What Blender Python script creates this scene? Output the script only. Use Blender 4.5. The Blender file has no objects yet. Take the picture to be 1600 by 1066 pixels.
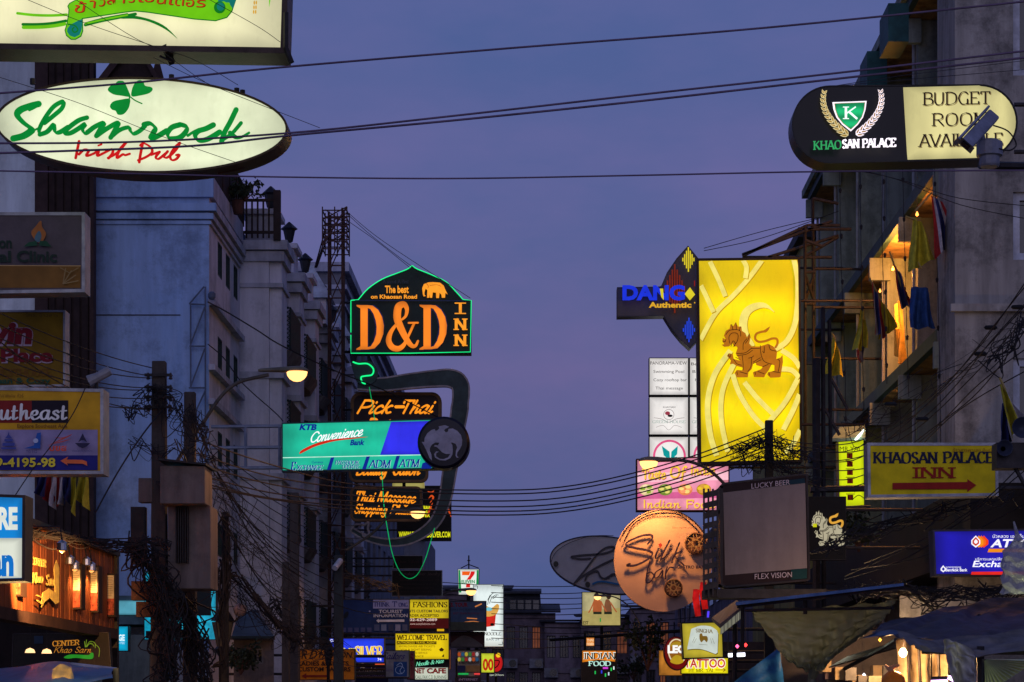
import bpy, bmesh, math, random
from mathutils import Vector, Matrix
random.seed(7)
scene = bpy.context.scene
C = scene.collection
# ------------------------------------------------------------ camera, sky, sun, exposure
F, HX, HY, EYE = 3500.0, 848.0, 1115.0, 1.6
cam = bpy.data.cameras.new('camera'); camo = bpy.data.objects.new('camera', cam); C.objects.link(camo)
camo.location = (0, 0, EYE); camo.rotation_euler = (math.radians(90), 0, 0)
cam.sensor_width = 36; cam.lens = 36 * F / 1600
cam.shift_x = -(HX - 800) / 1600; cam.shift_y = (HY - 533) / 1600
cam.clip_start = 0.5; cam.clip_end = 3000
scene.camera = camo
SUN_EL, SUN_AZ = math.radians(-2.0), math.radians(180)   # the sun has just set behind the camera
w = bpy.data.worlds.new('World'); scene.world = w; w.use_nodes = True
nt = w.node_tree; nt.nodes.clear(); N = nt.nodes.new; L = nt.links.new
out = N('ShaderNodeOutputWorld'); add = N('ShaderNodeAddShader')
sky = N('ShaderNodeTexSky'); sky.sky_type = 'NISHITA'; sky.sun_disc = False
sky.sun_elevation = SUN_EL; sky.sun_rotation = SUN_AZ; sky.ozone_density = 3.0
b1 = N('ShaderNodeBackground'); b1.inputs[1].default_value = 0.15; L(sky.outputs[0], b1.inputs[0])
tc = N('ShaderNodeTexCoord'); sp = N('ShaderNodeSeparateXYZ'); L(tc.outputs['Generated'], sp.inputs[0])
ramp = N('ShaderNodeValToRGB'); L(sp.outputs[2], ramp.inputs[0])
e = ramp.color_ramp.elements
e[0].position = 0.0; e[0].color = (0.062, 0.092, 0.245, 1)
e[1].position = 1.0; e[1].color = (0.050, 0.082, 0.230, 1)
for p_, c_ in ((0.07, (0.072, 0.102, 0.258, 1)), (0.15, (0.092, 0.108, 0.268, 1)), (0.22, (0.082, 0.108, 0.275, 1)), (0.31, (0.062, 0.102, 0.268, 1))):
    q = e.new(p_); q.color = c_
mp = N('ShaderNodeMapping'); mp.inputs['Scale'].default_value = (1.0, 1.0, 2.6); L(tc.outputs['Generated'], mp.inputs[0])
nz = N('ShaderNodeTexNoise'); nz.inputs['Scale'].default_value = 5.5; nz.inputs['Detail'].default_value = 5; nz.inputs['Roughness'].default_value = .6; L(mp.outputs[0], nz.inputs[0])
mr = N('ShaderNodeMapRange'); L(nz.outputs[0], mr.inputs[0]); mr.inputs[1].default_value = .35; mr.inputs[2].default_value = .7
mr.inputs[3].default_value = 0; mr.inputs[4].default_value = 1
mx = N('ShaderNodeMix'); mx.data_type = 'RGBA'; L(mr.outputs[0], mx.inputs[0])
mul = N('ShaderNodeMix'); mul.data_type = 'RGBA'; mul.blend_type = 'MULTIPLY'; mul.inputs[0].default_value = 1
L(ramp.outputs[0], mul.inputs[6]); mul.inputs[7].default_value = (1.62, 1.14, 1.10, 1)
L(ramp.outputs[0], mx.inputs[6]); L(mul.outputs[2], mx.inputs[7])
b2 = N('ShaderNodeBackground'); b2.inputs[1].default_value = 1.04; L(mx.outputs[2], b2.inputs[0])
L(b1.outputs[0], add.inputs[0]); L(b2.outputs[0], add.inputs[1]); L(add.outputs[0], out.inputs[0])
sl = bpy.data.lights.new('sun', 'SUN'); sl.energy = 0.34; sl.angle = math.radians(40); sl.color = (.88, .80, 1.0); sl.specular_factor = .25
so = bpy.data.objects.new('sun', sl); C.objects.link(so); so.rotation_euler = (math.radians(76), 0, 0)   # dusk afterglow from low behind the camera
vs = scene.view_settings; vs.view_transform = 'Standard'; vs.look = 'None'; vs.exposure = 0; vs.gamma = 1
scene.render.engine = 'CYCLES'
try:
    scene.cycles.max_bounces = 5; scene.cycles.diffuse_bounces = 2; scene.cycles.glossy_bounces = 2
    scene.cycles.transparent_max_bounces = 6; scene.cycles.use_denoising = True
    scene.cycles.sample_clamp_indirect = 3
except Exception: pass

# ------------------------------------------------------------ materials
def lin(c):
    f = lambda v: v / 12.92 if v <= .04045 else ((v + .055) / 1.055) ** 2.4
    return tuple(f(v / 255) for v in c) + (1,)
MATS = {}
def mat(name, rgb, rough=.7, metal=0, var=.25, scale=3, bump=.15, alpha=1, streak=0, trans=0):
    """base colour rgb 0..1 linear, noise wear and a fine relief"""
    if name in MATS: return MATS[name]
    m = bpy.data.materials.new(name); m.use_nodes = True; MATS[name] = m
    t = m.node_tree; b = t.nodes['Principled BSDF']
    b.inputs['Roughness'].default_value = rough; b.inputs['Metallic'].default_value = metal; b.inputs['Specular IOR Level'].default_value = .5 if rough < .25 else .2
    c = t.nodes.new('ShaderNodeTexCoord'); mpg = t.nodes.new('ShaderNodeMapping'); t.links.new(c.outputs['Object'], mpg.inputs[0])
    if streak: mpg.inputs['Scale'].default_value = (1, 1, .12)
    n = t.nodes.new('ShaderNodeTexNoise'); n.inputs['Scale'].default_value = scale; n.inputs['Detail'].default_value = 6
    n.inputs['Roughness'].default_value = .65; t.links.new(mpg.outputs[0], n.inputs[0])
    r = t.nodes.new('ShaderNodeValToRGB'); t.links.new(n.outputs[0], r.inputs[0])
    lo = [max(0, v * (1 - var * 1.6)) for v in rgb]; hi = [min(1, v * (1 + var)) for v in rgb]
    r.color_ramp.elements[0].position = .32; r.color_ramp.elements[1].position = .68
    r.color_ramp.elements[0].color = (*lo, 1); r.color_ramp.elements[1].color = (*hi, 1)
    src = r.outputs[0]
    if streak:
        n2 = t.nodes.new('ShaderNodeTexNoise'); n2.inputs['Scale'].default_value = .9; n2.inputs['Detail'].default_value = 8
        n2.inputs['Roughness'].default_value = .8; t.links.new(c.outputs['Object'], n2.inputs[0])
        r2 = t.nodes.new('ShaderNodeMapRange'); t.links.new(n2.outputs[0], r2.inputs[0])
        r2.inputs[1].default_value = .36; r2.inputs[2].default_value = .52; r2.inputs[3].default_value = 1 - streak; r2.inputs[4].default_value = 1
        mm = t.nodes.new('ShaderNodeMix'); mm.data_type = 'RGBA'; mm.blend_type = 'MULTIPLY'; mm.inputs[0].default_value = 1
        t.links.new(src, mm.inputs[6]); t.links.new(r2.outputs[0], mm.inputs[7]); src = mm.outputs[2]
    t.links.new(src, b.inputs['Base Color'])
    if bump:
        bp = t.nodes.new('ShaderNodeBump'); bp.inputs['Strength'].default_value = bump; bp.inputs['Distance'].default_value = .02
        n3 = t.nodes.new('ShaderNodeTexNoise'); n3.inputs['Scale'].default_value = scale * 9; n3.inputs['Detail'].default_value = 3
        t.links.new(c.outputs['Object'], n3.inputs[0]); t.links.new(n3.outputs[0], bp.inputs['Height']); t.links.new(bp.outputs[0], b.inputs['Normal'])
    if alpha < 1: b.inputs['Alpha'].default_value = alpha
    if trans: b.inputs['Transmission Weight'].default_value = trans
    return m
def lit(name, c, k=1.0, var=.12, tube=None, sp=.5, amp=.18, scale=1.6, base=.25, samp=True, edge=None):
    """a backlit face: c in sRGB 0..255 as it glows, k strength, tube 'h'/'v' shows the tubes behind it"""
    if name in MATS: return MATS[name]
    m = bpy.data.materials.new(name); m.use_nodes = True; MATS[name] = m
    t = m.node_tree; b = t.nodes['Principled BSDF']; col = lin(c)
    b.inputs['Base Color'].default_value = tuple(v * base for v in col[:3]) + (1,)
    b.inputs['Roughness'].default_value = .35; b.inputs['Specular IOR Level'].default_value = .15; b.inputs['Emission Color'].default_value = col
    co = t.nodes.new('ShaderNodeTexCoord')
    n = t.nodes.new('ShaderNodeTexNoise'); n.inputs['Scale'].default_value = scale; n.inputs['Detail'].default_value = 5
    t.links.new(co.outputs['Object'], n.inputs[0])
    r = t.nodes.new('ShaderNodeMapRange'); t.links.new(n.outputs[0], r.inputs[0])
    r.inputs[1].default_value = .3; r.inputs[2].default_value = .7
    r.inputs[3].default_value = k * (1 - var); r.inputs[4].default_value = k * (1 + var); o = r.outputs[0]
    if tube:
        s = t.nodes.new('ShaderNodeSeparateXYZ'); t.links.new(co.outputs['Object'], s.inputs[0])
        a = t.nodes.new('ShaderNodeMath'); a.operation = 'MULTIPLY'; a.inputs[1].default_value = 2 * math.pi / sp
        t.links.new(s.outputs[2 if tube == 'h' else 0], a.inputs[0])
        c2 = t.nodes.new('ShaderNodeMath'); c2.operation = 'COSINE'; t.links.new(a.outputs[0], c2.inputs[0])
        d = t.nodes.new('ShaderNodeMath'); d.operation = 'MULTIPLY_ADD'; t.links.new(c2.outputs[0], d.inputs[0])
        d.inputs[1].default_value = amp; d.inputs[2].default_value = 1
        f = t.nodes.new('ShaderNodeMath'); f.operation = 'MULTIPLY'; t.links.new(o, f.inputs[0]); t.links.new(d.outputs[0], f.inputs[1]); o = f.outputs[0]
    if k < 1.3:      # grime on the film and the tubes' fall-off towards the box edge
        def mth(op, a, b_=None):
            q = t.nodes.new('ShaderNodeMath'); q.operation = op
            for i, v in enumerate((a, b_)):
                if v is None: continue
                if isinstance(v, (int, float)): q.inputs[i].default_value = v
                else: t.links.new(v, q.inputs[i])
            return q.outputs[0]
        g = t.nodes.new('ShaderNodeTexNoise'); g.inputs['Scale'].default_value = 7; g.inputs['Detail'].default_value = 8; g.inputs['Roughness'].default_value = .75
        mg = t.nodes.new('ShaderNodeMapping'); mg.inputs['Scale'].default_value = (1, 1, .35); t.links.new(co.outputs['Object'], mg.inputs[0]); t.links.new(mg.outputs[0], g.inputs[0])
        gr = t.nodes.new('ShaderNodeMapRange'); t.links.new(g.outputs[0], gr.inputs[0]); gr.inputs[1].default_value = .3; gr.inputs[2].default_value = .5; gr.inputs[3].default_value = .88; gr.inputs[4].default_value = 1
        s2 = t.nodes.new('ShaderNodeSeparateXYZ'); t.links.new(co.outputs['Generated'], s2.inputs[0])
        ex = mth('MULTIPLY', s2.outputs[0], mth('SUBTRACT', 1, s2.outputs[0])); ez = mth('MULTIPLY', s2.outputs[2], mth('SUBTRACT', 1, s2.outputs[2]))
        er = t.nodes.new('ShaderNodeMapRange'); t.links.new(mth('MINIMUM', ex, ez), er.inputs[0]); er.interpolation_type = 'SMOOTHSTEP'
        er.inputs[1].default_value = 0; er.inputs[2].default_value = .14; er.inputs[3].default_value = .66; er.inputs[4].default_value = 1.06
        o = mth('MULTIPLY', o, mth('MULTIPLY', gr.outputs[0], er.outputs[0]))
    t.links.new(o, b.inputs['Emission Strength'])
    if not samp: m.cycles.emission_sampling = 'NONE'
    return m
def ink(c, k=0.0, name=None):
    """translucent or opaque print on a sign: sRGB colour as it shows; k>0 glows with the light behind it"""
    nm = name or ('print_%d_%d_%d_%d' % (*c, int(k * 100)))
    if nm in MATS: return MATS[nm]
    m = bpy.data.materials.new(nm); m.use_nodes = True; MATS[nm] = m
    t = m.node_tree; b = t.nodes['Principled BSDF']; col = lin(c)
    b.inputs['Roughness'].default_value = .5; b.inputs['Specular IOR Level'].default_value = .12
    n = t.nodes.new('ShaderNodeTexNoise'); n.inputs['Scale'].default_value = 5; n.inputs['Detail'].default_value = 4
    co = t.nodes.new('ShaderNodeTexCoord'); t.links.new(co.outputs['Object'], n.inputs[0])
    r = t.nodes.new('ShaderNodeMapRange'); t.links.new(n.outputs[0], r.inputs[0]); r.inputs[1].default_value = .3; r.inputs[2].default_value = .7
    if k > 0:
        b.inputs['Base Color'].default_value = tuple(v * .25 for v in col[:3]) + (1,)
        b.inputs['Emission Color'].default_value = col
        r.inputs[3].default_value = k * .86; r.inputs[4].default_value = k * 1.12
        t.links.new(r.outputs[0], b.inputs['Emission Strength']); m.cycles.emission_sampling = 'NONE'
    else:
        r.inputs[3].default_value = .75; r.inputs[4].default_value = 1.1
        mm = t.nodes.new('ShaderNodeMix'); mm.data_type = 'RGBA'; mm.blend_type = 'MULTIPLY'; mm.inputs[0].default_value = 1
        mm.inputs[6].default_value = tuple(min(.85, v * 2.0) for v in col[:3]) + (1,); t.links.new(r.outputs[0], mm.inputs[7]); t.links.new(mm.outputs[2], b.inputs['Base Color'])
    return m

DARK = mat('dark_steel', (.035, .03, .032), .5, .5, scale=8)
FRAME = mat('bronze_frame', (.05, .032, .026), .45, .4, scale=6)
ALU = mat('aluminium_frame', (.30, .30, .33), .4, .3, scale=5)
BLACK = mat('black_rubber', (.012, .011, .012), .6, 0, scale=9)
CONC = mat('weathered_concrete', (.20, .19, .185), .9, 0, scale=5, streak=.5)
POLE = mat('pole_concrete', (.075, .062, .055), .9, 0, scale=7, streak=.4)
WIRE = mat('cable_rubber', (.02, .016, .018), .6, 0, scale=12, bump=0)
RUST = mat('rusty_steel', (.075, .035, .028), .75, .3, scale=10)

# ------------------------------------------------------------ mesh building
class MB:
    def __init__(s): s.v = []; s.f = []; s.mi = []
    def add(s, vs, fs, mi=0):
        o = len(s.v); s.v += [tuple(p) for p in vs]; s.f += [tuple(i + o for i in f) for f in fs]; s.mi += [mi] * len(fs); return s
    def quad(s, a, b, c, d, mi=0): return s.add([a, b, c, d], [(0, 1, 2, 3)], mi)
    def box(s, x0, x1, y0, y1, z0, z1, mi=0):
        return s.add([(x0, y0, z0), (x1, y0, z0), (x1, y1, z0), (x0, y1, z0), (x0, y0, z1), (x1, y0, z1), (x1, y1, z1), (x0, y1, z1)],
                     [(0, 3, 2, 1), (4, 5, 6, 7), (0, 1, 5, 4), (1, 2, 6, 5), (2, 3, 7, 6), (3, 0, 4, 7)], mi)
    def prism(s, front, back, mi=0, cap=True):
        n = len(front); fs = [(i, (i + 1) % n, n + (i + 1) % n, n + i) for i in range(n)]
        if cap: fs += [tuple(range(n))[::-1], tuple(range(n, 2 * n))]
        return s.add(list(front) + list(back), fs, mi)
    def tube(s, pts, r, n=6, mi=0, cap=True):
        pts = [Vector(p) for p in pts]; m = len(pts); rs = r if isinstance(r, (list, tuple)) else [r] * m
        vs = []; prev = None
        for i, p in enumerate(pts):
            d = (pts[min(i + 1, m - 1)] - pts[max(i - 1, 0)])
            if d.length < 1e-9: d = Vector((0, 0, 1))
            d.normalize(); up = Vector((0, 0, 1)) if abs(d.z) < .9 else Vector((0, 1, 0))
            if prev is not None: up = prev
            a = d.cross(up)
            if a.length < 1e-6: a = d.cross(Vector((1, .3, 0)))
            a.normalize(); b = a.cross(d).normalized(); prev = b
            for k in range(n):
                t = 2 * math.pi * k / n + math.pi / n
                vs.append(p + (a * math.cos(t) + b * math.sin(t)) * rs[i])
        fs = [(i * n + k, i * n + (k + 1) % n, (i + 1) * n + (k + 1) % n, (i + 1) * n + k) for i in range(m - 1) for k in range(n)]
        if cap: fs += [tuple(range(n))[::-1], tuple(range((m - 1) * n, m * n))]
        return s.add(vs, fs, mi)
    def lathe(s, c, prof, n=14, axis='z', mi=0):
        vs = []; m = len(prof)
        for r, h in prof:
            for k in range(n):
                t = 2 * math.pi * k / n; a, b = r * math.cos(t), r * math.sin(t)
                vs.append((c[0] + a, c[1] + b, c[2] + h) if axis == 'z' else ((c[0] + a, c[1] + h, c[2] + b) if axis == 'y' else (c[0] + h, c[1] + a, c[2] + b)))
        fs = [(i * n + k, i * n + (k + 1) % n, (i + 1) * n + (k + 1) % n, (i + 1) * n + k) for i in range(m - 1) for k in range(n)]
        fs += [tuple(range(n))[::-1], tuple(range((m - 1) * n, m * n))]
        return s.add(vs, fs, mi)
    def build(s, name, mats, origin=(0, 0, 0), parent=None, smooth=False, bevel=0):
        me = bpy.data.meshes.new(name); o = Vector(origin)
        me.from_pydata([Vector(p) - o for p in s.v], [], s.f); me.update()
        if not isinstance(mats, (list, tuple)): mats = [mats]
        for m in mats: me.materials.append(m)
        if len(mats) > 1: me.polygons.foreach_set('material_index', s.mi)
        if smooth: me.polygons.foreach_set('use_smooth', [True] * len(me.polygons))
        ob = bpy.data.objects.new(name, me); C.objects.link(ob)
        if parent: ob.parent = parent
        else: ob.location = o
        if bevel:
            b = ob.modifiers.new('bevel', 'BEVEL'); b.width = bevel; b.segments = 2; b.limit_method = 'ANGLE'
        return ob
def tag(o, label=None, cat=None, group=None, kind=None):
    if label: o['label'] = label
    if cat: o['category'] = cat
    if group: o['group'] = group
    if kind: o['kind'] = kind
    return o
class Thing:
    def __init__(s, name, label, cat, loc, group=None):
        s.o = bpy.data.objects.new(name, None); C.objects.link(s.o); s.o.location = loc; s.loc = Vector(loc); s.o.empty_display_size = .2
        tag(s.o, label, cat, group)
    def part(s, name, mb, m, parent=None, label=None, **k):
        o = mb.build(name, m, s.loc, parent or s.o, **k)
        if label: o['label'] = label
        return o
def dup(root, off, label=None):
    r = root.copy(); C.objects.link(r); r.location = Vector(root.location) + Vector(off)
    if label: r['label'] = label
    for ch in list(root.children):
        c = ch.copy(); C.objects.link(c); c.parent = r
        for g in list(ch.children):
            d = g.copy(); C.objects.link(d); d.parent = c
    return r
def structure(name, mb, m): o = mb.build(name, m); o['kind'] = 'structure'; return o
def point_light(name, loc, energy, col, r=.12, parent=None, spot=None):
    l = bpy.data.lights.new(name, 'POINT'); l.energy = energy; l.color = col; l.shadow_soft_size = r
    o = bpy.data.objects.new(name, l); C.objects.link(o); o.location = loc; return o

# ------------------------------------------------------------ the street's planes: cross planes (Y fixed) and facade planes (X fixed)
class Cross:
    def __init__(s, Y): s.Y = Y; s.n = Vector((0, -1, 0)); s.k = Y / F
    def pt(s, x, y, off=0): return Vector(((x - HX) * s.Y / F, s.Y, EYE + (HY - y) * s.Y / F)) + s.n * off
class Facade:
    def __init__(s, X): s.X = X; s.n = Vector((1 if X < 0 else -1, 0, 0)); s.k = .01
    def pt(s, x, y, off=0):
        Y = F * s.X / (x - HX); return Vector((s.X, Y, EYE + (HY - y) * Y / F)) + s.n * off
def P(x, y, Y): return Vector(((x - HX) * Y / F, Y, EYE + (HY - y) * Y / F))
def cr(pts, n=6, closed=False):
    m = len(pts)
    if m < 3: return list(pts)
    o = []
    for i in range(m if closed else m - 1):
        g = (lambda j: pts[j % m]) if closed else (lambda j: pts[max(0, min(m - 1, j))])
        a, b, c, d = g(i - 1), g(i), g(i + 1), g(i + 2)
        for k in range(n):
            t = k / n
            o.append(tuple(.5 * (2 * b[q] + (c[q] - a[q]) * t + (2 * a[q] - 5 * b[q] + 4 * c[q] - d[q]) * t * t + (3 * b[q] - a[q] - 3 * c[q] + d[q]) * t ** 3) for q in range(len(b))))
    if not closed: o.append(tuple(pts[-1]))
    return o
def ell(cx, cy, rx, ry, n=40, a0=0, a1=360, rot=0):
    full = abs(a1 - a0) >= 360; q = []
    for i in range(n if full else n + 1):
        t = math.radians(a0 + (a1 - a0) * i / n); x, y = rx * math.cos(t), ry * math.sin(t); c, s_ = math.cos(math.radians(rot)), math.sin(math.radians(rot))
        q.append((cx + x * c - y * s_, cy + x * s_ + y * c))
    return q
def rrect(x0, y0, x1, y1, r, n=5, sl=0):
    q = []
    for cx, cy, a in ((x1 - r, y0 + r, 270), (x1 - r, y1 - r, 0), (x0 + r, y1 - r, 90), (x0 + r, y0 + r, 180)):
        q += ell(cx, cy, r, r, n, a, a + 90)
    return [(x, y + sl * (x - x0)) for x, y in q]
def R(x0, y0, x1, y1, sl=0): return [(x0, y0), (x1, y0 + sl * (x1 - x0)), (x1, y1 + sl * (x1 - x0)), (x0, y1)]
def inset(poly, d):
    n = len(poly); ar = sum(poly[i][0] * poly[(i + 1) % n][1] - poly[(i + 1) % n][0] * poly[i][1] for i in range(n)); sg = 1 if ar > 0 else -1; o = []
    for i in range(n):
        a, b, c = poly[i - 1], poly[i], poly[(i + 1) % n]
        def nr(p, q):
            dx, dy = q[0] - p[0], q[1] - p[1]; l = math.hypot(dx, dy) or 1; return (-dy / l * sg, dx / l * sg)
        n1, n2 = nr(a, b), nr(b, c); mx_, my = n1[0] + n2[0], n1[1] + n2[1]; l2 = (mx_ * mx_ + my * my) or 1
        k = min(2 / l2, 2.5) * d; o.append((b[0] + mx_ * k, b[1] + my * k))
    return o

# ------------------------------------------------------------ lettering: stroked glyphs, drawn with a nib
G = {}
def _g(txt):
    for ln in txt.strip().split('\n'):
        ch, wd, st = ln.split(' ', 2); G[ch] = (float(wd), [])
        for s_ in st.split(';'):
            s_ = s_.strip(); sm = '~' in s_; ns = '!' in s_; s_ = s_.replace('~', '').replace('!', '')
            G[ch][1].append((sm, ns, [tuple(map(float, q.split(','))) for q in s_.split()]))
_g('''A 8 0,0 4,10;4,10 8,0;!1.5,3.4 6.5,3.4
B 7 1,0 1,10;~!1,10 4,9.9 6,8.9 6,6.4 4,5.3 1,5.2;~!1,5.2 4.3,5.1 6.7,4 6.7,1.3 4.3,.1 1,0
C 8 ~!7.4,8.2 5.5,9.9 2.6,9.3 .8,5 2.6,.7 5.5,.1 7.6,2
D 8.3 1,0 1,10;~!1,10 4.4,9.7 7.5,7.6 7.5,2.4 4.4,.3 1,0
E 7 1,0 1,10;!1,9.8 6.4,9.8;!6.2,10 6.2,7.8;!1,5.1 5,5.1;!1,.2 6.6,.2;!6.4,0 6.4,2.3
F 6.6 1,0 1,10;!1,9.8 6.4,9.8;!6.2,10 6.2,7.8;!1,5.1 5,5.1
G 8.4 ~!7.4,8.2 5.5,9.9 2.6,9.3 .8,5 2.6,.7 5.5,.1 7.2,1.2;7.2,0 7.2,4.4
H 8.4 1,0 1,10;7.2,0 7.2,10;!1,5.1 7.2,5.1
I 3 1.5,0 1.5,10
J 4.5 3,10 3,2;~!3,2 2.2,.2 .4,.4
K 8 1,0 1,10;!1,4.2 6.6,10;!2.8,5.8 7.4,0
L 6.6 1,0 1,10;!1,.2 6.2,.2;!6.2,0 6.2,2.4
M 10 1,0 1.2,10;!1.2,10 5,0;!5,0 8.8,10;8.8,10 9,0
N 8.4 1,0 1,10;!1,10 7.4,0;7.4,0 7.4,10
O 8.8 ~!4.4,10 1.7,8.7 .8,5 1.7,1.3 4.4,0 7.1,1.3 8,5 7.1,8.7 4.4,10
P 7 1,0 1,10;~!1,10 4.3,9.9 6.5,8.7 6.5,6 4.3,4.7 1,4.6
Q 8.8 ~!4.4,10 1.7,8.7 .8,5 1.7,1.3 4.4,0 7.1,1.3 8,5 7.1,8.7 4.4,10;!5,2 8,-1.4
R 7.8 1,0 1,10;~!1,10 4.2,9.9 6.4,8.7 6.4,6.2 4.2,5 1,4.9;!3.6,5 7.4,0
S 6.4 ~!5.5,8.2 4,9.9 1.7,9.3 1,7.5 2,5.8 4.6,4.4 5.6,2.4 4.6,.6 2.6,.1 .8,1.9
T 7.4 3.7,0 3.7,10;!.4,9.8 7,9.8;!.5,10 .5,7.9;!6.9,10 6.9,7.9
U 8.2 !1,10 1,3;~!1,3 2.3,.3 5.5,.2 7,3;!7,3 7,10
V 8 0,10 4,0;!4,0 8,10
W 11.5 0,10 3,0;!3,0 5.8,10;!5.8,10 8.6,0;!8.6,0 11.4,10
X 8 .4,10 7.4,0;.6,0 7.2,10
Y 8 0,10 4,5;!4,5 8,10;4,5 4,0
Z 7 !.6,9.8 6.4,9.8;!6.4,9.8 .6,.2;!.6,.2 6.6,.2
& 9 ~!8.4,5.8 7,2.6 4.6,.2 1.8,.3 .8,2.6 2.6,5 4.9,7 5,9 3.6,10 2.3,8.6 2.8,6.4 5,3 8.6,0
- 4 !.4,3.8 3.6,3.8
. 2.2 !.9,.1 1.1,.9
/ 4 !0,0 4,10
a 6.6 ~!5.2,5.4 3.4,6.1 1.2,4.4 .9,1.5 2.2,.1 4,1.4 5.4,5.6;~!5.4,5.6 4.7,1.6 5.4,.1 7,1.4
b 5.8 ~!1.2,1.2 3.6,7 3.2,10 1.9,8.6 1.2,3 1.8,.3 3.6,.3 4.9,3 4.2,5.2 2.4,5.2
c 5 ~!4.3,5 3.2,6 1.3,4.6 1,1.6 2.2,.1 4,.6 5.4,1.8
d 6.4 ~!4.8,5.4 3,6 1,4 1,1 2.4,.1 4.2,1.8 5.6,10;~!5.1,6 4.8,1.2 5.8,0 6.8,1.4
e 5.2 ~!1,2.6 3.4,3.2 4.2,4.9 3.2,6 1.4,4.8 1,1.8 2.2,.1 4,.5 5.6,1.8
f 4.4 ~!4.8,9.4 3.6,10 2.4,8 1.8,0 1,-3;!.6,5.4 4,5.4
g 6.2 ~!5,5.2 3.2,6 1.1,4 1.1,1.3 2.6,.2 4.2,1.8 5.2,5.6;~!5.2,5.6 4.6,-1.6 2.8,-3.4 1,-2.2
h 6.2 !1.6,10 1.1,0;~!1.2,1.6 3,5.4 4.4,5.6 4.4,3 4.6,.3 6.2,1.2
i 3 ~!1.6,5.8 1.1,1.6 1.6,0 3.2,1.4;!1.8,8 1.9,8.8
j 3 ~!1.8,5.8 1.4,-1.6 -.2,-3;!1.9,8 2,8.8
k 6 !1.5,10 1,0;~!4.8,5.8 3.6,5.6 1.4,2.8;~!2.2,3.4 3.8,.4 5.8,.9
l 3.2 ~!1.2,1 2.8,8 2.4,10 1.5,8.5 1,2 1.5,.1 3.2,1.3
m 9 ~!.8,5.6 1.6,5.2 1.2,0;~!1.3,1.8 2.9,5.5 4.1,5.4 4,0;~!4.1,1.8 5.8,5.5 7,5.4 6.8,1.6 7.4,.1 9,1.3
n 6.4 ~!.8,5.6 1.6,5.2 1.2,0;~!1.3,1.8 3,5.5 4.4,5.4 4.3,1.6 4.9,.1 6.5,1.3
o 5.6 ~!3,6 1.4,5 .9,2.6 1.6,.4 3.2,.2 4.6,1.8 4.7,4.4 3,6
p 6 ~!1.4,5.8 1.4,3 .8,-3.4;~!1.3,3 3,5.8 4.8,4.8 4.7,1.6 3,.1 1.2,1.2
q 6 ~!4.8,5.2 3,6 1.1,4 1.1,1.3 2.6,.2 4.4,1.8;!4.8,5.8 4.4,-3.4
r 4.8 ~!.9,5.6 1.7,5.2 1.3,0;~!1.4,2.4 2.6,5.2 4.2,5.7
s 4.6 ~!4,5 2.8,6 1.3,5 1.8,3.7 3.5,2.4 3.6,.9 2.2,0 .6,.9
t 4.2 ~!2,8.6 1.4,2 1.8,.1 3.8,1.2;!.4,5.6 3.8,5.9
u 6.4 ~!1.3,5.8 1,1.8 1.8,.1 3.4,1 4.8,5.8;~!4.8,5.8 4.5,1.4 5.2,.1 6.6,1.3
v 5.4 ~!1,5.8 1.8,.2 3.8,2.4 4.8,5.8
w 8 ~!1,5.8 1.6,.2 3,1.4 4,5 4.4,.3 6,1.8 7.2,5.8
x 5.6 !1,5.8 4.8,0;!4.8,5.8 .8,0
y 6 ~!1.2,5.8 1,1.8 2,.3 3.8,1.6 5,5.8;~!5,5.8 4.4,-1.6 2.4,-3.4 .8,-2.2
z 5.2 !1,5.6 4.5,5.6;!4.5,5.6 1,.2;!1,.2 4.8,.2''')
def ribbon_px(line, w):
    """line px points, w widths -> left, right"""
    n = len(line); Lf, Rt = [], []
    for i in range(n):
        a, b = line[max(i - 1, 0)], line[min(i + 1, n - 1)]
        dx, dy = b[0] - a[0], b[1] - a[1]; l = math.hypot(dx, dy) or 1; h = w[i] / 2
        Lf.append((line[i][0] - dy / l * h, line[i][1] + dx / l * h)); Rt.append((line[i][0] + dy / l * h, line[i][1] - dx / l * h))
    return Lf, Rt
def put_ribbon(mb, pl, line, w, off, th=0, round_=True, mi=0):
    Lf, Rt = ribbon_px(line, w); n = len(line)
    if round_ and n > 1:
        def capp(c, d, h):
            a = math.atan2(d[1], d[0]); return [(c[0] + math.cos(a + t) * h, c[1] + math.sin(a + t) * h) for t in (1.1, .55, 0, -.55, -1.1)]
        e1 = capp(line[-1], (line[-1][0] - line[-2][0], line[-1][1] - line[-2][1]), w[-1] / 2)
        e0 = capp(line[0], (line[0][0] - line[1][0], line[0][1] - line[1][1]), w[0] / 2)
    else: e1 = e0 = []
    A = [pl.pt(*p, off + th) for p in Lf]; B = [pl.pt(*p, off + th) for p in Rt]
    vs = A + B; fs = [(i, i + 1, n + i + 1, n + i) for i in range(n - 1)]
    E1 = [pl.pt(*p, off + th) for p in e1]; E0 = [pl.pt(*p, off + th) for p in e0]
    b1_ = len(vs); vs += E1; b0 = len(vs); vs += E0
    if e1: fs.append((n - 1, *range(b1_, b1_ + 5), 2 * n - 1)); fs.append((n, *range(b0, b0 + 5), 0))
    if th:
        m = len(vs); vs += [v - pl.n * th for v in vs]
        ringi = list(range(n)) + list(range(b1_, b1_ + len(e1))) + list(range(2 * n - 1, n - 1, -1)) + list(range(b0, b0 + len(e0)))
        fs += [(ringi[i], ringi[(i + 1) % len(ringi)], m + ringi[(i + 1) % len(ringi)], m + ringi[i]) for i in range(len(ringi))]
    mb.add(vs, fs, mi)
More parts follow.
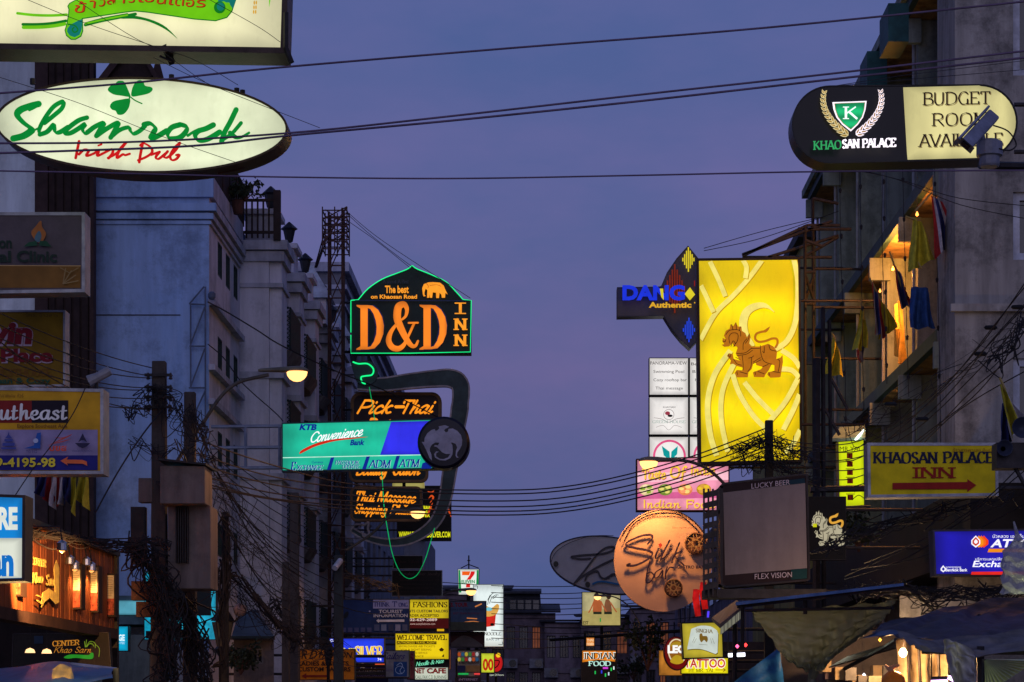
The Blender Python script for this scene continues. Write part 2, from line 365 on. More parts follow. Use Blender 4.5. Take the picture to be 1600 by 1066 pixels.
def glyph_text(mb, pl, s_, x0, x1, yb, cap, off, weight=.14, contrast=.35, serif=False, slant=0, rot=0, th=0, nib=25, track=.6, wave=None):
    tot = 0
    for ch in s_: tot += (4.6 if ch == ' ' else G.get(ch, G['o'])[0] + track)
    tot -= track; sy = cap / 10; full = tot + abs(slant) * 8; sx = (x1 - x0) / full; cx = 0; z = 0
    for ch in s_:
        if ch == ' ': cx += 4.6; continue
        wd, sts = G.get(ch, G['o'])
        for sm, ns, pts in sts:
            line = cr(pts, 5) if sm else ([pts[0], ((pts[0][0] + pts[1][0]) / 2, (pts[0][1] + pts[1][1]) / 2), pts[1]])
            def M(p):
                gx = cx + p[0] + p[1] * slant; X = x0 + gx * sx; Yp = yb - p[1] * sy + rot * (X - x0)
                if wave: Yp += wave(X)
                return (X, Yp)
            q = [M(p) for p in line]; ws = []
            for i in range(len(q)):
                a, b = q[max(i - 1, 0)], q[min(i + 1, len(q) - 1)]
                an = math.atan2(-(b[1] - a[1]), b[0] - a[0]) - math.radians(nib)
                ws.append(cap * weight * (contrast + (1 - contrast) * abs(math.sin(an))))
            z = (z + 1) % 8; put_ribbon(mb, pl, q, ws, off + z * .0004, th, round_=not serif)
            if serif and not ns:
                for p in (pts[0], pts[-1]):
                    if p[1] in (0, 10):
                        hw = .9 + weight * 4.2; z = (z + 1) % 8; d = .25 if p[1] == 0 else -.25
                        put_ribbon(mb, pl, [M((p[0] - hw, p[1] + d)), M((p[0] + hw, p[1] + d))], [cap * max(weight * .38, .06)] * 2, off + .0002 + z * .0004, th, False)
        cx += wd + track
_fc = {}
def sans_mesh(s_, bold):
    key = (s_, bold)
    if key in _fc: return _fc[key]
    cu = bpy.data.curves.new('t', 'FONT'); cu.body = s_; cu.resolution_u = 3; cu.offset = bold; cu.size = 1
    ob = bpy.data.objects.new('t', cu); C.objects.link(ob)
    dg = bpy.context.evaluated_depsgraph_get(); me = bpy.data.meshes.new_from_object(ob.evaluated_get(dg))
    vs = [tuple(v.co[:2]) for v in me.vertices]; fs = [tuple(p.vertices) for p in me.polygons]
    bpy.data.objects.remove(ob); bpy.data.curves.remove(cu); bpy.data.meshes.remove(me)
    _fc[key] = (vs, fs); return _fc[key]
def sans_text(mb, pl, s_, x0, x1, yb, cap, off, bold=0.0, slant=0, rot=0, capu=.70, wave=None, th=0):
    vs, fs = sans_mesh(s_, bold)
    if not vs: return
    a = min(v[0] + v[1] * slant for v in vs); b = max(v[0] + v[1] * slant for v in vs); k = (x1 - x0) / max(b - a, 1e-6)
    o = []
    for v in vs:
        X = x0 + (v[0] + v[1] * slant - a) * k; Yp = yb - v[1] / capu * cap + rot * (X - x0)
        if wave: Yp += wave(X)
        o.append(pl.pt(X, Yp, off + th))
    mb.add(o, fs)
    if th:
        cnt = {}
        for f in fs:
            for i in range(len(f)): e_ = (f[i], f[(i + 1) % len(f)]); cnt[tuple(sorted(e_))] = cnt.get(tuple(sorted(e_)), 0) + 1
        n_ = len(mb.v); base = n_ - len(o); mb.v += [tuple(p - pl.n * th) for p in o]
        for (a_, b_), c_ in cnt.items():
            if c_ == 1: mb.f.append((base + a_, base + b_, n_ + b_, n_ + a_)); mb.mi.append(0)

# ------------------------------------------------------------ signs
class Sign(Thing):
    def __init__(s, name, label, cat, pl, outline, D=.25, frame=None, face=None, fw=3, group=None, bracket=None, lip=.015, deep=None, back=False):
        if not hasattr(pl, 'pt'): pl = Cross(pl)
        s.pl = pl; xs = [p[0] for p in outline]; ys = [p[1] for p in outline]
        c = pl.pt((min(xs) + max(xs)) / 2, max(ys)); super().__init__(name, label, cat, c + Vector((0, 0, 0)) - pl.n * D / 2, group)
        s.off = .004; frame = frame or FRAME; s.outline = outline
        mb = MB(); fr = [pl.pt(*p) for p in outline]; bk = [p - pl.n * D for p in fr]; mb.prism(fr, bk)
        ins = inset(outline, fw)
        o1 = [pl.pt(*p, lip) for p in outline]; o2 = [pl.pt(*p, lip) for p in ins]; i2 = [pl.pt(*p, .001) for p in ins]; n = len(outline)
        mb.add(o1 + o2, [(i, (i + 1) % n, n + (i + 1) % n, n + i) for i in range(n)])
        mb.add(o2 + i2, [(i, (i + 1) % n, n + (i + 1) % n, n + i) for i in range(n)])
        mb.add(o1 + fr, [(i, (i + 1) % n, n + (i + 1) % n, n + i) for i in range(n)])
        s.part('cabinet', mb, frame); s.ins = ins; s.D = D
        if face:
            s.part('face_panel', MB().add([pl.pt(*p, .003) for p in ins], [tuple(range(n))]), face)
            if back: s.part('back_panel', MB().add([p - pl.n * (D + .004) for p in [pl.pt(*p) for p in ins]], [tuple(range(n))]), face)
        if bracket:
            side, X1 = bracket; b = MB(); ex = min(xs) if side < 0 else max(xs); e0 = pl.pt(ex, 0)[0]
            zs = [pl.pt(ex, y)[2] for y in (min(ys) * .8 + max(ys) * .2, min(ys) * .2 + max(ys) * .8)]; yy = pl.pt(ex, 0)[1] + D / 2
            for z in zs: b.tube([(e0, yy, z), (X1, yy, z)], .028, 6)
            s.part('bracket', b, DARK)
    def nx(s): s.off += .004; return s.off
    def poly(s, pts, m, name='painted_shape', th=0, label=None):
        o = s.nx(); n = len(pts); mb = MB()
        if th: mb.prism([s.pl.pt(*p, o + th) for p in pts], [s.pl.pt(*p, o) for p in pts]); s.off += th
        else: mb.add([s.pl.pt(*p, o) for p in pts], [tuple(range(n))])
        return s.part(name, mb, m, label=label)
    def polys(s, lst, m, name='painted_shape'):
        o = s.nx(); mb = MB()
        for pts in lst: mb.add([s.pl.pt(*p, o) for p in pts], [tuple(range(len(pts)))])
        return s.part(name, mb, m)
    def strokes(s, lst, m, w=2, name='lettering', smooth=True, th=0, taper=False):
        o = s.nx(); mb = MB()
        for q, pts in enumerate(lst):
            ww = w
            if isinstance(pts[0], (int, float)): ww, pts = pts[0], pts[1:]
            line = cr(pts, 6) if smooth else pts; n = len(line)
            ws = [ww * (max(.15, math.sin(math.pi * (i + .3) / n)) if taper else 1) for i in range(n)]
            put_ribbon(mb, s.pl, line, ws, o + (q % 9) * .0004, th)
        s.off += .004 + th; return s.part(name, mb, m)
    def brush(s, lst, m, w, nib=40, con=.35, name='lettering', th=0):
        o = s.nx(); mb = MB()
        for q, pts in enumerate(lst):
            line = cr(pts, 6); ws = []
            for i in range(len(line)):
                a, b = line[max(i - 1, 0)], line[min(i + 1, len(line) - 1)]
                an = math.atan2(-(b[1] - a[1]), b[0] - a[0]) - math.radians(nib); ws.append(w * (con + (1 - con) * abs(math.sin(an))))
            put_ribbon(mb, s.pl, line, ws, o + (q % 9) * .0004, th)
        s.off += .004 + th; return s.part(name, mb, m)
    def text(s, t, x0, x1, yb, cap, m, font='sans', name='lettering', **k):
        o = s.nx(); mb = MB()
        if font == 'sans': sans_text(mb, s.pl, t, x0, x1, yb, cap, o, **k)
        elif font == 'serif': glyph_text(mb, s.pl, t, x0, x1, yb, cap, o, serif=True, **{**dict(weight=.17, contrast=.3, nib=15), **k})
        else: glyph_text(mb, s.pl, t, x0, x1, yb, cap, o, **{**dict(weight=.16, contrast=.45, nib=40, slant=.25, track=-.4), **k})
        s.off += .002 + k.get('th', 0); return s.part(name, mb, m)
    def neon(s, pts, m, r=.012, off=.05, name='neon_tube', closed=False, smooth=False):
        line = cr(pts, 6, closed) if smooth else list(pts)
        if closed: line = list(line) + [line[0]]
        return s.part(name, MB().tube([s.pl.pt(*p, off) for p in line], r, 6), m)

# ============================================================ ground
structure('ground', MB().quad((-400, -100, -.12), (400, -100, -.12), (400, 900, -.12), (-400, 900, -.12)), mat('bare_ground', (.09, .08, .07), .95, scale=.5))
structure('road', MB().quad((-4.6, -20, -.1), (4.6, -20, -.1), (4.6, 160, -.1), (-4.6, 160, -.1)), mat('asphalt', (.05, .05, .052), .8, scale=6))
for sx in (-1, 1):
    structure('pavement', MB().box(min(sx * 4.6, sx * 7), max(sx * 4.6, sx * 7), -20, 160, -.115, .0), mat('pavement_concrete', (.22, .21, .2), .9, scale=3))

# ============================================================ buildings
def wallgrid(mb, fn, u0, u1, v0, v1, holes, depth=.15, mi=0):
    us = sorted({u0, u1, *[h[0] for h in holes], *[h[1] for h in holes]}); vs_ = sorted({v0, v1, *[h[2] for h in holes], *[h[3] for h in holes]})
    for i in range(len(us) - 1):
        for j in range(len(vs_) - 1):
            a, b, c, d = us[i], us[i + 1], vs_[j], vs_[j + 1]; cu, cv = (a + b) / 2, (c + d) / 2
            if any(h[0] < cu < h[1] and h[2] < cv < h[3] for h in holes): continue
            mb.quad(fn(a, c, 0), fn(b, c, 0), fn(b, d, 0), fn(a, d, 0), mi)
    for a, b, c, d in holes:
        for p, q in (((a, c), (b, c)), ((b, c), (b, d)), ((b, d), (a, d)), ((a, d), (a, c))):
            mb.quad(fn(*p, 0), fn(*q, 0), fn(*q, depth), fn(*p, depth), mi)
def windows(T, fn, holes, depth=.12, fm=None, gm=None, bars=1, t=.05, parent=None):
    for a, b, c, d in holes:
        mb = MB()
        def bar(u0, u1, v0, v1):
            A = [fn(u0, v0, depth - .05), fn(u1, v0, depth - .05), fn(u1, v1, depth - .05), fn(u0, v1, depth - .05)]
            B = [fn(u0, v0, depth), fn(u1, v0, depth), fn(u1, v1, depth), fn(u0, v1, depth)]; mb.prism(A, B)
        bar(a, b, c, c + t); bar(a, b, d - t, d); bar(a, a + t, c + t, d - t); bar(b - t, b, c + t, d - t)
        for k in range(bars): m_ = a + (b - a) * (k + 1) / (bars + 1); bar(m_ - t * .4, m_ + t * .4, c + t, d - t)
        w_ = T.part('window', mb, fm or WFR, parent=parent)
        T.part('pane', MB().quad(fn(a, c, depth + .01), fn(b, c, depth + .01), fn(b, d, depth + .01), fn(a, d, depth + .01)), gm or GLASS, parent=w_)
WFR = mat('dark_window_frame', (.03, .05, .05), .6, scale=6); GLASS = mat('dark_glass', (.012, .014, .02), .12, scale=1.5, bump=0)
WWHITE = mat('white_window_frame', (.5, .5, .55), .5)
fF = lambda Y: (lambda u, v, d: (u, Y + d, v))             # wall facing the camera
fL = lambda X: (lambda u, v, d: (X - d, u, v))             # left facade facing the street
fR = lambda X: (lambda u, v, d: (X + d, u, v))             # right facade facing the street
Zp = lambda y, Y: EYE + (HY - y) * Y / F
Xp = lambda x, Y: (x - HX) * Y / F

# --- leftmost building: pale strip, brown posts and a gabled top
BROWN = mat('brown_painted_wood', (.045, .026, .024), .75, scale=4); DBROWN = mat('dark_brown_board', (.032, .019, .017), .8, scale=5)
PALE = mat('pale_plaster', (.60, .66, .68), .85, scale=1.5, streak=.25)
T = Thing('shop_building', 'brown shop building with pale end strip and small Thai gable behind the shamrock sign', 'building', (-10.5, 46, 0))
Y0 = 46.0
x = lambda p: Xp(p, Y0)
T.part('wall', MB().box(x(-120), x(56), Y0, Y0 + .9, 0, 17), PALE)
T.part('post', MB().box(x(56), x(76), Y0 - .1, Y0 + .9, 0, 15.5), BROWN)
T.part('side_wall', MB().box(x(76), x(142), Y0, Y0 + .3, 0, Zp(88, Y0)), DBROWN)
T.part('post', MB().box(x(142), x(148), Y0 - .12, Y0 + .15, 0, Zp(92, Y0)), BROWN)
for a in range(5):
    u0 = x(77 + a * 13); T.part('panel', MB().box(u0, u0 + .12, Y0 - .05, Y0, 0, Zp(92, Y0)), DBROWN)
gb = MB()
gb.prism([P(150, 128, Y0), P(206, 60, Y0), P(250, 128, Y0)], [P(150, 128, Y0) + Vector((0, .8, 0)), P(206, 60, Y0) + Vector((0, .8, 0)), P(250, 128, Y0) + Vector((0, .8, 0))])
T.part('gable', gb, DBROWN)
for a, b in (((146, 132), (206, 54)), ((206, 54), (256, 132))):
    q = MB(); q.prism([P(a[0], a[1], Y0 - .15), P(b[0], b[1], Y0 - .15), P(b[0], b[1] + 18, Y0 - .15), P(a[0] + 3, a[1] + 12, Y0 - .15)], [P(a[0], a[1], Y0 + .8), P(b[0], b[1], Y0 + .8), P(b[0], b[1] + 18, Y0 + .8), P(a[0] + 3, a[1] + 12, Y0 + .8)])
    T.part('bargeboard', q, BROWN)
T.part('finial', MB().prism([P(236, 122, Y0), P(246, 84, Y0), P(256, 122, Y0)], [P(236, 122, Y0 + .4), P(246, 84, Y0 + .4), P(256, 122, Y0 + .4)]), BROWN)
wn = [(x(78), x(108), 5.0, 7.2), (x(112), x(138), 5.0, 7.2)]
T.part('ledge', MB().box(x(-20), x(150), Y0 - .3, Y0 - .12, 4.5, 4.65), DBROWN)

# --- the blue-white apartment block
WALL = mat('white_wall_weathered', (.58, .55, .62), .9, scale=3, var=.14, streak=.3, bump=.2)
TRIM = mat('grey_trim_plaster', (.42, .41, .48), .9, scale=3, var=.2, streak=.3)
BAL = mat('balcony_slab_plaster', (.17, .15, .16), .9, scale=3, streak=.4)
LAT = mat('dark_green_lattice', (.014, .026, .024), .7, scale=6)
T = Thing('apartment_block', 'large pale blue-white apartment block with stepped bays, cornice and dark green balcony lattices', 'building', (-9, 50, 0))
ZT = 12.85
w1 = MB(); wallgrid(w1, fF(47), -14, -7, 0, ZT, []); w1.quad((-14, 47, ZT), (-7, 47, ZT), (-7, 78, ZT), (-14, 78, ZT)); T.part('end_wall', w1, mat('pale_blue_wall_weathered', (.29, .43, .70), .9, scale=3.2, var=.13, streak=.35, bump=.2))
holes = [(u, u + .62, z0, z1) for (z0, z1) in ((11.05, 11.78), (9.0, 9.73), (6.95, 7.69), (5.0, 5.7)) for u in (48.25, 49.47, 50.72)]
w2 = MB(); wallgrid(w2, fL(-7), 47, 51.8, 0, ZT, holes, .05); T.part('street_wall', w2, WALL); windows(T, fL(-7), holes, .045, t=.03)
for z0, z1, pr in ((12.42, 12.85, .10), (12.12, 12.28, .16), (11.96, 12.08, .10), (11.86, 11.93, .05)):
    T.part('cornice', MB().box(-14, -7 + pr, 47 - pr, 46.998, z0, z1), MATS['pale_blue_wall_weathered']); T.part('cornice', MB().box(-6.998, -7 + pr, 47, 51.6, z0, z1), TRIM)
for z in (10.26, 8.9, 8.18): T.part('string_course', MB().box(-6.998, -6.86, 46.9, 51.6, z - .1, z + .02), TRIM)
for z in (9.95,): T.part('wall_joint', MB().box(-13.9, -7.6, 46.985, 46.997, z, z + .02), DBROWN)
TB = Thing('wall_truss_frame', 'thin pale steel truss fixed on the corner of the blue end wall', 'steel frame', P(310, 720, 46.8))
for a, b in (((319, 448), (296, 475)), ((296, 475), (321, 476)), ((298, 476), (298, 606)), ((321, 448), (321, 722)), ((320, 480), (298, 538)), ((296, 541), (322, 541)), ((320, 545), (298, 604)), ((295, 606), (321, 606)), ((300, 655), (321, 610))): TB.part('strut', MB().tube([P(*a, 46.85), P(*b, 46.85)], .018, 5), mat('weathered_steel_blue', (.10, .13, .2), .6))
TB.part('corner_knob', MB().lathe(P(331, 468, 46.7), [(.05, 0), (.08, .04), (.08, .12), (.04, .16)], 10), MATS['weathered_steel_blue'])
# bays, pilasters, parapets with lanterns and pyramid roofs
bays = [51.8, 55.6, 59.4, 63.2, 67.0, 70.8, 74.6]
LANT = mat('lantern_metal', (.02, .02, .025), .5, .5)
for i, yb in enumerate(bays):
    top = 12.55 - .0 * i
    q = MB(); q.box(-7, -6.33, yb, yb + 1.3, 0, top); T.part('pilaster', q, WALL)
    q = MB(); q.box(-6.328, -6.05, yb + .12, yb + 1.18, 0, top - .5); T.part('pilaster_front', q, WALL)
    for z0, z1, pr in ((12.3, 12.52, .16), (12.05, 12.28, .08), (11.45, 11.55, .05), (9.35, 9.5, .07), (7.0, 7.15, .07)):
        q = MB(); q.box(-6.999, -6.05 + pr, yb - pr, yb + 1.3 + pr, z0, z1); T.part('pilaster_moulding', q, TRIM)
    q = MB(); q.box(-6.9, -6.2, yb + .15, yb + 1.15, top, top + .62); q.box(-7.0, -6.1, yb + .05, yb + 1.25, top + .62, top + .74); T.part('parapet_pier', q, WALL)
    q = MB(); c = (-6.35, yb + .5, top + .74); q.box(c[0] - .05, c[0] + .05, c[1] - .05, c[1] + .05, c[2], c[2] + .12); q.lathe(c, [(.09, .12), (.15, .4), (.22, .44), (.02, .62)], 6)
    T.part('lantern', q, LANT)
    # recessed bay wall with balcony door and windows
    y0_, y1_ = yb + 1.3, (bays[i + 1] if i < 6 else 78)
    hs = [(y0_ + .3, y0_ + 1.1, z, z + 2.0) for z in (10.35, 8.15, 5.95, 3.6)] + [(y0_ + 1.35, y0_ + 2.1, z + .5, z + 1.9) for z in (10.35, 8.15, 5.95, 3.6)]
    q = MB(); wallgrid(q, fL(-6.85), y0_, y1_, 0, top, hs, .3); T.part('bay_wall', q, WALL); windows(T, fL(-6.85), hs, .25, bars=0)
    q = MB(); q.box(-6.999, -6.4, y0_, y1_, 12.25, 12.5); T.part('bay_cornice', q, TRIM)
    for z in (10.25, 8.05, 5.85, 3.5):
        q = MB(); zz = z
        fr_ = [(-6.85, y0_ + .01), (-6.85, y1_ - .01), (-6.3, y1_ - .05), (-5.95, y1_ - .3), (-5.85, (y0_ + y1_) / 2), (-5.95, y0_ + .3), (-6.3, y0_ + .01)]
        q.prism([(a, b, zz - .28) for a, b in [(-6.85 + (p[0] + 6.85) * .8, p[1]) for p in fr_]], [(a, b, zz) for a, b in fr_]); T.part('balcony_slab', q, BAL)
        rail = T.part('balcony_railing', MB().box(-6.02, -5.98, y0_ + .1, y1_ - .1, zz + .95, zz + 1.0).box(-6.84, -6.02, y0_ + .02, y0_ + .06, zz + .95, zz + 1.0).box(-6.84, -6.0, y0_ + .02, y0_ + .06, zz + .03, zz + .1), LAT)
        lm = MB(); n = 14
        for k in range(-7, n):       # diagonal lattice facing the camera
            for sg in (1, -1):
                u0 = k * .1; a0, b0, a1_, b1_ = u0, 0, u0 + .85, .85
                if sg < 0: a0, a1_ = a1_, a0
                # clip to 0..0.8
                pts = []
                for t_ in (0, 1): pts.append([a0 + (a1_ - a0) * t_, b0 + (b1_ - b0) * t_])
                (ax, az), (bx, bz) = pts
                def clip(ax, az, bx, bz):
                    lo, hi = 0, 1; dx = bx - ax
                    for lim, s2 in ((0, 1), (.82, -1)):
                        fa, fb = (ax - lim) * s2, (bx - lim) * s2
                        if fa < 0 and fb < 0: return None
                        if fa < 0: lo = max(lo, fa / (fa - fb))
                        if fb < 0: hi = min(hi, fa / (fa - fb))
                    if hi - lo < .05: return None
                    return ax + dx * lo, az + (bz - az) * lo, ax + dx * hi, az + (bz - az) * hi
                c_ = clip(ax, az, bx, bz)
                if c_: lm.tube([(-6.83 + c_[0], y0_ + .04 + (.012 if sg > 0 else 0), zz + .1 + c_[1]), (-6.83 + c_[2], y0_ + .04 + (.012 if sg > 0 else 0), zz + .1 + c_[3])], .013, 4, cap=False)
        T.part('lattice', lm, LAT, parent=rail)
        bm_ = MB(); nb = int((y1_ - y0_ - .2) / .16)
        for k in range(nb): bm_.box(-6.02, -5.985, y0_ + .1 + k * .16, y0_ + .21 + k * .16, zz + .02, zz + .95)
        T.part('balcony_slats', bm_, LAT, parent=rail)
for yb, zz, xx in ((62.6, 13.2, -6.5), (68.4, 13.1, -6.45)):
    T.part('roof_turret', MB().box(xx - .45, xx + .45, yb, yb + .9, 12.5, zz), WALL)
    T.part('turret_roof', MB().add([(xx - .62, yb - .17, zz), (xx + .62, yb - .17, zz), (xx + .62, yb + 1.07, zz), (xx - .62, yb + 1.07, zz), (xx, yb + .45, zz + 1.05)], [(0, 1, 4), (1, 2, 4), (2, 3, 4), (3, 0, 4), (0, 3, 2, 1)]), mat('pale_metal_roof', (.42, .45, .52), .5))
    T.part('turret_window', MB().box(xx - .2, xx + .2, yb - .02, yb - .005, zz - .55, zz - .15), GLASS)
# roof terrace fence and railing
FE = mat('roof_fence_wood', (.035, .022, .02), .8)
T2 = Thing('roof_fence', 'dark slatted roof terrace fence running back from the corner of the pale block', 'fence', (-6.9, 50, ZT))
pf = MB()
for k in range(5): T2.part('post', MB().box(-6.98, -6.9, 47.3 + k * 1.1, 47.4 + k * 1.1, ZT + .002, ZT + .95), FE)
for k in range(26): T2.part('slat', MB().box(-6.955, -6.925, 47.42 + k * .175, 47.56 + k * .175, ZT + .05, ZT + .9), FE)
T2.part('rail', MB().box(-6.97, -6.91, 47.3, 51.9, ZT + .95, ZT + 1.0), FE)
T2 = Thing('terrace_railing', 'short dark upright-bar railing on the roof terrace left of the first parapet pier', 'railing', (-6.7, 52, 12.6))
for z in (12.66, 13.4): T2.part('rail', MB().box(-7.0, -6.1, 51.6, 51.66, z, z + .06), FE)
for k in range(7): T2.part('baluster', MB().box(-6.98 + k * .13, -6.94 + k * .13, 51.61, 51.65, 12.56, 13.4), FE)
T2.part('post', MB().box(-6.2, -6.04, 51.55, 51.71, 12.5, 13.65), FE)

# --- second block behind the lattice tower
WALL2 = mat('dull_plaster', (.20, .20, .23), .9, scale=1.5, streak=.35)
T = Thing('rear_block', 'tall dull plaster block with a plain parapet behind the lattice tower', 'building', (-7.5, 90, 0))
Yb = 78; xr = Xp(537, Yb); zt = Zp(412, Yb)
q = MB(); wallgrid(q, fF(Yb), -12, xr, 0, zt, [(-7.9, -7.3, 13.2, 15.6)], .2); q.quad((-12, Yb, zt), (xr, Yb, zt), (xr, 112, zt), (-12, 112, zt)); T.part('end_wall', q, WALL2)
windows(T, fF(Yb), [(-7.9, -7.3, 13.2, 15.6)], .18)
hs = [(u, u + 1.4, z, z + 1.3) for z in (14.6, 12.2, 9.8, 7.4, 5) for u in (79.5, 82.5, 85.5, 88.5, 91.5, 94.5, 97.5, 100.5, 103.5, 106.5)]
q = MB(); wallgrid(q, fL(xr), Yb, 112, 0, zt, hs, .2); T.part('street_wall', q, WALL2); windows(T, fL(xr), hs, .18)
for z0, z1, pr in ((zt - .3, zt + .02, .2), (zt - .9, zt - .75, .12), (zt - 1.5, zt - 1.42, .08)):
    T.part('cornice', MB().box(-12, xr + pr, Yb - pr, Yb - .002, z0, z1).box(xr + .002, xr + pr, Yb, 112, z0, z1), TRIM)
# dim lower block right of it, and the low end block
T = Thing('narrow_block', 'narrow dark grey block behind the curled bracket sign', 'building', (-5.5, 116, 0))
zt = Zp(835, 114)
q = MB(); wallgrid(q, fF(114), -9, Xp(664, 114), 0, zt, [], .2); q.quad((Xp(664, 114), 114, 0), (Xp(664, 114), 125, 0), (Xp(664, 114), 125, zt), (Xp(664, 114), 114, zt)); T.part('wall', q, WALL2)
T.part('cornice', MB().box(-9, Xp(664, 114) + .1, 113.8, 113.99, zt - .3, zt), TRIM)

# --- row of old shophouses closing the end of the street
PUR = mat('dim_violet_plaster', (.19, .14, .16), .9, scale=1, streak=.5); PUR2 = mat('grey_violet_plaster', (.27, .21, .25), .9, scale=1, streak=.5)
ROOF = mat('dark_roof_sheet', (.04, .04, .05), .7, scale=3)
WARMW = lit('dim_lit_window', (110, 60, 40), .7, .4, samp=False)
def shophouse(name, label, x0, x1, ytop, Y, m, rows, cols, rooft=0, floors=4):
    T = Thing(name, label, 'building', (Xp((x0 + x1) / 2, Y), Y, 0)); a, b, zt = Xp(x0, Y), Xp(x1, Y), Zp(ytop, Y)
    hs = []; cw = (b - a) / cols
    for r in range(rows):
        z1 = zt - .8 - r * 2.7
        for c in range(cols):
            if z1 - 1.4 < .4: continue
            hs.append((a + c * cw + cw * .16, a + (c + 1) * cw - cw * .16, z1 - 1.3, z1))
    q = MB(); wallgrid(q, fF(Y), a, b, 0, zt, hs, .25); q.quad((a, Y, zt), (b, Y, zt), (b, Y + 9, zt), (a, Y + 9, zt)); q.quad((a, Y, 0), (a, Y + 9, 0), (a, Y + 9, zt), (a, Y, zt)); q.quad((b, Y, 0), (b, Y + 9, 0), (b, Y + 9, zt), (b, Y, zt))
    T.part('wall', q, m); rl = random.Random(int(x0)); lit_ = [h for h in hs if rl.random() < .22]
    windows(T, fF(Y), [h for h in hs if h not in lit_], .22, bars=2, fm=mat('old_window_frame', (.10, .09, .10), .8)); windows(T, fF(Y), lit_, .22, bars=2, fm=mat('old_window_frame', (0, 0, 0)), gm=WARMW)
    for r in range(rows + 1): T.part('floor_band', MB().box(a, b, Y - .12, Y - .002, zt - .3 - r * 2.7, zt - .12 - r * 2.7), m)
    if rooft: T.part('roof', MB().prism([(a - .3, Y - .5, zt), (b + .3, Y - .5, zt), (b + .3, Y - .5, zt + .12), (a - .3, Y - .5, zt + .12)], [(a - .3, Y + 9, zt + rooft), (b + .3, Y + 9, zt + rooft), (b + .3, Y + 9, zt + rooft + .1), (a - .3, Y + 9, zt + rooft + .1)]), ROOF)
    for c in range(0, cols):
        q = MB(); cx = a + c * cw + cw * .5; zz = zt - 2.7 * (1 + c % 2) - .55
        q.box(cx - .4, cx + .4, Y - .5, Y - .15, zz, zz + .55); ac = T.part('air_conditioner', q, mat('old_white_casing', (.25, .24, .25), .6))
        T.part('fan_grille', MB().lathe((cx + .12, Y - .52, zz + .27), [(.22, 0), (.22, .015), (.05, .02)], 12, 'y'), GLASS, parent=ac)
    return T
shophouse('shophouse', 'dim violet shophouse with loft roof right of the noodle poster', 788, 868, 958, 132, PUR, 3, 4, .9)
shophouse('shophouse', 'paler violet shophouse with air conditioners at the middle of the street end', 851, 912, 972, 131, PUR2, 3, 3, .4)
shophouse('shophouse', 'dark shophouse behind the beach poster and INDIAN FOOD sign', 908, 985, 965, 129, PUR, 3, 3, .5)
shophouse('shophouse', 'dark shophouse at the street end below the silk bar disc', 985, 1070, 950, 127, PUR2, 4, 4, .5)
shophouse('shophouse', 'dark shophouse at the street end behind the left cluster of small signs', 600, 792, 922, 134, PUR, 4, 7, .7)
q = MB(); T = Thing('roof_loft', 'dark sheet-metal rooftop shed on the violet shophouse', 'shed', P(825, 958, 133))
T.part('wall', MB().prism([P(790, 958, 133), P(846, 958, 133), P(844, 926, 133), P(792, 926, 133)], [P(790, 958, 137), P(846, 958, 137), P(844, 926, 137), P(792, 926, 137)]), ROOF)
T.part('roof', MB().prism([P(786, 928, 132.5), P(846, 928, 132.5), P(846, 924, 132.5), P(786, 924, 132.5)], [P(786, 924, 138), P(846, 924, 138), P(846, 920, 138), P(786, 920, 138)]), ROOF)
for i in range(4): T.part('window', MB().box(*sorted((Xp(797 + i * 12, 133), Xp(806 + i * 12, 133))), 132.96, 132.99, Zp(955, 133), Zp(938, 133)), GLASS)

# --- the right building: end wall, recessed balconies with fins and slabs
GREEN = mat('grey_green_plaster', (.27, .305, .27), .9, scale=2, var=.3, streak=.5); RW = mat('stained_cream_plaster', (.37, .335, .30), .92, scale=3, var=.25, streak=.55)
TEAL = mat('teal_edge_paint', (.022, .05, .05), .6, scale=4)
T = Thing('guesthouse_block', 'stained grey-green guesthouse block with deep balconies and slanting slab edges on the right', 'building', (8, 45, 0))
XR = 6.62; Ye = 36
x0e = Xp(1492, Ye)
hs = [(Xp(1583, Ye), Xp(1640, Ye), Zp(118, Ye), Zp(-20, Ye)), (Xp(1583, Ye), Xp(1640, Ye), Zp(406, Ye), Zp(300, Ye)), (Xp(1583, Ye), Xp(1640, Ye), Zp(680, Ye), Zp(560, Ye))]
q = MB(); wallgrid(q, fF(Ye), x0e, 10.5, 0, 15.5, hs, .2); q.quad((x0e, Ye, 0), (x0e, Ye + 1.6, 0), (x0e, Ye + 1.6, 15.5), (x0e, Ye, 15.5)); T.part('end_wall', q, RW)
windows(T, fF(Ye), hs, .12, fm=WWHITE, bars=0, t=.12)
T.part('string_course', MB().box(x0e - .08, 10.5, Ye - .1, Ye - .002, 8.05, 8.17), RW)
T.part('string_course', MB().box(x0e - .1, Xp(1545, Ye), Ye - .12, Ye - .002, 5.6, 5.75), RW)
T.part('recess_wall', MB().box(8.1, 10.5, Ye + 1.6, 56, 0, 14.5), GREEN)
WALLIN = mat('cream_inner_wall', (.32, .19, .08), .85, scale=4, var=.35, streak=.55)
floors = [14.55, 10.9, 8.0, 5.1]
for z in floors:
    th = .45
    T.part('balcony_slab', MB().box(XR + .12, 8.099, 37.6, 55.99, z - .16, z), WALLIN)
    T.part('slab_edge', MB().box(XR, XR + .118, 37.6, 56, z - .17, z + .06), TEAL)
T.part('roof_slab', MB().box(XR - .1, 10.5, 37.6, 56.4, 14.56, 14.75), GREEN)
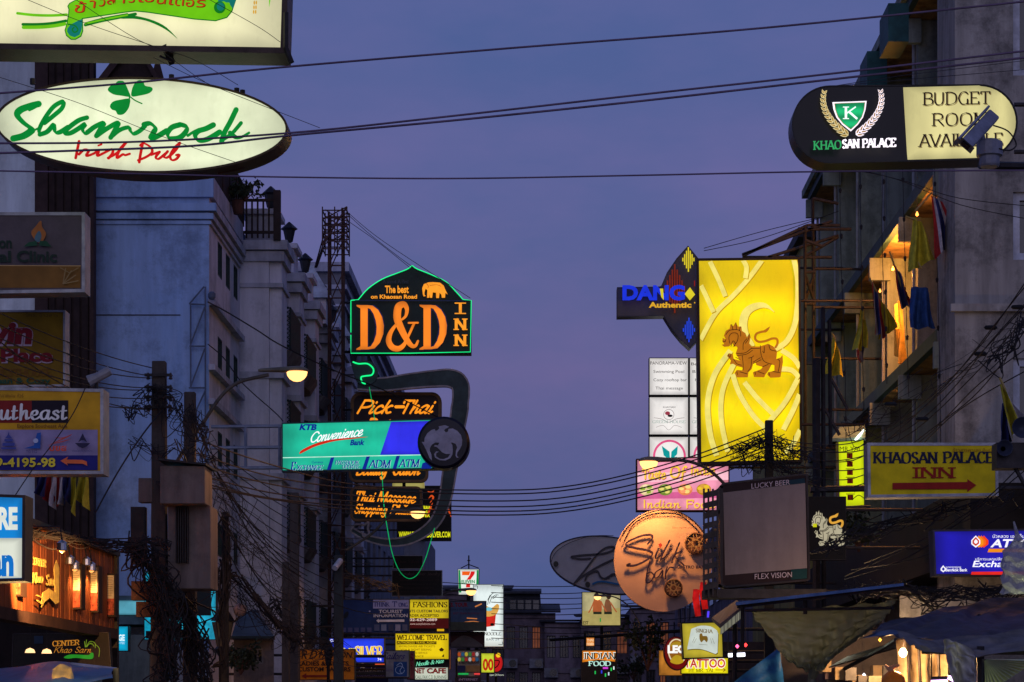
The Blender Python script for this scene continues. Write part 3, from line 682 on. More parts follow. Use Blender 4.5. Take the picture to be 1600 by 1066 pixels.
for yf in (37.62, 41.3, 45.0, 48.7, 52.4, 55.8):
    T.part('fin_wall', MB().box(XR + .3, 8.099, yf, yf + .2, 0, 14.38), GREEN)
    for z in floors: T.part('beam_end', MB().box(XR - .07, XR + .34, yf - .14, yf - .004, z - .62, z - .175), GREEN)
    T.part('pipe', MB().tube([(XR + .24, yf + .1, 0), (XR + .24, yf + .1, 14.3)], .035, 6), mat('grey_pipe', (.3, .31, .33), .5))
for z in (10.9, 8.0, 5.1):
    for ya, yb in ((37.9, 41.2), (41.6, 44.9), (45.3, 48.6), (49, 52.3), (52.7, 55.7)):
        T.part('balcony_door', MB().box(8.04, 8.098, ya + .5, ya + 1.5, z + .01, z + 2.0), DBROWN)
        T.part('balcony_window', MB().box(8.05, 8.098, ya + 1.8, ya + 2.8, z + .8, z + 2.0), GLASS)
for i, (a, b, c, d) in enumerate(((1388, 5, 1420, 65), (1355, 80, 1386, 136), (1282, 245, 1318, 262))):
    Yy = (38.5, 43.5, 53)[i]
    T.part('water_tank_box', MB().box(Xp(a, Yy), Xp(b * 0 + c, Yy), Yy, Yy + 1.0, Zp(d, Yy), Zp(b, Yy)), mat('teal_box_paint', (.02, .085, .09), .6, scale=3))
T.part('gutter', MB().box(Xp(1281, 56), Xp(1292, 56), 56, 56.6, Zp(310, 56), Zp(288, 56)), GREEN)
T.part('gutter', MB().box(Xp(1281, 56.7), Xp(1330, 56.7), 56.5, 57, Zp(322, 56.7), Zp(306, 56.7)), GREEN)
BULBO = lit('warm_bulb', (255, 170, 80), 2.5, 0, samp=False)
for i, (px, py, Yy, en) in enumerate(((1433, 335, 39.6, 22), (1395, 420, 43.2, 340), (1375, 455, 47, 3), (1405, 600, 43.4, 5))):
    q = Thing('balcony_bulb', ['bare warm bulb under the upper balcony slab beside the yellow flag', 'bright warm bulb lighting the cream balcony recess', 'warm bulb under the slab at the far end of the upper balcony', 'warm bulb behind the golden cloth on the lower balcony'][i], 'lamp', P(px, py, Yy))
    c = P(px, py, Yy); q.part('bulb', MB().lathe((c[0], c[1], c[2]), [(.005, -.035), (.025, -.02), (.03, 0), (.015, .03), (.01, .05)], 10), BULBO); q.part('cord', MB().tube([c + Vector((0, 0, .1)), c + Vector((0, 0, .3))], .008, 4), WIRE)
    l_ = point_light('bulb_light', c + Vector((0, -.1, -.12)), en, (1, .38, .07), .06); l_.parent = q.o; l_.location = Vector((0, -.1, -.12))
# narrow house behind it, yellow sign glow put into its wall colour, and dark lower shop fronts
YEL = mat('sign_glow_tinted_plaster', (.45, .36, .12), .85, scale=2, streak=.3)
T = Thing('narrow_house', 'narrow house tinted by yellow sign glow beyond the guesthouse block, behind the tall lion sign', 'building', (7.5, 60, 0))
zt = Zp(378, 58)
hs = [(a, a + .7, z, z + 1.5) for z in (12, 9.2, 6.4) for a in (60, 63, 66)]
q = MB(); wallgrid(q, fR(6.75), 57.8, 72, 0, zt, hs, .2); q.quad((6.75, 57.8, 0), (7.9, 57.8, 0), (7.9, 57.8, zt), (6.75, 57.8, zt)); T.part('wall', q, YEL); windows(T, fR(6.75), hs, .15)
T.part('eaves', MB().box(6.55, 8.2, 57.4, 72, zt, zt + .25), ROOF)
T = Thing('far_right_row', 'dark row of buildings beyond the yellow-tinted house on the right', 'building', (8, 95, 0))
T.part('wall', MB().box(7.2, 12, 74, 122, 0, 9.5), PUR2)
for i in range(12):
    T.part('window', MB().box(7.15, 7.19, 75 + i * 3.8, 77 + i * 3.8, 6.2, 7.8), GLASS)
LOW = mat('dark_shopfront', (.014, .012, .013), .7, scale=2)
T = Thing('shop_arcade', 'unlit dark shop fronts with signboards under the guesthouse block', 'shop front', (7, 44, 0))
T.part('fascia', MB().box(6.3, 8.05, 33, 56, 3.9, 5.0), LOW)
T.part('fascia_board', MB().box(7.2, 11, 31, 33, 3.6, 5.6), LOW)
for i in range(7): T.part('shutter', MB().box(6.9, 7.0, 37.6 + i * 2.6, 40 + i * 2.6, 0, 3.88), mat('steel_shutter', (.04, .036, .034), .6, .4))
T.part('pale_panel', MB().box(Xp(1405, 33), Xp(1545, 33), 32.9, 32.98, Zp(965, 33), Zp(932, 33)), mat('pale_fascia', (.2, .19, .19), .8, streak=.5))
for i in range(5): T.part('signboard', MB().box(7.3 + i * .72, 7.95 + i * .72, 30.9, 30.98, 3.75, 4.6), mat('faded_board', (.06, .035, .03), .8, scale=3))

# ============================================================ signs
def Zm(k, ox, oy, *pts): return [(ox + a / k, oy + b / k) for a, b in pts]
# --- cream lightbox at the top left with the green scroll
cream = lit('cream_lightbox', (244, 238, 188), .88, .10, 'v', .55, .05, base=.3)
S = Sign('lightbox_sign', 'big cream lightbox with a green scroll and red Thai lettering, topmost on the left', 'sign', 22, [(-90, -170), (455, -170), (447, 84), (-90, 76)], .42, FRAME, cream, 9, bracket=(-1, -9), back=True)
gr, dg, tl = ink((110, 200, 15), .9), ink((15, 125, 30), .8), ink((15, 120, 110), .9)
z3 = lambda *p: Zm(8, 0, 0, *p); z4 = lambda *p: Zm(6.154, 200, 0, *p)
S.strokes([[4.2] + z3((220, 170), (420, 192), (640, 198), (835, 188))], gr)
S.strokes([[4.5] + z3((290, 312), (480, 312), (660, 298), (830, 268))], dg)
S.strokes([[5.5] + z3((300, 352), (500, 350), (680, 335), (815, 310))], gr)
S.strokes([[5] + z3((1075, 325), (1250, 280), (1450, 240), (1700, 190)), [3] + z3((1075, 305), (1300, 245), (1600, 190))], dg)
S.strokes([[2.6] + z3((1080, 312), (1300, 262), (1600, 205))], gr)
S.poly(cr(z4((-60, 195), (40, 168), (120, 175), (260, 215), (380, 280), (485, 390), (400, 320), (300, 262), (180, 215), (60, 196)), 3, True), dg, 'leaf')
# scroll: outline then body
body = [(107, -12), (116, 2), (108, 10), (110, 20), (107, 42), (103, 52), (109, 62), (119, 65), (129, 60), (132, 50), (131, 32), (160, 24), (190, 21), (225, 24), (270, 30), (312, 35), (340, 36), (357, 30), (366, 16), (372, -12)]
body = z3((1010, -10), (880, 60), (855, 100), (870, 140), (865, 200), (845, 320), (820, 400), (840, 470), (900, 520), (960, 520), (1030, 480), (1055, 410), (1050, 260)) + z4((-20, 140), (80, 128), (200, 140), (400, 170), (640, 205), (850, 222), (960, 190), (1010, 130), (1040, 40), (1060, -20))
S.poly(body, dg, 'scroll_outline')
S.poly(inset(body, 1.6), gr, 'scroll')
S.poly(z3((1040, 262), (980, 290), (900, 330), (860, 380), (855, 420), (890, 470), (950, 490), (1010, 460), (1035, 400), (1046, 300)), tl, 'scroll_curl')
S.strokes([[2.2] + z3((870, 330), (950, 345), (990, 400), (950, 430), (920, 400), (940, 370))], dg)
S.poly(z4((880, -20), (1060, -20), (1020, 110), (985, 60), (930, 35), (875, 50)), tl, 'scroll_curl')
S.poly(ell(345, 15.5, 9, 9.5, 20), dg, 'scroll_curl'); S.poly(ell(346.5, 14.5, 6, 6.5, 20), tl, 'scroll_curl')
S.strokes([[1.8] + z4((950, 60), (985, 60), (975, 120), (930, 160))], gr)
S.poly(z4((540, -12), (880, -12), (870, 10), (700, 8), (560, 0)), dg, 'scroll_shade')
wv = lambda X: (0 if X < 200 else 0) + 10.5 * math.cos((X - 215) / 135 * 1.25) * -1 + 10.5 * -0
red = ink((190, 60, 15), .85)
for t_, x0, x1, yb in (('ข้', 120, 138, 24.5), ('า', 143, 153, 18), ('ว', 158, 168, 16), ('ส', 171, 186, 13.5), ('า', 190, 200, 12.5), ('ร', 205, 215, 12), ('เ', 221, 229, 12), ('ซ็', 231, 247, 12.5), ('น', 250, 265, 16), ('เ', 269, 276, 18), ('ต', 279, 293, 20), ('อ', 296, 309, 22), ('ร์', 312, 329, 23.5)):
    S.text(t_, x0 + .8, x1 + .8, yb + .6, 14.5, ink((110, 35, 10), .7), slant=.1)
    S.text(t_, x0, x1, yb, 14.5, red, slant=.1)
for i in range(5):
    for dx in (-1.6, 1.6): S.poly(ell(405 + dx - i * .3, 3 + i * 7.5, 1.2, 3.2, 10), ink((215, 160, 40), .9), 'rice_grain')
S.poly(z4((1385, -30), (1415, -30), (1410, 60), (1392, 165), (1390, 60)), gr, 'leaf')
S.part('stay_clamp', MB().tube([P(255, 70, 22), P(268, 98, 22.2)], .04, 5).tube([P(250, 88, 22), P(268, 96, 22.1)], .012, 4), DARK)
S.part('corner_strut', MB().tube([P(447, 20, 21.9), P(447, 75, 21.9), P(456, 98, 21.9)], .03, 5), DARK)

# --- shamrock ellipse
sham = lit('shamrock_lightbox', (236, 243, 205), .88, .15, 'h', .6, .07, base=.3, scale=2.2)
S = Sign('oval_pub_sign', 'glowing cream oval lightbox reading Shamrock Irish Pub with a green clover', 'sign', 24, ell(221, 196, 229, 75, 72, rot=1.6), .38, FRAME, sham, 3.5, bracket=(-1, -9), back=True)
G1 = ink((0, 132, 48), .95)
a = lambda *p: Zm(7.105, 0, 120, *p); b = lambda *p: Zm(7.105, 200, 120, *p)
S.brush([a((430, 305), (350, 325), (230, 370), (195, 430), (260, 510), (350, 580), (340, 610), (260, 660), (150, 688))], G1, 11.6, -35, .55)
S.brush([a((330, 375), (400, 340), (425, 310))], G1, 4.3, -35, .6)
S.brush([a((455, 655), (440, 600), (490, 490), (590, 350), (680, 290), (715, 290), (690, 360), (600, 440), (500, 520))], G1, 7.3, -50, .45)
S.brush([a((450, 650), (530, 620), (600, 545), (610, 560), (620, 620), (670, 625), (760, 570))], G1, 7.9, -45, .45)
S.brush([a((390, 605), (430, 585), (470, 560))], G1, 3.7, 0, .8)
S.brush([a((975, 468), (880, 500), (760, 590), (725, 640), (790, 640), (880, 590), (955, 540), (925, 590), (960, 640), (1060, 570), (1165, 525), (1120, 600), (1080, 670))], G1, 7.9, -45, .45)
S.brush([a((1085, 670), (1200, 590), (1325, 525), (1290, 600), (1240, 690))], G1, 7.9, -45, .45)
S.brush([a((1245, 685), (1340, 610), (1440, 580)) + b((40, 620), (75, 650), (140, 620), (200, 565))], G1, 7.3, -45, .5)
S.brush([b((190, 550), (260, 540), (315, 590), (290, 650), (265, 705), (340, 680), (440, 620))], G1, 8.8, -45, .5)
S.brush([b((590, 555), (500, 585), (455, 650), (480, 705), (580, 700), (650, 640), (665, 580), (590, 550))], G1, 8.8, -60, .45)
S.brush([b((960, 560), (880, 600), (790, 630), (760, 680), (800, 730), (900, 715), (1030, 640))], G1, 9.0, -45, .5)
S.brush([b((680, 680), (740, 640), (800, 610))], G1, 4.9, -20, .6)
S.brush([b((1215, 395), (1150, 530), (1090, 640), (1055, 745))], G1, 8.5, 0, .6)
S.brush([b((1060, 735), (1130, 690), (1190, 640), (1270, 545))], G1, 6.3, -20, .7)
S.brush([b((1150, 655), (1215, 705), (1280, 700), (1360, 655))], G1, 7.3, 30, .55)
R1 = ink((200, 20, 22), .9)
ii = lambda *p: Zm(7.105, 0, 120, *p)
S.brush([ii((905, 752), (887, 840), (868, 935)), ii((905, 895), (960, 845), (1012, 852), (985, 912), (1060, 890), (1122, 858), (1105, 912), (1180, 880), (1268, 838), (1275, 880), (1232, 938)),
         ii((1225, 936), (1330, 875), (1425, 765)), ii((1425, 765), (1360, 835), (1322, 935), (1390, 895), (1412, 905), (1465, 890))], R1, 4.6, -20, .6)
S.brush([ii((1120, 800), (1155, 788))], R1, 3, 0, 1)
S.brush([b((187, 790), (165, 900), (152, 985)), b((165, 800), (205, 778), (280, 825), (292, 880), (225, 930), (140, 965)), b((285, 905), (330, 888), (378, 872)),
         b((375, 875), (335, 930), (365, 950), (440, 892)), b((465, 868), (425, 920), (450, 938), (500, 908), (560, 845), (600, 775)), b((598, 775), (545, 825), (495, 910), (510, 962), (560, 952), (595, 905), (560, 908))], R1, 4.6, -20, .6)
def clover(cx, cy, pts): return cr(pts, 4, True)
S.poly(clover(0, 0, a((1475, 265), (1380, 255), (1290, 240), (1228, 195), (1250, 150), (1300, 130), (1340, 92), (1400, 95), (1430, 140), (1455, 200))), G1, 'clover_leaf')
S.poly(clover(0, 0, b((70, 262), (75, 180), (110, 110), (160, 82), (200, 105), (220, 145), (285, 160), (302, 190), (260, 230), (160, 255))), G1, 'clover_leaf')
S.poly(clover(0, 0, a((1470, 290), (1380, 298), (1290, 320), (1252, 370), (1275, 410), (1315, 425), (1340, 465), (1400, 462), (1450, 410), (1472, 350))), G1, 'clover_leaf')
S.strokes([[2.0] + b((50, 265), (110, 310), (185, 345))], G1, name='clover_stem'); S.strokes([[2.2] + b((20, 180), (50, 265), (35, 330))], G1, name='clover_stem')
for px, py in ((370, 141), (379, 144), (51, 126), (268, 120)): S.part('lug', MB().tube([P(px, py + 6, 24.1), P(px, py - 3, 24.1)], .03, 6), DARK)
S.part('drip_cap', MB().tube([P(340, 268, 24.2), P(372, 262, 24.2), P(392, 252, 24.2)], .03, 5), RUST)

# --- unlit clinic sign
GREYP = mat('grey_sign_print', (.10, .076, .092), .5, var=.15)
S = Sign('clinic_sign', 'unlit grey lightbox lettered Clinic with a flame emblem and brown lower band', 'sign', 26, [(-60, 332), (133, 332), (133, 457), (-60, 460)], .3, ALU, GREYP, 5, bracket=(-1, -9))
S.poly(R(-55, 416, 126, 450), ink((96, 66, 28)), 'band'); S.strokes([[1.4, (-55, 415), (126, 416)]], ink((150, 120, 80)), smooth=False, name='rule')
S.text('on', -1, 19, 388, 17, ink((25, 38, 32)), bold=.03); S.text('al', -2, 18, 410, 17, ink((25, 38, 32)), bold=.03); S.text('Clinic', 27, 90, 410, 17, ink((25, 38, 32)), bold=.03)
S.poly(cr([(65, 346), (67, 356), (73, 366), (68, 378), (62, 381), (54, 374), (50, 364), (56, 356)], 4, True), ink((130, 78, 40)), 'flame'); S.poly(cr([(62, 362), (66, 370), (62, 380), (55, 374)], 4, True), ink((60, 84, 96)), 'flame')
S.poly([(38, 387), (46, 380), (58, 378), (60, 385), (50, 386)], ink((24, 58, 42)), 'leaf'); S.poly([(62, 385), (64, 378), (74, 378), (82, 387), (70, 386)], ink((24, 58, 42)), 'leaf')
S.strokes([[1.6] + [(96 + 4, 445), (100 + math.cos(t) * 24, 445 - math.sin(t) * 24)] for t in (.2, .6, 1.0, 1.4)] + [[1.4, (96, 420), (110, 428), (124, 420)]], ink((112, 92, 60)), smooth=False, name='ornament')
# --- yellow guesthouse place sign
S = Sign('guesthouse_sign', 'unlit ochre sign with big red outlined letters Place, under the clinic sign', 'sign', 27.5, [(-60, 485), (102, 485), (102, 604), (-60, 606)], .25, ALU, ink((104, 78, 14)), 3, bracket=(-1, -9))
S.text('vin', -14, 52, 537, 32, ink((150, 130, 140)), bold=.09, slant=.1); S.text('vin', -15, 51, 536, 32, ink((98, 18, 26)), bold=.05, slant=.1)
S.text('Place', 3, 84, 566, 19, ink((150, 130, 140)), bold=.08); S.text('Place', 2, 83, 565, 19, ink((98, 18, 26)), bold=.045)
S.text('GUESTHOUSE', -18, 82, 588, 11, ink((96, 62, 20)), 'serif', weight=.2); S.text('Clean & Cozy', -20, 80, 600, 9, ink((28, 62, 44)), bold=.03); S.text('โทร. ข้าวสาร', 42, 92, 496, 5, ink((70, 48, 18)))
# --- southeast travel sign
S = Sign('travel_sign', 'travel agent sign with white Southeast lettering, airline emblems and a phone number', 'sign', 25, [(-60, 604), (162, 608), (162, 741), (-60, 741)], .32, ALU, ink((158, 118, 22)), 5, bracket=(-1, -9))
S.poly(R(-55, 626, 50, 661), ink((96, 22, 22)), 'band'); S.poly(R(50, 626, 107, 661), ink((22, 16, 28)), 'band')
S.poly(R(-55, 672, 153, 712), ink((112, 104, 136)), 'band'); S.poly(R(-55, 712, 153, 735), ink((26, 26, 92)), 'band')
S.text('So', -46, 0, 656, 22, ink((200, 196, 210)), 'serif', weight=.22, nib=20); S.text('utheast', 0, 106, 656, 23, ink((200, 196, 210)), 'script', weight=.2, contrast=.4, slant=.0, nib=10, track=.3)
S.text('Explore Southeast Asia', 28, 106, 669, 5.5, ink((92, 60, 18)), bold=.02); S.text('ราคาพิเศษ ทัวร์', -2, 38, 622, 5.5, ink((84, 52, 20)))
S.text('029-4195-98', -28, 88, 730, 13.5, ink((196, 160, 44)), bold=.03)
S.poly([(96, 721), (108, 714.5), (106, 719), (130, 719.5), (137, 722), (138, 729), (131, 725.5), (106, 725), (108, 728.5)], ink((196, 84, 48)), 'arrow')
S.poly([(-40, 705), (1, 705), (1, 679), (-40, 679)], ink((24, 22, 60)), 'emblem')
S.polys([R(4, 700, 27, 703), R(6, 693, 25, 698), R(9, 687, 22, 691), [(10, 686), (15.5, 679), (21, 686)], [(14.6, 680), (15.5, 675), (16.4, 680)]], ink((52, 60, 120)), 'emblem')
S.poly([(39, 702), (55, 697), (60, 678), (66, 677), (65, 702)], ink((28, 66, 130)), 'emblem'); S.poly(ell(58, 690, 4, 3.6, 14), ink((140, 150, 190)), 'emblem'); S.text('TG 312', 43, 60, 709, 4.2, ink((52, 52, 92))); S.text('สายการบิน', 5, 24, 709, 4, ink((52, 52, 92)))
S.strokes([[2, (77, 698), (95, 690), (110, 683), (115, 680)], [1.6, (82, 696), (98, 692), (113, 688)], [1.6, (88, 685), (100, 686), (112, 682)]], ink((150, 62, 52)), name='emblem', taper=True); S.text('บขส', 80, 107, 706, 9, ink((170, 60, 36)), bold=.03)
S.polys([[(125, 693), (132, 679), (139, 693), (134, 690), (130, 690)], [(120, 694), (144, 694), (138, 700), (132, 702), (126, 700)]], ink((34, 32, 56)), 'emblem'); S.text('การรถไฟแห่งประเทศไทย', 116, 147, 708, 3.6, ink((52, 52, 92)))
# --- blue RE / n lightbox
S = Sign('blue_lightbox', 'bright blue and cream lightbox at the left edge, ending in RE and n', 'sign', 20, [(-70, 770), (40, 774), (39, 908), (-70, 910)], .3, FRAME, lit('blue_face', (12, 128, 205), .95, .06), 4.5, bracket=(-1, -8.5))
S.poly([(-66, 841), (35.5, 841), (35, 903), (-66, 905)], lit('cream_face', (222, 226, 208), .92, .1), 'lower_face')
S.text('CARE', -42, 28, 826, 32, ink((226, 232, 220), .9), bold=.05); S.text('clean', -58, 22, 898, 42, ink((14, 112, 196), .9), bold=.05, slant=.0)

# --- D&D Inn
S = Sign('inn_sign', 'dark green domed sign with glowing orange D&D INN letters and green neon outline', 'sign', 61.5,
         cr([(560, 469), (575, 452), (597, 437), (622, 427), (637, 421), (644, 416)], 4) + cr([(645, 416.2), (652, 421), (672, 429), (697, 441), (713, 457), (722, 468)], 4) + [(736, 470), (736, 552), (549, 552), (549, 470)], .5,
         mat('green_sign_box', (.012, .05, .035), .5), mat('dark_green_face', (.006, .022, .016), .45), 2.2)
OR = lit('orange_letter', (250, 132, 28), .98, .2, scale=.9, samp=True, base=.3); ORR = ink((255, 158, 40), 1.0)
d = lambda *p: Zm(7.105, 550, 410, *p)
def bigD(ox):
    o = lambda *p: [(q[0] + ox, q[1]) for q in d(*p)]
    S.poly(o((50, 475), (250, 478), (300, 520), (345, 600), (362, 700), (350, 800), (310, 900), (250, 965), (180, 978), (48, 978), (50, 962), (95, 940), (95, 510), (52, 490))[:], ink((48, 56, 104)), 'letter_rim')
    # bowl as outer and inner loop
    q = MB(); off = S.nx() + .02
    outer = o(*[(175, 478), (230, 484), (290, 530), (335, 610), (355, 705), (348, 800), (310, 895), (250, 958), (175, 970)]); inner = o(*[(175, 510), (205, 520), (240, 575), (265, 650), (275, 720), (270, 800), (245, 880), (210, 935), (175, 945)])
    for i in range(8): q.quad(*[S.pl.pt(*p, off) for p in (outer[i], outer[i + 1], inner[i + 1], inner[i])])
    q.quad(*[S.pl.pt(*p, off) for p in o((95, 478), (175, 478), (175, 970), (95, 970))])
    q.quad(*[S.pl.pt(*p, off) for p in o((50, 475), (95, 478), (95, 515), (55, 492))]); q.quad(*[S.pl.pt(*p, off) for p in o((48, 975), (52, 960), (95, 935), (95, 975))])
    S.part('letter', q, OR); S.off += .02
    S.poly(o((185, 535), (205, 545), (235, 600), (262, 720), (235, 870), (200, 925), (185, 930)), mat('dark_green_face', (0, 0, 0)), 'letter_counter')
bigD(0); bigD(98.5)
S.off += .02
amp = cr(d((560, 640), (600, 600), (612, 530), (590, 480), (560, 475), (520, 500), (505, 570), (510, 650), (560, 770), (620, 880), (670, 935), (710, 930), (735, 880)), 5)
S.part('letter', (lambda q: (put_ribbon(q, S.pl, amp, [3.5 + 8.5 * max(0, math.sin(math.pi * (i / len(amp)))) ** 1.6 for i in range(len(amp))], S.nx()), q)[1])(MB()), OR)
am2 = cr(d((490, 700), (430, 790), (410, 880), (450, 950), (520, 965), (580, 920), (630, 820), (690, 690)), 5)
S.part('letter', (lambda q: (put_ribbon(q, S.pl, am2, [4 + 5.5 * max(0, math.sin(math.pi * min(1, (i / len(am2)) * 1.25))) for i in range(len(am2))], S.nx()), q)[1])(MB()), OR)
S.strokes([[3.0] + d((630, 680), (735, 678))], OR, smooth=False, name='letter')
for i, (ch, y) in enumerate((('I', 491.5), ('N', 516.5), ('N', 541.5))): S.text(ch, 711 if i else 713, 728.5 if i else 726, y, 17, ORR, 'serif', weight=.27, nib=10, contrast=.4, name='letter')
S.text('The best', 602, 639, 459, 11, ORR, bold=.03); S.text('on Khaosan Road', 580, 652, 468, 6, ORR, bold=.03); S.text('A secret A Best', 599, 639, 444.5, 6, ink((52, 60, 66)), 'serif', weight=.16)
S.strokes([[1.4, (556, 471), (730, 471.5)]], ink((44, 54, 84)), smooth=False, name='divider')
el = d((782, 300), (800, 255), (850, 235), (900, 232), (980, 238), (1020, 270), (1040, 320), (1065, 370), (1040, 350), (1035, 405), (1000, 405), (995, 370), (975, 350), (968, 408), (938, 408), (935, 350), (900, 345), (892, 405), (870, 405), (862, 365), (862, 405), (836, 405), (840, 320), (820, 305), (808, 340), (808, 370), (822, 385), (800, 392), (790, 370), (786, 330))
S.poly(el, ORR, 'elephant_emblem'); S.strokes([[.8] + d((830, 250), (850, 275), (845, 300)), [.7] + d((868, 270), (940, 262), (990, 278))], ink((200, 90, 20), .6), name='elephant_crease')
NEON = lit('green_neon', (20, 235, 130), 1.3, .1, samp=False)
S.neon([(548.5, 470), (548.5, 520)], NEON); S.neon([(548.5, 524), (548.5, 552.5), (640, 552.5), (735, 550.5), (736.5, 470), (723, 468.5)], NEON)
S.neon([(548.5, 470), (560, 469)] + cr([(560, 469), (575, 452), (597, 437), (622, 427), (637, 421), (643, 416)], 4) + cr([(645, 416.2), (652, 421), (672, 429), (697, 441), (713, 457), (723, 468)], 4), NEON)
S.part('bracket', MB().tube([P(549, 473, 61.6), P(540, 473, 62)], .04).tube([P(549, 550, 61.6), P(540, 550, 62)], .04), DARK)

# --- curled bracket frame with neon
GG = mat('grey_green_metal', (.04, .062, .066), .6, .1, scale=3); BR = mat('brown_metal_edge', (.16, .085, .04), .6, .2)
T = Thing('curled_sign_frame', 'grey-green metal frame curling like a hook round the massage parlour boards', 'sign frame', P(640, 850, 60), None)
spine = cr([(560, 602), (600, 603), (640, 598), (680, 594), (706, 594), (720, 606), (719, 640), (711, 690), (703, 740), (695, 785), (678, 820), (645, 843), (610, 849), (575, 842), (552, 830)], 5)
n_ = len(spine); ws = [max(7, 28 - 2 * abs(i - 22) * .25) if i < 30 else max(7, 26 - (i - 30) * .5) for i in range(n_)]
q = MB(); put_ribbon(q, Cross(60), spine, ws, .0, .28, False); T.part('frame', q, GG)
q = MB(); Lf, Rt = ribbon_px(spine, ws)
for e_ in (Lf, Rt): put_ribbon(q, Cross(60), e_, [2.6] * n_, .281, .02, False)
T.part('edge_strip', q, mat('pale_edge_strip', (.30, .26, .28), .5))
q = MB(); loop = ell(573, 586, 17, 17, 24); q.prism([Cross(60).pt(*p, .34) for p in [(549, 568)] + ell(573, 586, 19, 19, 20, -110, 150)], [Cross(60).pt(*p, .30) for p in [(549, 568)] + ell(573, 586, 19, 19, 20, -110, 150)]); T.part('curl_plate', q, GG)
T.part('curl_end', MB().tube([Cross(60).pt(*p, .3) for p in cr([(549, 832), (556, 822), (570, 822), (577, 818), (576, 828), (578, 836), (570, 840), (567, 832)], 4)], .035, 6), mat('pale_edge_strip', (.1, .1, .1)))
T.part('mounting', MB().tube([P(549, 640, 60.2), P(538, 641, 61.6)], .03).tube([P(549, 598, 60.2), P(540, 598, 61.6)], .03), DARK)
nn = T.part('neon_tube', MB().tube([Cross(60).pt(*p, .38) for p in cr([(553, 569), (562, 572), (576, 572), (585, 580), (583, 589), (572, 591), (566, 593), (568, 601), (573, 603)], 4)], .02, 6), NEON)
T3 = Thing('neon_cable', 'green glowing rope light hanging in a loose loop in front of the massage boards', 'rope light', P(640, 905, 58))
T3.part('tube', MB().tube([P(px, py, 58.2) for px, py in cr([(577, 605), (583, 640), (592, 700), (597, 745), (600, 790), (606, 830), (613, 865), (624, 892), (638, 904), (652, 898), (664, 875), (672, 850), (679, 825)], 5)], .011, 6), lit('dim_green_neon', (10, 190, 105), .8, .35, scale=4, samp=False))
MB1 = lambda: ink((45, 22, 26))
PB = mat('dark_maroon_face', (.022, .008, .010), .5); PG = mat('dark_teal_face', (.010, .020, .020), .5)
OT = ink((255, 150, 30), 1.05)
S = Sign('rounded_board', 'maroon rounded board with orange brush lettering Pick-Thai', 'sign', 60.4, rrect(548, 613, 690, 700, 15), .2, BR, PB, 5, group='massage parlour boards')
S.text('Pick', 556, 619, 646, 20, OT, 'script', weight=.2, contrast=.6, slant=.45, track=-.2); S.text('-', 617, 632, 642, 16, OT, 'script', weight=.3, contrast=.9, slant=0); S.text('Thai', 622, 682, 646, 20, OT, 'script', weight=.2, contrast=.6, slant=.45, track=-.2); S.text('Restaurant', 570, 670, 673, 18, OT, 'script', weight=.24, contrast=.7, slant=.5)
S = Sign('rounded_board', 'dark rounded board lettered Beauty Salon in orange, half hidden by the bank sign', 'sign', 60.4, rrect(545, 705, 669, 754, 12), .2, BR, PG, 4, group='massage parlour boards')
S.text('Beauty', 556, 608, 742, 19, OT, 'script', weight=.19, contrast=.6, slant=.4, track=-.2); S.text('Salon', 613, 660, 742, 19, OT, 'script', weight=.19, contrast=.6, slant=.4, track=-.2)
S = Sign('rounded_board', 'dark teal rounded board lettered Thai Massage Shopping Plaza in orange', 'sign', 60.4, rrect(547, 760, 660, 815, 10), .2, BR, PG, 4, group='massage parlour boards')
S.text('Thai', 553, 588, 784, 16, OT, 'script', weight=.17, contrast=.6, slant=.4, track=-.2, rot=.03); S.text('Massage', 589, 652, 783, 16, OT, 'script', weight=.17, contrast=.6, slant=.4, track=-.2, rot=.06)
S.text('Shopping', 553, 607, 802, 14, OT, 'script', weight=.17, contrast=.6, slant=.4, track=-.2, rot=.03); S.text('Plaza', 609, 646, 803, 14, OT, 'script', weight=.17, contrast=.6, slant=.4, track=-.2, rot=.03)
T = Thing('yellow_light_panel', 'small pale yellow lit strip panel between the two lower massage boards', 'sign', P(635, 762, 62))
T.part('panel', MB().box(Xp(613, 62), Xp(663, 62), 62, 62.2, Zp(762, 62), Zp(754, 62)), lit('pale_yellow_panel', (170, 160, 90), .9, .2)); T.part('hanger', MB().box(Xp(629, 62), Xp(634, 62), 61.9, 61.99, Zp(766, 62), Zp(750, 62)), DARK)

# --- bank sign with round emblem
TE = lit('teal_face', (28, 186, 150), .95, .14, 'h', .5, .09, scale=2)
S = Sign('bank_sign', 'glowing teal and blue bank lightbox with a dark round bird emblem at its right end', 'sign', 45, [(440, 661), (690, 654), (690, 733), (440, 737)], .32, mat('dark_teal_frame', (.01, .05, .05), .4, .3), TE, 2, back=True)
S.poly([(611, 659.5), (687, 657.5), (687, 710), (594, 711)], lit('royal_blue_face', (48, 48, 235), .92, .15, samp=True), 'blue_face')
S.strokes([[1.3, (442, 715.5), (560, 713), (684, 710.5)]], ink((190, 240, 220), 1), smooth=False, name='rule')
NV = ink((14, 40, 150), .8); k_ = lambda *p: Zm(7.27, 440, 650, *p)
S.polys([k_((560, 475), (600, 470), (560, 610), (515, 615)), k_((965, 462), (1005, 460), (960, 605), (915, 607)), k_((1305, 455), (1345, 452), (1305, 600), (1262, 600)), k_((1585, 600), (1700, 600), (1700, 500), (1600, 540))], NV, 'blue_bar')
S.text('KTB', 467.5, 495, 672, 8.5, NV, bold=.05, slant=.25)
S.text('Convenience', 483, 570, 692, 15, ink((250, 255, 255), 1), 'script', weight=.15, slant=.45, rot=-.13, contrast=.6)
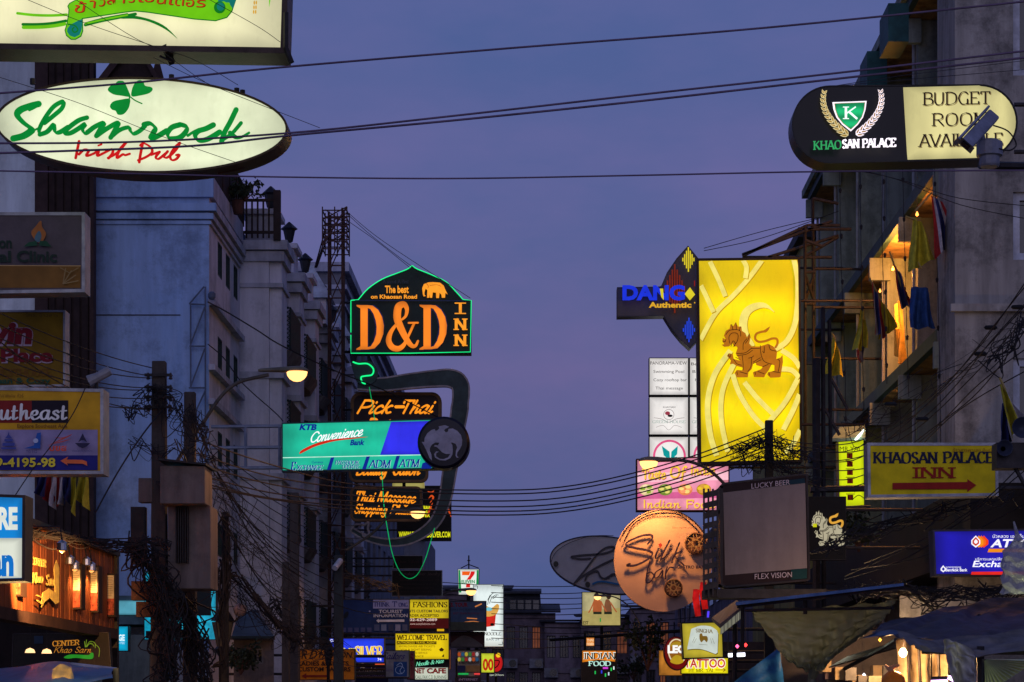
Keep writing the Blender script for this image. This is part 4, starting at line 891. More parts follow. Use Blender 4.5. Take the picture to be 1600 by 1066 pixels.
S.poly(cr(k_((205, 435), (240, 385), (420, 305), (640, 262), (980, 240), (820, 262), (600, 290), (400, 345), (290, 395)), 4, True), ink((215, 36, 8), .9), 'swoosh')
S.text('Bank', 547, 570, 696, 8, NV, bold=.04, slant=.25, rot=-.02)
for t_, x0, x1, yb, c_ in (('E', 455, 463, 735, 12.5), ('XCHANGE', 464, 505, 735, 7.5), ('PASSBOOK', 524, 562, 726.5, 6), ('UPDATE', 535, 562, 733, 5.5), ('ADM', 577, 611, 732, 12), ('ATM', 624, 656, 731, 12)):
    S.text(t_, x0 + .8, x1 + .8, yb + .2, c_, ink((170, 235, 220), .9), 'serif', weight=.16, slant=.2, nib=15)
    S.text(t_, x0, x1, yb, c_, NV, 'serif', weight=.18, slant=.2, nib=15)
S.text('Currency', 488, 506, 725, 3.6, NV, bold=.01, slant=.2)
S.part('support_frame', (lambda q: [q.tube([P(330, y, 45.3), P(442, y - 1, 45.3)], .035) for y in (667, 700, 732)] and [q.tube([P(x_, 667, 45.3), P(x_, 732, 45.3)], .035) for x_ in (384, 437)] and q)(MB()), mat('pale_blue_steel', (.17, .20, .26), .5, .2))
T = Thing('round_emblem', 'dark glossy round emblem with grey mythical bird ending the teal bank sign', 'sign', P(694, 735, 44.8))
pl = Cross(44.85); q = MB(); c = pl.pt(694, 694); q.lathe((c[0], 44.55, c[2]), [(.30, 0), (.47, .01), (.52, .06), (.52, .52), (.47, .56)], 40, 'y'); T.part('disc', q, mat('dark_navy_gloss', (.006, .006, .018), .35, 0, bump=0), smooth=False)
bz = lambda *p: Zm(10.66, 640, 645, *p)
gar = bz((565, 205), (600, 205), (660, 230), (640, 245), (590, 270), (575, 295), (605, 325), (640, 310), (650, 265), (720, 258), (800, 300), (860, 370), (882, 450), (875, 540), (840, 610), (800, 660), (790, 710), (800, 735), (825, 745), (790, 755), (768, 720), (775, 640), (795, 580), (770, 520), (710, 495), (690, 500), (715, 540), (722, 620), (715, 700), (680, 760), (600, 800), (500, 795), (420, 750), (405, 690), (440, 645), (490, 650), (440, 680), (440, 730), (500, 770), (560, 778), (640, 750), (680, 690), (600, 690), (540, 660), (520, 640), (480, 600), (455, 575), (400, 560), (420, 540), (470, 545), (495, 500), (430, 495), (370, 530), (335, 590), (335, 640), (360, 700), (368, 800), (330, 760), (280, 640), (230, 540), (195, 485), (240, 488), (245, 420), (290, 340), (360, 285), (415, 268), (430, 300), (460, 290), (495, 255), (480, 225), (520, 215))
T.part('bird_emblem', MB().add([Cross(44.53).pt(694 + (p[0] - 694) * .985, 694 + (p[1] - 694) * .985, .0) for p in gar], [tuple(range(len(gar)))]), mat('slate_emblem', (.30, .31, .42), .35, bump=0))
T.part('bracket', MB().tube([P(668, 700, 45.2), P(694, 700, 45.2)], .05), DARK)
# --- steel silver jewellery sign (black)
BLK = mat('black_sign_face', (.006, .004, .005), .4, bump=0)
S = Sign('silver_shop_sign', 'black sign with yellow web address and orange tribal ornament behind the curled frame', 'sign', 72, R(620, 759, 705, 845), .3, DARK, BLK, 1.5, bracket=(-1, -6.9))
YT = ink((225, 225, 30), 1)
S.text('WWW.STEELANDSILVER.COM', 623, 704, 839.5, 8.5, YT, bold=.03); S.text('STEEL', 653, 674, 795, 5, YT, bold=.04); S.text('AND', 657, 671, 801.5, 5, YT, bold=.04); S.text('SILVER', 651, 672, 808, 5.5, YT, bold=.04)
fl = ink((215, 78, 28), .95)
for sg, cx in ((1, 676), (-1, 696)):
    S.strokes([[2.6, (cx - 8 * sg, 768), (cx - 2 * sg, 770), (cx + 2 * sg, 767)], [3, (cx - 6 * sg, 779), (cx - 2 * sg, 775), (cx + 1 * sg, 778), (cx - 4 * sg, 786)], [3, (cx, 786), (cx - 3 * sg, 793), (cx - 6 * sg, 800), (cx - 9 * sg, 808)], [2, (cx - 2 * sg, 796), (cx + 3 * sg, 797)]], fl, name='ornament', taper=True)

# --- tall lion sign
YF = lit('yellow_sign_face', (232, 204, 4), 1.04, .08, 'h', 1.05, .2, scale=1.2, base=.3)
S = Sign('tall_lion_sign', 'tall bright yellow lightbox with pale ribbons and a brown mythical lion', 'sign', 45, [(1088, 404), (1250, 402), (1254, 722), (1092, 726)], .45, mat('dark_sign_frame', (.02, .017, .015), .5, .3), YF, 4, bracket=(1, 7.0), back=True)
PY = ink((238, 226, 116), .95); SH = ink((196, 158, 8), .85)
y_ = lambda *p: Zm(3.23, 1090, 400, *p)
def band(w, sh, *p):
    ln = cr(y_(*p), 6)
    for nm, dx, dy, m_ in (('ribbon_shadow', 1.4, 1.2, SH), ('ribbon', 0, 0, PY)):
        Lf, Rt = ribbon_px([(a_ + dx, b_ + dy) for a_, b_ in ln], [w * .86] * len(ln)); o = S.nx(); q = MB(); n = len(ln)
        cl = lambda v: S.pl.pt(min(1246.5 + (v[1] - 404) / 80, max(1092.5 + (v[1] - 404) / 80, v[0])), min(718.5, max(407.5, v[1])), o)
        q.add([cl(v) for v in Lf + Rt], [(i, i + 1, n + i + 1, n + i) for i in range(n - 1)]); S.part(nm, q, m_)
band(8.5, 1, (325, 22), (260, 110), (180, 200), (90, 290), (14, 425)); band(8.5, 1, (62, 30), (105, 120), (140, 205)); band(8.5, 1, (16, 150), (50, 220), (80, 285)); band(8.5, 1, (228, 22), (246, 60), (240, 115))
band(9.5, 1, (485, 20), (505, 140), (495, 320), (450, 430), (375, 480)); band(9, 1, (235, 640), (300, 720), (390, 810)); band(10, 1, (165, 480), (85, 600), (50, 740), (62, 900), (95, 1010)); band(9, 1, (185, 540), (125, 680), (118, 830), (150, 990)); band(9, 1, (175, 600), (210, 700), (280, 810), (350, 880))
band(9, 1, (505, 620), (440, 740), (350, 850)); band(9, 1, (512, 700), (480, 780), (430, 880)); band(9, 1, (395, 575), (470, 580), (512, 620)); band(9, 1, (420, 480), (480, 520), (515, 570)); band(9, 1, (515, 880), (480, 950), (440, 1000))
cres = cr(y_((385, 290), (350, 270), (310, 270), (265, 295), (248, 340), (255, 400), (285, 455), (255, 450), (215, 390), (208, 330), (230, 275), (280, 245), (340, 245)), 4, True)
S.poly([(a_ + 1.2, b_ + 1) for a_, b_ in cres], SH, 'crescent_shadow'); S.poly(cres, PY, 'crescent')
LB, LD = ink((184, 112, 20), .85), ink((70, 30, 6), .45)
l_ = lambda *p: Zm(8.2, 1115, 470, *p)
def lion(S, f, LB, LD, tail=None):
    S.poly(f((275, 290), (305, 345), (350, 345), (355, 400), (400, 430), (420, 480), (450, 430), (467, 480), (450, 560), (480, 600), (580, 600), (690, 565), (760, 600), (805, 665), (795, 760), (850, 740), (875, 705), (880, 800), (860, 920), (850, 985), (830, 995), (720, 1000), (680, 960), (690, 930), (770, 910), (770, 840), (735, 830), (700, 900), (655, 960), (640, 995), (510, 990), (495, 930), (560, 905), (600, 890), (620, 860), (540, 840), (530, 800), (500, 820), (480, 890), (440, 930), (430, 995), (290, 995), (262, 940), (290, 900), (360, 905), (365, 870), (290, 850), (240, 820), (200, 830), (215, 780), (165, 720), (190, 685), (240, 700), (250, 760), (330, 780), (275, 690), (300, 620), (290, 600), (255, 600), (235, 560), (190, 600), (130, 605), (95, 578), (130, 570), (108, 540), (110, 490), (150, 510), (125, 460), (150, 400), (200, 370), (208, 315), (245, 340)), LB, 'lion_body')
    S.part('lion_tail', (lambda q: (put_ribbon(q, S.pl, cr(f((785, 610), (810, 560), (800, 505), (740, 500), (660, 530), (570, 540), (525, 500), (540, 440), (600, 415), (660, 400), (715, 345)), 5), [3.6] * 44 + [4.5, 4.6, 4.2, 3.6, 2.4, 1, .5], S.nx()), q)[1])(MB()), tail or LB)
    L3 = [[1.0] + list(f(*s_)) for s_ in (((200, 560), (190, 480), (230, 430), (300, 440), (300, 520), (250, 600)), ((150, 450), (190, 400), (260, 385), (330, 400), (340, 470)), ((215, 600), (240, 530), (270, 560), (255, 600)), ((225, 320), (240, 390)), ((280, 300), (285, 380)), ((335, 350), (320, 400)), ((290, 690), (400, 680), (480, 620)), ((290, 715), (410, 700), (490, 650)), ((370, 640), (375, 560), (420, 500)), ((400, 560), (440, 500), (450, 440)), ((480, 625), (580, 625)), ((590, 590), (600, 700), (640, 790), (740, 830)), ((640, 600), (640, 680), (620, 660)), ((500, 800), (590, 745)), ((500, 820), (600, 770)), ((360, 720), (370, 820), (370, 900)), ((440, 750), (480, 740), (505, 720)), ((480, 740), (470, 860), (430, 920)), ((290, 920), (300, 960)), ((330, 925), (420, 950)), ((520, 920), (530, 960)), ((560, 920), (640, 950)), ((700, 935), (710, 970)), ((750, 920), (840, 935)), ((810, 760), (840, 800), (820, 920)), ((620, 860), (690, 830)), ((700, 580), (720, 640), (790, 660)), ((250, 760), (290, 820), (350, 840)), ((275, 740), (330, 770)), ((180, 700), (200, 740), (215, 700)), ((110, 530), (140, 540), (150, 510)))]
    S.strokes(L3, LD, name='lion_line')
lion(S, l_, LB, LD)
S.text('SINGHA CORPORATION', 1140, 1200, 719, 5, ink((40, 34, 6)), 'serif', weight=.18); S.text('CO., LTD', 1206, 1250, 718, 5, ink((40, 34, 6)), 'serif', weight=.18)

# --- blue DANG restaurant sign with diamonds
GRY = mat('slate_sign_face', (.07, .07, .095), .5, var=.1)
S = Sign('diamond_sign', 'slate sign with upright diamond and blue DANG lettering partly behind the yellow lion sign', 'sign', 52, [(964, 449), (1030, 448)] + [(1033, 447), (1042, 426), (1057, 404), (1075, 384)] + [(1120, 440), (1120, 500)] + [(1078, 545), (1064, 532), (1050, 515), (1037, 494)] + [(964, 495)], .4, mat('slate_frame', (.05, .05, .08), .5), GRY, 1.6, bracket=(1, 7.0))
def dia(cx, cy, rx, ry, c, k, nb):
    for i in range(nb):
        x_ = cx - rx + (i + .5) * 2 * rx / nb; h = ry * (1 - abs(x_ - cx) / rx); S.poly(R(x_ - rx / nb * .62, cy - h, x_ + rx / nb * .62, cy + h), ink(c, k), 'diamond_bar', th=.02); S.off -= .022
    S.off += .03
dia(1075.5, 406, 10, 19, (225, 205, 40), .95, 7); dia(1054, 452, 17, 38, (125, 40, 22), .75, 9); dia(1076, 517, 10, 19, (36, 70, 215), .9, 7); dia(1097, 445, 14, 30, (150, 30, 22), .8, 7)
S.poly([(1069, 462), (1077, 452), (1085, 463), (1077, 472)], ink((222, 205, 40), .95), 'diamond', th=.04)
S.text('DANG', 972, 1069, 471, 21, ink((24, 50, 215), .95), bold=.045, th=.04); S.text('Authentic Thai', 1013, 1112, 484, 8, ink((225, 170, 40), .95), bold=.035, th=.02)
S.poly([(1030, 455), (1035, 455), (1036, 473), (1032, 468)], ink((222, 205, 40), .95), 'diamond')

# --- white multi panel sign
WF = lit('white_panel', (236, 232, 228), .97, .06, 'v', .6, .05)
GT = ink((66, 60, 62), 0)
for i, (y0, y1, nm) in enumerate(((559, 618, 'upper'), (620, 680, 'mid'), (682, 740, 'low'))):
    for j, (x0, x1) in enumerate(((1014, 1076), (1077, 1140))):
        lab = [['white lit panel reading Panorama-view and Swimming Pool, top of the stack', 'slim visible edge of the top white panel touching the lion sign'], ['white lit panel with a small round crest, middle of the stack', 'slim visible edge of the middle white panel touching the lion sign'], ['white lit panel with pink ring and teal leaves, lowest of the stack', 'slim visible edge of the lowest white panel touching the lion sign']][i][j]
        S = Sign('panel_sign', lab, 'sign', 55, R(x0, y0, x1, y1), .3, mat('dark_sign_frame', (0, 0, 0)), WF, 1.1, group='white panels beside the lion sign')
        if i == 0:
            L_ = (('PANORAMA-VIEW', 1016, 1073, 570, 5.2), ('Swimming Pool', 1021, 1069, 583, 4.6), ('Cozy rooftop bar', 1021, 1073, 596, 4.4), ('Thai message', 1024, 1067, 609, 4.6)) if j == 0 else (('Beauty salon', 1080, 1130, 571, 4.5), ('Breakfast', 1082, 1120, 583, 4.5), ('hot shower', 1086, 1130, 596, 4.5))
            for t_, a_, b_, c_, d_ in L_: S.text(t_, a_, b_, c_, d_, GT)
        if i == 1:
            o = 0 if j == 0 else 62
            S.strokes([[.8] + ell(1045 + o, 648, 8, 8, 20) + [(1053 + o, 648)], [.8, (1022 + o, 653), (1034 + o, 655), (1045 + o, 660), (1056 + o, 655), (1069 + o, 653)], [.6, (1025 + o, 668), (1036 + o, 665), (1045 + o, 672), (1054 + o, 665), (1065 + o, 668)]], ink((150, 140, 140), .8), name='crest')
            S.poly(ell(1043 + o, 646, 4, 3, 14), ink((170, 60, 80), .8), 'crest'); S.poly(ell(1047 + o, 650, 4, 2, 14), ink((60, 60, 60)), 'crest'); S.text('GREEN HOUSE', 1019 + o, 1071 + o, 661.5, 4.2, ink((170, 190, 180), .8), 'serif', weight=.2)
            S.text('KHAOSAN', 1036 + o, 1055 + o, 638, 2.8, GT)
        if i == 2:
            o = 0 if j == 0 else 63
            S.strokes([[3.4] + ell(1046 + o, 713, 24, 24, 40) + [(1070 + o, 713)]], ink((224, 84, 134), .95), name='ring')
            S.polys([[(1034 + o, 697), (1046 + o, 706), (1047 + o, 720), (1037 + o, 712)], [(1059 + o, 697), (1049 + o, 706), (1048 + o, 720), (1058 + o, 710)], [(1040 + o, 716), (1058 + o, 714), (1056 + o, 722), (1040 + o, 722)]], ink((10, 160, 160), .9), 'leaf_emblem')
# --- pink Taste of India
PK = lit('pink_face', (236, 150, 178), .95, .22, scale=3)
S = Sign('indian_food_sign', 'pink lit sign with yellow letters Taste Of India and pictures of dishes', 'sign', 50, [(994, 717), (1140, 712), (1140, 799), (994, 799)], .3, RUST, PK, 2, bracket=(1, 7.0))
YO = ink((250, 205, 70), 1); YD = ink((196, 60, 90), .8)
S.poly([(996, 739), (1138, 737), (1138, 750), (996, 754)], ink((246, 190, 205), 1), 'band'); S.poly([(996, 770), (1138, 768), (1138, 778), (996, 780)], ink((214, 96, 150), .95), 'band')
for dx, m_ in ((.9, YD), (0, YO)):
    S.text('Taste', 1003 + dx, 1040 + dx, 748.5 + dx, 15, m_, 'script', weight=.2, slant=.05, track=.1); S.text('Of', 1046 + dx, 1071 + dx, 746.5 + dx, 17, m_, 'script', weight=.2, slant=.05, track=.1); S.text('India', 1078 + dx, 1118 + dx, 742 + dx, 14, m_, 'script', weight=.2, slant=.05, track=.2); S.text('Indian Food', 1004 + dx, 1116 + dx, 794 + dx, 12, m_, 'script', weight=.2, slant=.0, track=.2)
for i, (cx, c1, c2) in enumerate(((1010, (150, 180, 60), (225, 200, 150)), (1039, (236, 220, 120), (120, 140, 50)), (1070, (250, 224, 130), (226, 130, 80)), (1099, (240, 200, 50), (190, 130, 40)))):
    S.poly(ell(cx, 766, 11.5, 9, 20), ink(c2, .95), 'dish_picture')
    for j in range(6): S.poly(ell(cx + 6 * math.cos(j * 1.1), 765 + 4.5 * math.sin(j * 1.1), 4.5, 3, 8), ink(c1 if j % 2 else tuple(min(255, v + 30) for v in c2), .95), 'dish_picture')

# --- oval grey neon sign "The"
S = Sign('oval_sign', 'unlit grey oval sign with dark neon script, half behind the round silk bar disc', 'sign', 48, ell(950, 883, 92, 45, 56, rot=8), .3, mat('navy_edge', (.015, .015, .045), .5), mat('grey_oval_face', (.34, .32, .36), .6, var=.12, scale=2), 1.8, bracket=(1, 7.0))
NT = mat('unlit_neon_tube', (.010, .007, .022), .3, scale=8, bump=0)
o_ = lambda *p: Zm(5.925, 850, 820, *p)
S.strokes([[2.6] + o_((430, 312), (340, 318), (250, 300), (330, 285), (470, 275), (560, 265), (640, 235), (640, 205), (560, 220), (480, 290), (380, 420), (270, 555)), [2.6] + o_((270, 555), (340, 490), (480, 400), (600, 340), (700, 300)), [2.8] + o_((380, 515), (410, 460), (490, 430), (520, 480), (560, 500), (620, 470), (680, 455)), [2.8] + o_((600, 490), (630, 460), (700, 460))], NT, th=.05)
S.strokes([[2.6] + o_((452, 550), (500, 530), (560, 530), (620, 540), (690, 555))], ink((20, 70, 110)), th=.03, name='stroke')
S.strokes([[1] + o_((60, 370), (100, 270), (200, 190), (350, 130), (480, 105), (640, 105))], NT, name='neon_line')
for px, py in ((868.5, 882), (918, 914)): S.poly(ell(px, py, 4, 4.5, 14), mat('dark_fixing', (.05, .045, .04)), 'fixing', th=.02)
# --- silk bar disc
S = Sign('round_bar_sign', 'round pinkish sign reading Silk bar, lit orange from above by the street lamp', 'sign', 42, ell(1036, 876, 77, 80, 72, rot=0), .12, mat('disc_edge', (.35, .22, .17), .6), mat('pinkish_disc', (.36, .22, .17), .6, var=.12, scale=1.2), 1.2, bracket=(1, 7.0))
DKP = mat('dark_plum_letter', (.025, .012, .03), .4)
r_ = lambda *p: Zm(6.27, 960, 790, *p)
def standoff(lst, w, nib, con): S.off = .06; S.brush(lst, DKP, w * .72, nib, con, 'letter', th=.02)
standoff([r_((325, 380), (370, 320), (345, 292), (250, 305), (130, 360), (120, 395), (200, 420), (330, 445), (370, 480), (310, 540), (200, 590), (120, 590), (150, 575))], 5.2, 60, .55)
standoff([r_((430, 425), (400, 510), (430, 510), (470, 470)), r_((540, 345), (470, 480), (450, 540)), r_((455, 535), (500, 500), (560, 430)), r_((635, 370), (590, 480), (560, 560)), r_((650, 450), (590, 490), (620, 530), (680, 590))], 3.7, 0, .6)
standoff([r_((345, 550), (320, 650), (310, 750), (350, 750), (385, 690), (350, 655), (325, 670)), r_((460, 620), (400, 660), (395, 710), (430, 700), (470, 640), (465, 700)), r_((515, 605), (500, 660), (500, 720)), r_((500, 670), (540, 610), (575, 615))], 3.6, 20, .6)
S.off = .06
S.poly(r_((430, 385), (455, 370), (465, 395), (445, 425)), mat('dark_red_dot', (.25, .02, .015), .5), 'dot', th=.02)
S.text('GASTRO BAR', 1057, 1100, 889, 4.6, DKP, bold=.03, th=.02); S.text('Bakery restaurant and bar', 1050, 1084, 826.5, 2.4, mat('brown_print', (.12, .05, .03)))
for cx, cy, rr in ((1086, 850, 17), (1051.5, 919.5, 14.5)):
    q = MB(); c = S.pl.pt(cx, cy, .1); k = 42 / F; q.lathe((c[0], c[1], c[2]), [(rr * k, 0), (rr * k, -.05), (rr * k * .9, -.06), (rr * k * .86, -.02)], 28, 'y'); med = S.part('medallion', q, mat('brown_medallion', (.13, .055, .03), .5, var=.6, scale=14))
    q = MB()
    for t in range(7): an = t * .9; q.tube([c + Vector((math.cos(an) * rr * k * .8, -.07, math.sin(an) * rr * k * .8)), c + Vector((math.cos(an + 2.4) * rr * k * .8, -.07, math.sin(an + 2.4) * rr * k * .8))], .008, 4)
    S.part('medallion_lines', q, mat('gold_line', (.35, .22, .10), .5), parent=med)
S.neon([(972, 838), (980, 825), (1000, 808), (1030, 798), (1055, 799), (1080, 812), (1098, 832)], NT, .011, .08, smooth=True); S.neon([(975, 846), (990, 820), (1012, 806), (1036, 803), (1062, 806), (1085, 825), (1095, 838)], NT, .011, .08, smooth=True)
# shadows lamps come from street lamp

# --- beach poster, small orange, indian food
S = Sign('beach_poster', 'lit photo poster of two people sitting with bare backs on a beach', 'poster', 66, R(909, 925, 970, 978), .3, DARK, lit('sand_photo', (186, 176, 128), .9, .2, scale=3), 1)
S.poly([(910, 955), (969, 950), (969, 977), (910, 977)], ink((176, 160, 96), .9), 'sand'); skin = ink((176, 92, 50), .9); skin2 = ink((132, 84, 56), .8)
S.poly(cr([(929, 934), (936, 936), (940, 944), (939, 957), (927, 958), (927, 944)], 3, True), skin, 'painted_back'); S.poly(cr([(946, 938), (952, 938), (955, 946), (955, 958), (944, 958)], 3, True), skin2, 'painted_back')
S.strokes([[2, (928, 940), (924, 950), (920, 957)], [2, (939, 940), (944, 950), (949, 958)], [2, (954, 942), (959, 950), (963, 956)]], skin, name='painted_arm')
S.poly(ell(932, 931, 4, 4.5, 12), ink((60, 40, 30), .5), 'painted_head'); S.poly(ell(951, 931, 4, 6, 12), ink((70, 50, 36), .5), 'painted_head'); S.polys([R(927, 956, 940, 960), R(944, 956, 956, 960)], ink((50, 56, 40), .5), 'painted_shorts'); S.polys([R(937, 966, 939, 972)], ink((40, 160, 70), .8), 'bottle')
S.text('EST', 911, 919, 976, 5, ink((80, 70, 40)), 'serif'); S.part('post', MB().tube([P(940, 979, 66.15), P(940, 1100, 66.15)], .05), DARK)
S = Sign('small_orange_sign', 'tiny square orange lit sign above INDIAN FOOD', 'sign', 64, R(915.5, 996, 929, 1010), .2, DARK, lit('orange_small', (225, 130, 40), .9), .6)
S.text('THAI', 917, 927.5, 1002.5, 4, ink((250, 225, 180), 1), 'serif'); S.text('FOOD', 917, 927.5, 1008.5, 4, ink((250, 225, 180), 1), 'serif'); S.part('post', MB().tube([P(914, 990, 64.1), P(914, 1110, 64.1)], .04), DARK)
S = Sign('indian_food_board', 'board reading INDIAN FOOD with orange top and black lower half with coloured lights', 'sign', 63, R(908, 1016, 964, 1100), .2, DARK, BLK, .8)
S.poly([(910, 1017), (962, 1017), (961, 1034), (935, 1031), (910, 1035)], lit('orange_band', (225, 128, 20), .95), 'orange_band'); S.text('INDIAN', 912, 961, 1030, 10.5, ink((240, 250, 240), 1), 'serif', weight=.26); S.text('INDIAN', 912.6, 961.6, 1030, 9.5, ink((14, 34, 22)), 'serif', weight=.2); S.text('FOOD', 920, 954, 1040.5, 7, ink((190, 240, 225), .95), 'serif', weight=.26)
for i, (px, py, c_) in enumerate(((930, 1051, (30, 180, 80)), (940, 1050, (50, 60, 220)), (946, 1044, (210, 60, 210)), (946, 1055, (40, 200, 90)), (951, 1053, (200, 220, 240)), (955, 1046, (40, 200, 80)), (959, 1044, (220, 240, 240)))): S.poly(R(px - 1, py - 2.5, px + 1, py + 2.5) if i != 2 else R(px - 4, py - 1.5, px + 4, py + 1.5), ink(c_, 1), 'light')
# --- Singha, Leo, Tattoo
S = Sign('tattoo_sign', 'yellow lit sign lettered TATTOO BY MR. YAI with an arrow, under the lager box', 'sign', 41, R(1064, 1028, 1138, 1053), .25, FRAME, lit('yellow_tattoo', (246, 232, 20), 1, .05), .8, bracket=(1, 7.0))
S.text('TATTOO', 1068, 1134, 1043, 14, ink((250, 240, 220), 1), bold=.09); S.text('TATTOO', 1069, 1133, 1043, 13, ink((205, 46, 20), .9), bold=.02); S.text('BY MR. YAI', 1076, 1114, 1050, 5, ink((40, 30, 6)), 'serif', weight=.15)
S.strokes([[1, (1118, 1047), (1133, 1047)], [1, (1130, 1044.5), (1133.5, 1047), (1130, 1049.5)]], ink((130, 30, 10), .6), smooth=False, name='arrow')
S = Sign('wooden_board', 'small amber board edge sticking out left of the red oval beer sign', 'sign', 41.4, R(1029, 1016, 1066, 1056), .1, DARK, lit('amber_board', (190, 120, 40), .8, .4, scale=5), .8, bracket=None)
S.part('mounting', MB().tube([P(1050, 1030, 41.5), P(1066, 1030, 41.3)], .03), DARK)
S = Sign('oval_beer_sign', 'red-rimmed oval beer sign with white LEO letters and a gold leopard', 'sign', 40.6, ell(1057, 1021, 20, 27, 40, rot=-8), .18, mat('dark_red_rim', (.16, .012, .010), .4), ink((110, 14, 12), .8), 2)
S.poly(ell(1058, 1018, 14.5, 20, 36, rot=-8), ink((236, 220, 180), .9), 'ring'); S.poly(ell(1058, 1018, 12.5, 18, 36, rot=-8), ink((150, 92, 22), .9), 'face'); S.poly(cr([(1047, 1033), (1055, 1024), (1064, 1026), (1068, 1034), (1060, 1038), (1052, 1037)], 3, True), ink((196, 160, 30), .9), 'leopard'); S.poly(cr([(1047, 1010), (1054, 1003), (1064, 1004), (1068, 1010)], 3, True), ink((176, 140, 30), .9), 'leopard'); S.text('LEO', 1043, 1072, 1020, 11, ink((250, 250, 245), 1), bold=.06)
S.part('mounting', MB().tube([P(1066, 1021, 40.9), P(1080, 1021, 41.1)], .03), DARK)
S = Sign('square_beer_sign', 'square yellow lightbox with a white SINGHA beer label', 'sign', 40, [(1064, 973), (1129, 971), (1131, 1028), (1067, 1030)], .35, mat('dark_sign_frame', (0, 0, 0)), lit('dull_yellow_face', (190, 172, 48), .9, .2, scale=2.5), 1.8, bracket=(1, 7.0))
lab = cr([(1080, 983), (1094, 978), (1110, 979), (1120, 985)], 4) + [(1122, 990), (1121, 1020), (1118, 1022)] + cr([(1115, 1021), (1098, 1015), (1085, 1014), (1074, 1015)], 4) + [(1074, 1012)]
S.poly([(a_ + 1, b_ + 1.5) for a_, b_ in lab], ink((120, 104, 30), .8), 'label_shadow'); S.poly(lab, ink((205, 215, 205), .9), 'label'); S.text('SINGHA', 1087, 1113, 988, 5.5, ink((130, 104, 46), .7), 'serif', weight=.2, rot=.06)
lion(S, lambda *p: Zm(62, 1091, 987, *p), ink((138, 104, 30), .7), ink((90, 60, 10), .4)) if False else S.poly(cr([(1093, 991), (1097, 990), (1098, 994), (1104, 994), (1106, 999), (1104, 1004), (1100, 1000), (1096, 1004), (1093, 999)], 2, True), ink((138, 104, 30), .7), 'lion_emblem')
S.strokes([[.6, (1082, 1004), (1085, 996)], [.6, (1084, 1005), (1088, 998)], [.6, (1112, 1005), (1110, 998)], [.6, (1116, 1006), (1113, 998)], [.6, (1092, 1007), (1105, 1008)]], ink((150, 150, 130), .7), name='ornament')

# --- blank projection screen LUCKY BEER / FLEX VISION
S = Sign('screen_box', 'large dark box with blank grey screen lettered LUCKY BEER and FLEX VISION', 'screen', 34, [(1124, 760)] + cr([(1124, 760), (1128, 756), (1134, 754)], 2) + [(1255, 740), (1262, 741), (1266, 905), (1262, 908), (1134, 919), (1126, 914)], .55, mat('dark_screen_frame', (.02, .014, .016), .4), ink((24, 14, 16)), 3)
S.poly([(1130, 770), (1258, 755), (1261, 888), (1133, 899)], mat('blank_grey_screen', (.17, .14, .155), .6, var=.12, scale=2.5, streak=.12), 'screen')
S.poly([(1222, 752), (1257, 747.5), (1258, 755), (1222, 759)], ink((10, 30, 42)), 'teal_corner'); S.poly([(1236, 890.5), (1261, 888.5), (1261, 904), (1236, 906)], ink((10, 36, 40)), 'teal_corner')
S.text('LUCKY BEER', 1174, 1234, 764, 8, ink((128, 118, 130)), rot=-.11, bold=.0); S.text('FLEX VISION', 1179, 1237, 905.5, 8.5, ink((128, 118, 130)), rot=-.06, bold=.0)
T = Thing('perforated_side_panel', 'dark metal side panel with square holes left of the blank screen', 'panel', P(1110, 930, 33.8))
q = MB(); pl = Cross(33.8)
for r in range(10):
    y0 = 770 + r * 16; q.prism([pl.pt(*p, .02) for p in ((1100, y0), (1121, y0 - 5), (1121, y0 + 4), (1100, y0 + 9))], [pl.pt(*p, -.05) for p in ((1100, y0), (1121, y0 - 5), (1121, y0 + 4), (1100, y0 + 9))])
for x_ in (1100, 1107, 1114, 1121): q.prism([pl.pt(*p, .021) for p in R(x_ - 1.3, 764, x_ + 1.3, 932)], [pl.pt(*p, -.051) for p in R(x_ - 1.3, 764, x_ + 1.3, 932)])
T.part('panel', q, DARK); T.part('bracket', MB().tube([P(1112, 915, 33.9), P(1130, 915, 34.2)], .03).tube([P(1112, 800, 33.9), P(1130, 800, 34.2)], .03), DARK)
T.part('base_beam', MB().box(Xp(1100, 34), Xp(1290, 34), 33.9, 34.5, Zp(935, 34), Zp(921, 34)), DARK)
T = Thing('red_cushion_sign', 'pair of glossy red upright shapes below the left edge of the screen box', 'sign', P(1094, 965, 36))
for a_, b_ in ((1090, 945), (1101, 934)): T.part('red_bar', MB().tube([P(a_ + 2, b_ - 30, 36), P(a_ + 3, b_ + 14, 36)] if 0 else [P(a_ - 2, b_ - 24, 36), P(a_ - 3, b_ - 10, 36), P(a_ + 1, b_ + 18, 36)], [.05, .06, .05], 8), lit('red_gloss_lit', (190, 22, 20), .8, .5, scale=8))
T.part('bracket', MB().tube([P(1100, 962, 36.1), P(1100, 930, 36.1), P(1112, 928, 34.2)], .025), DARK); T.part('blue_light', MB().tube([P(1107, 955, 36), P(1106, 965, 36)], .02), lit('violet_light', (80, 60, 230), 1.2))

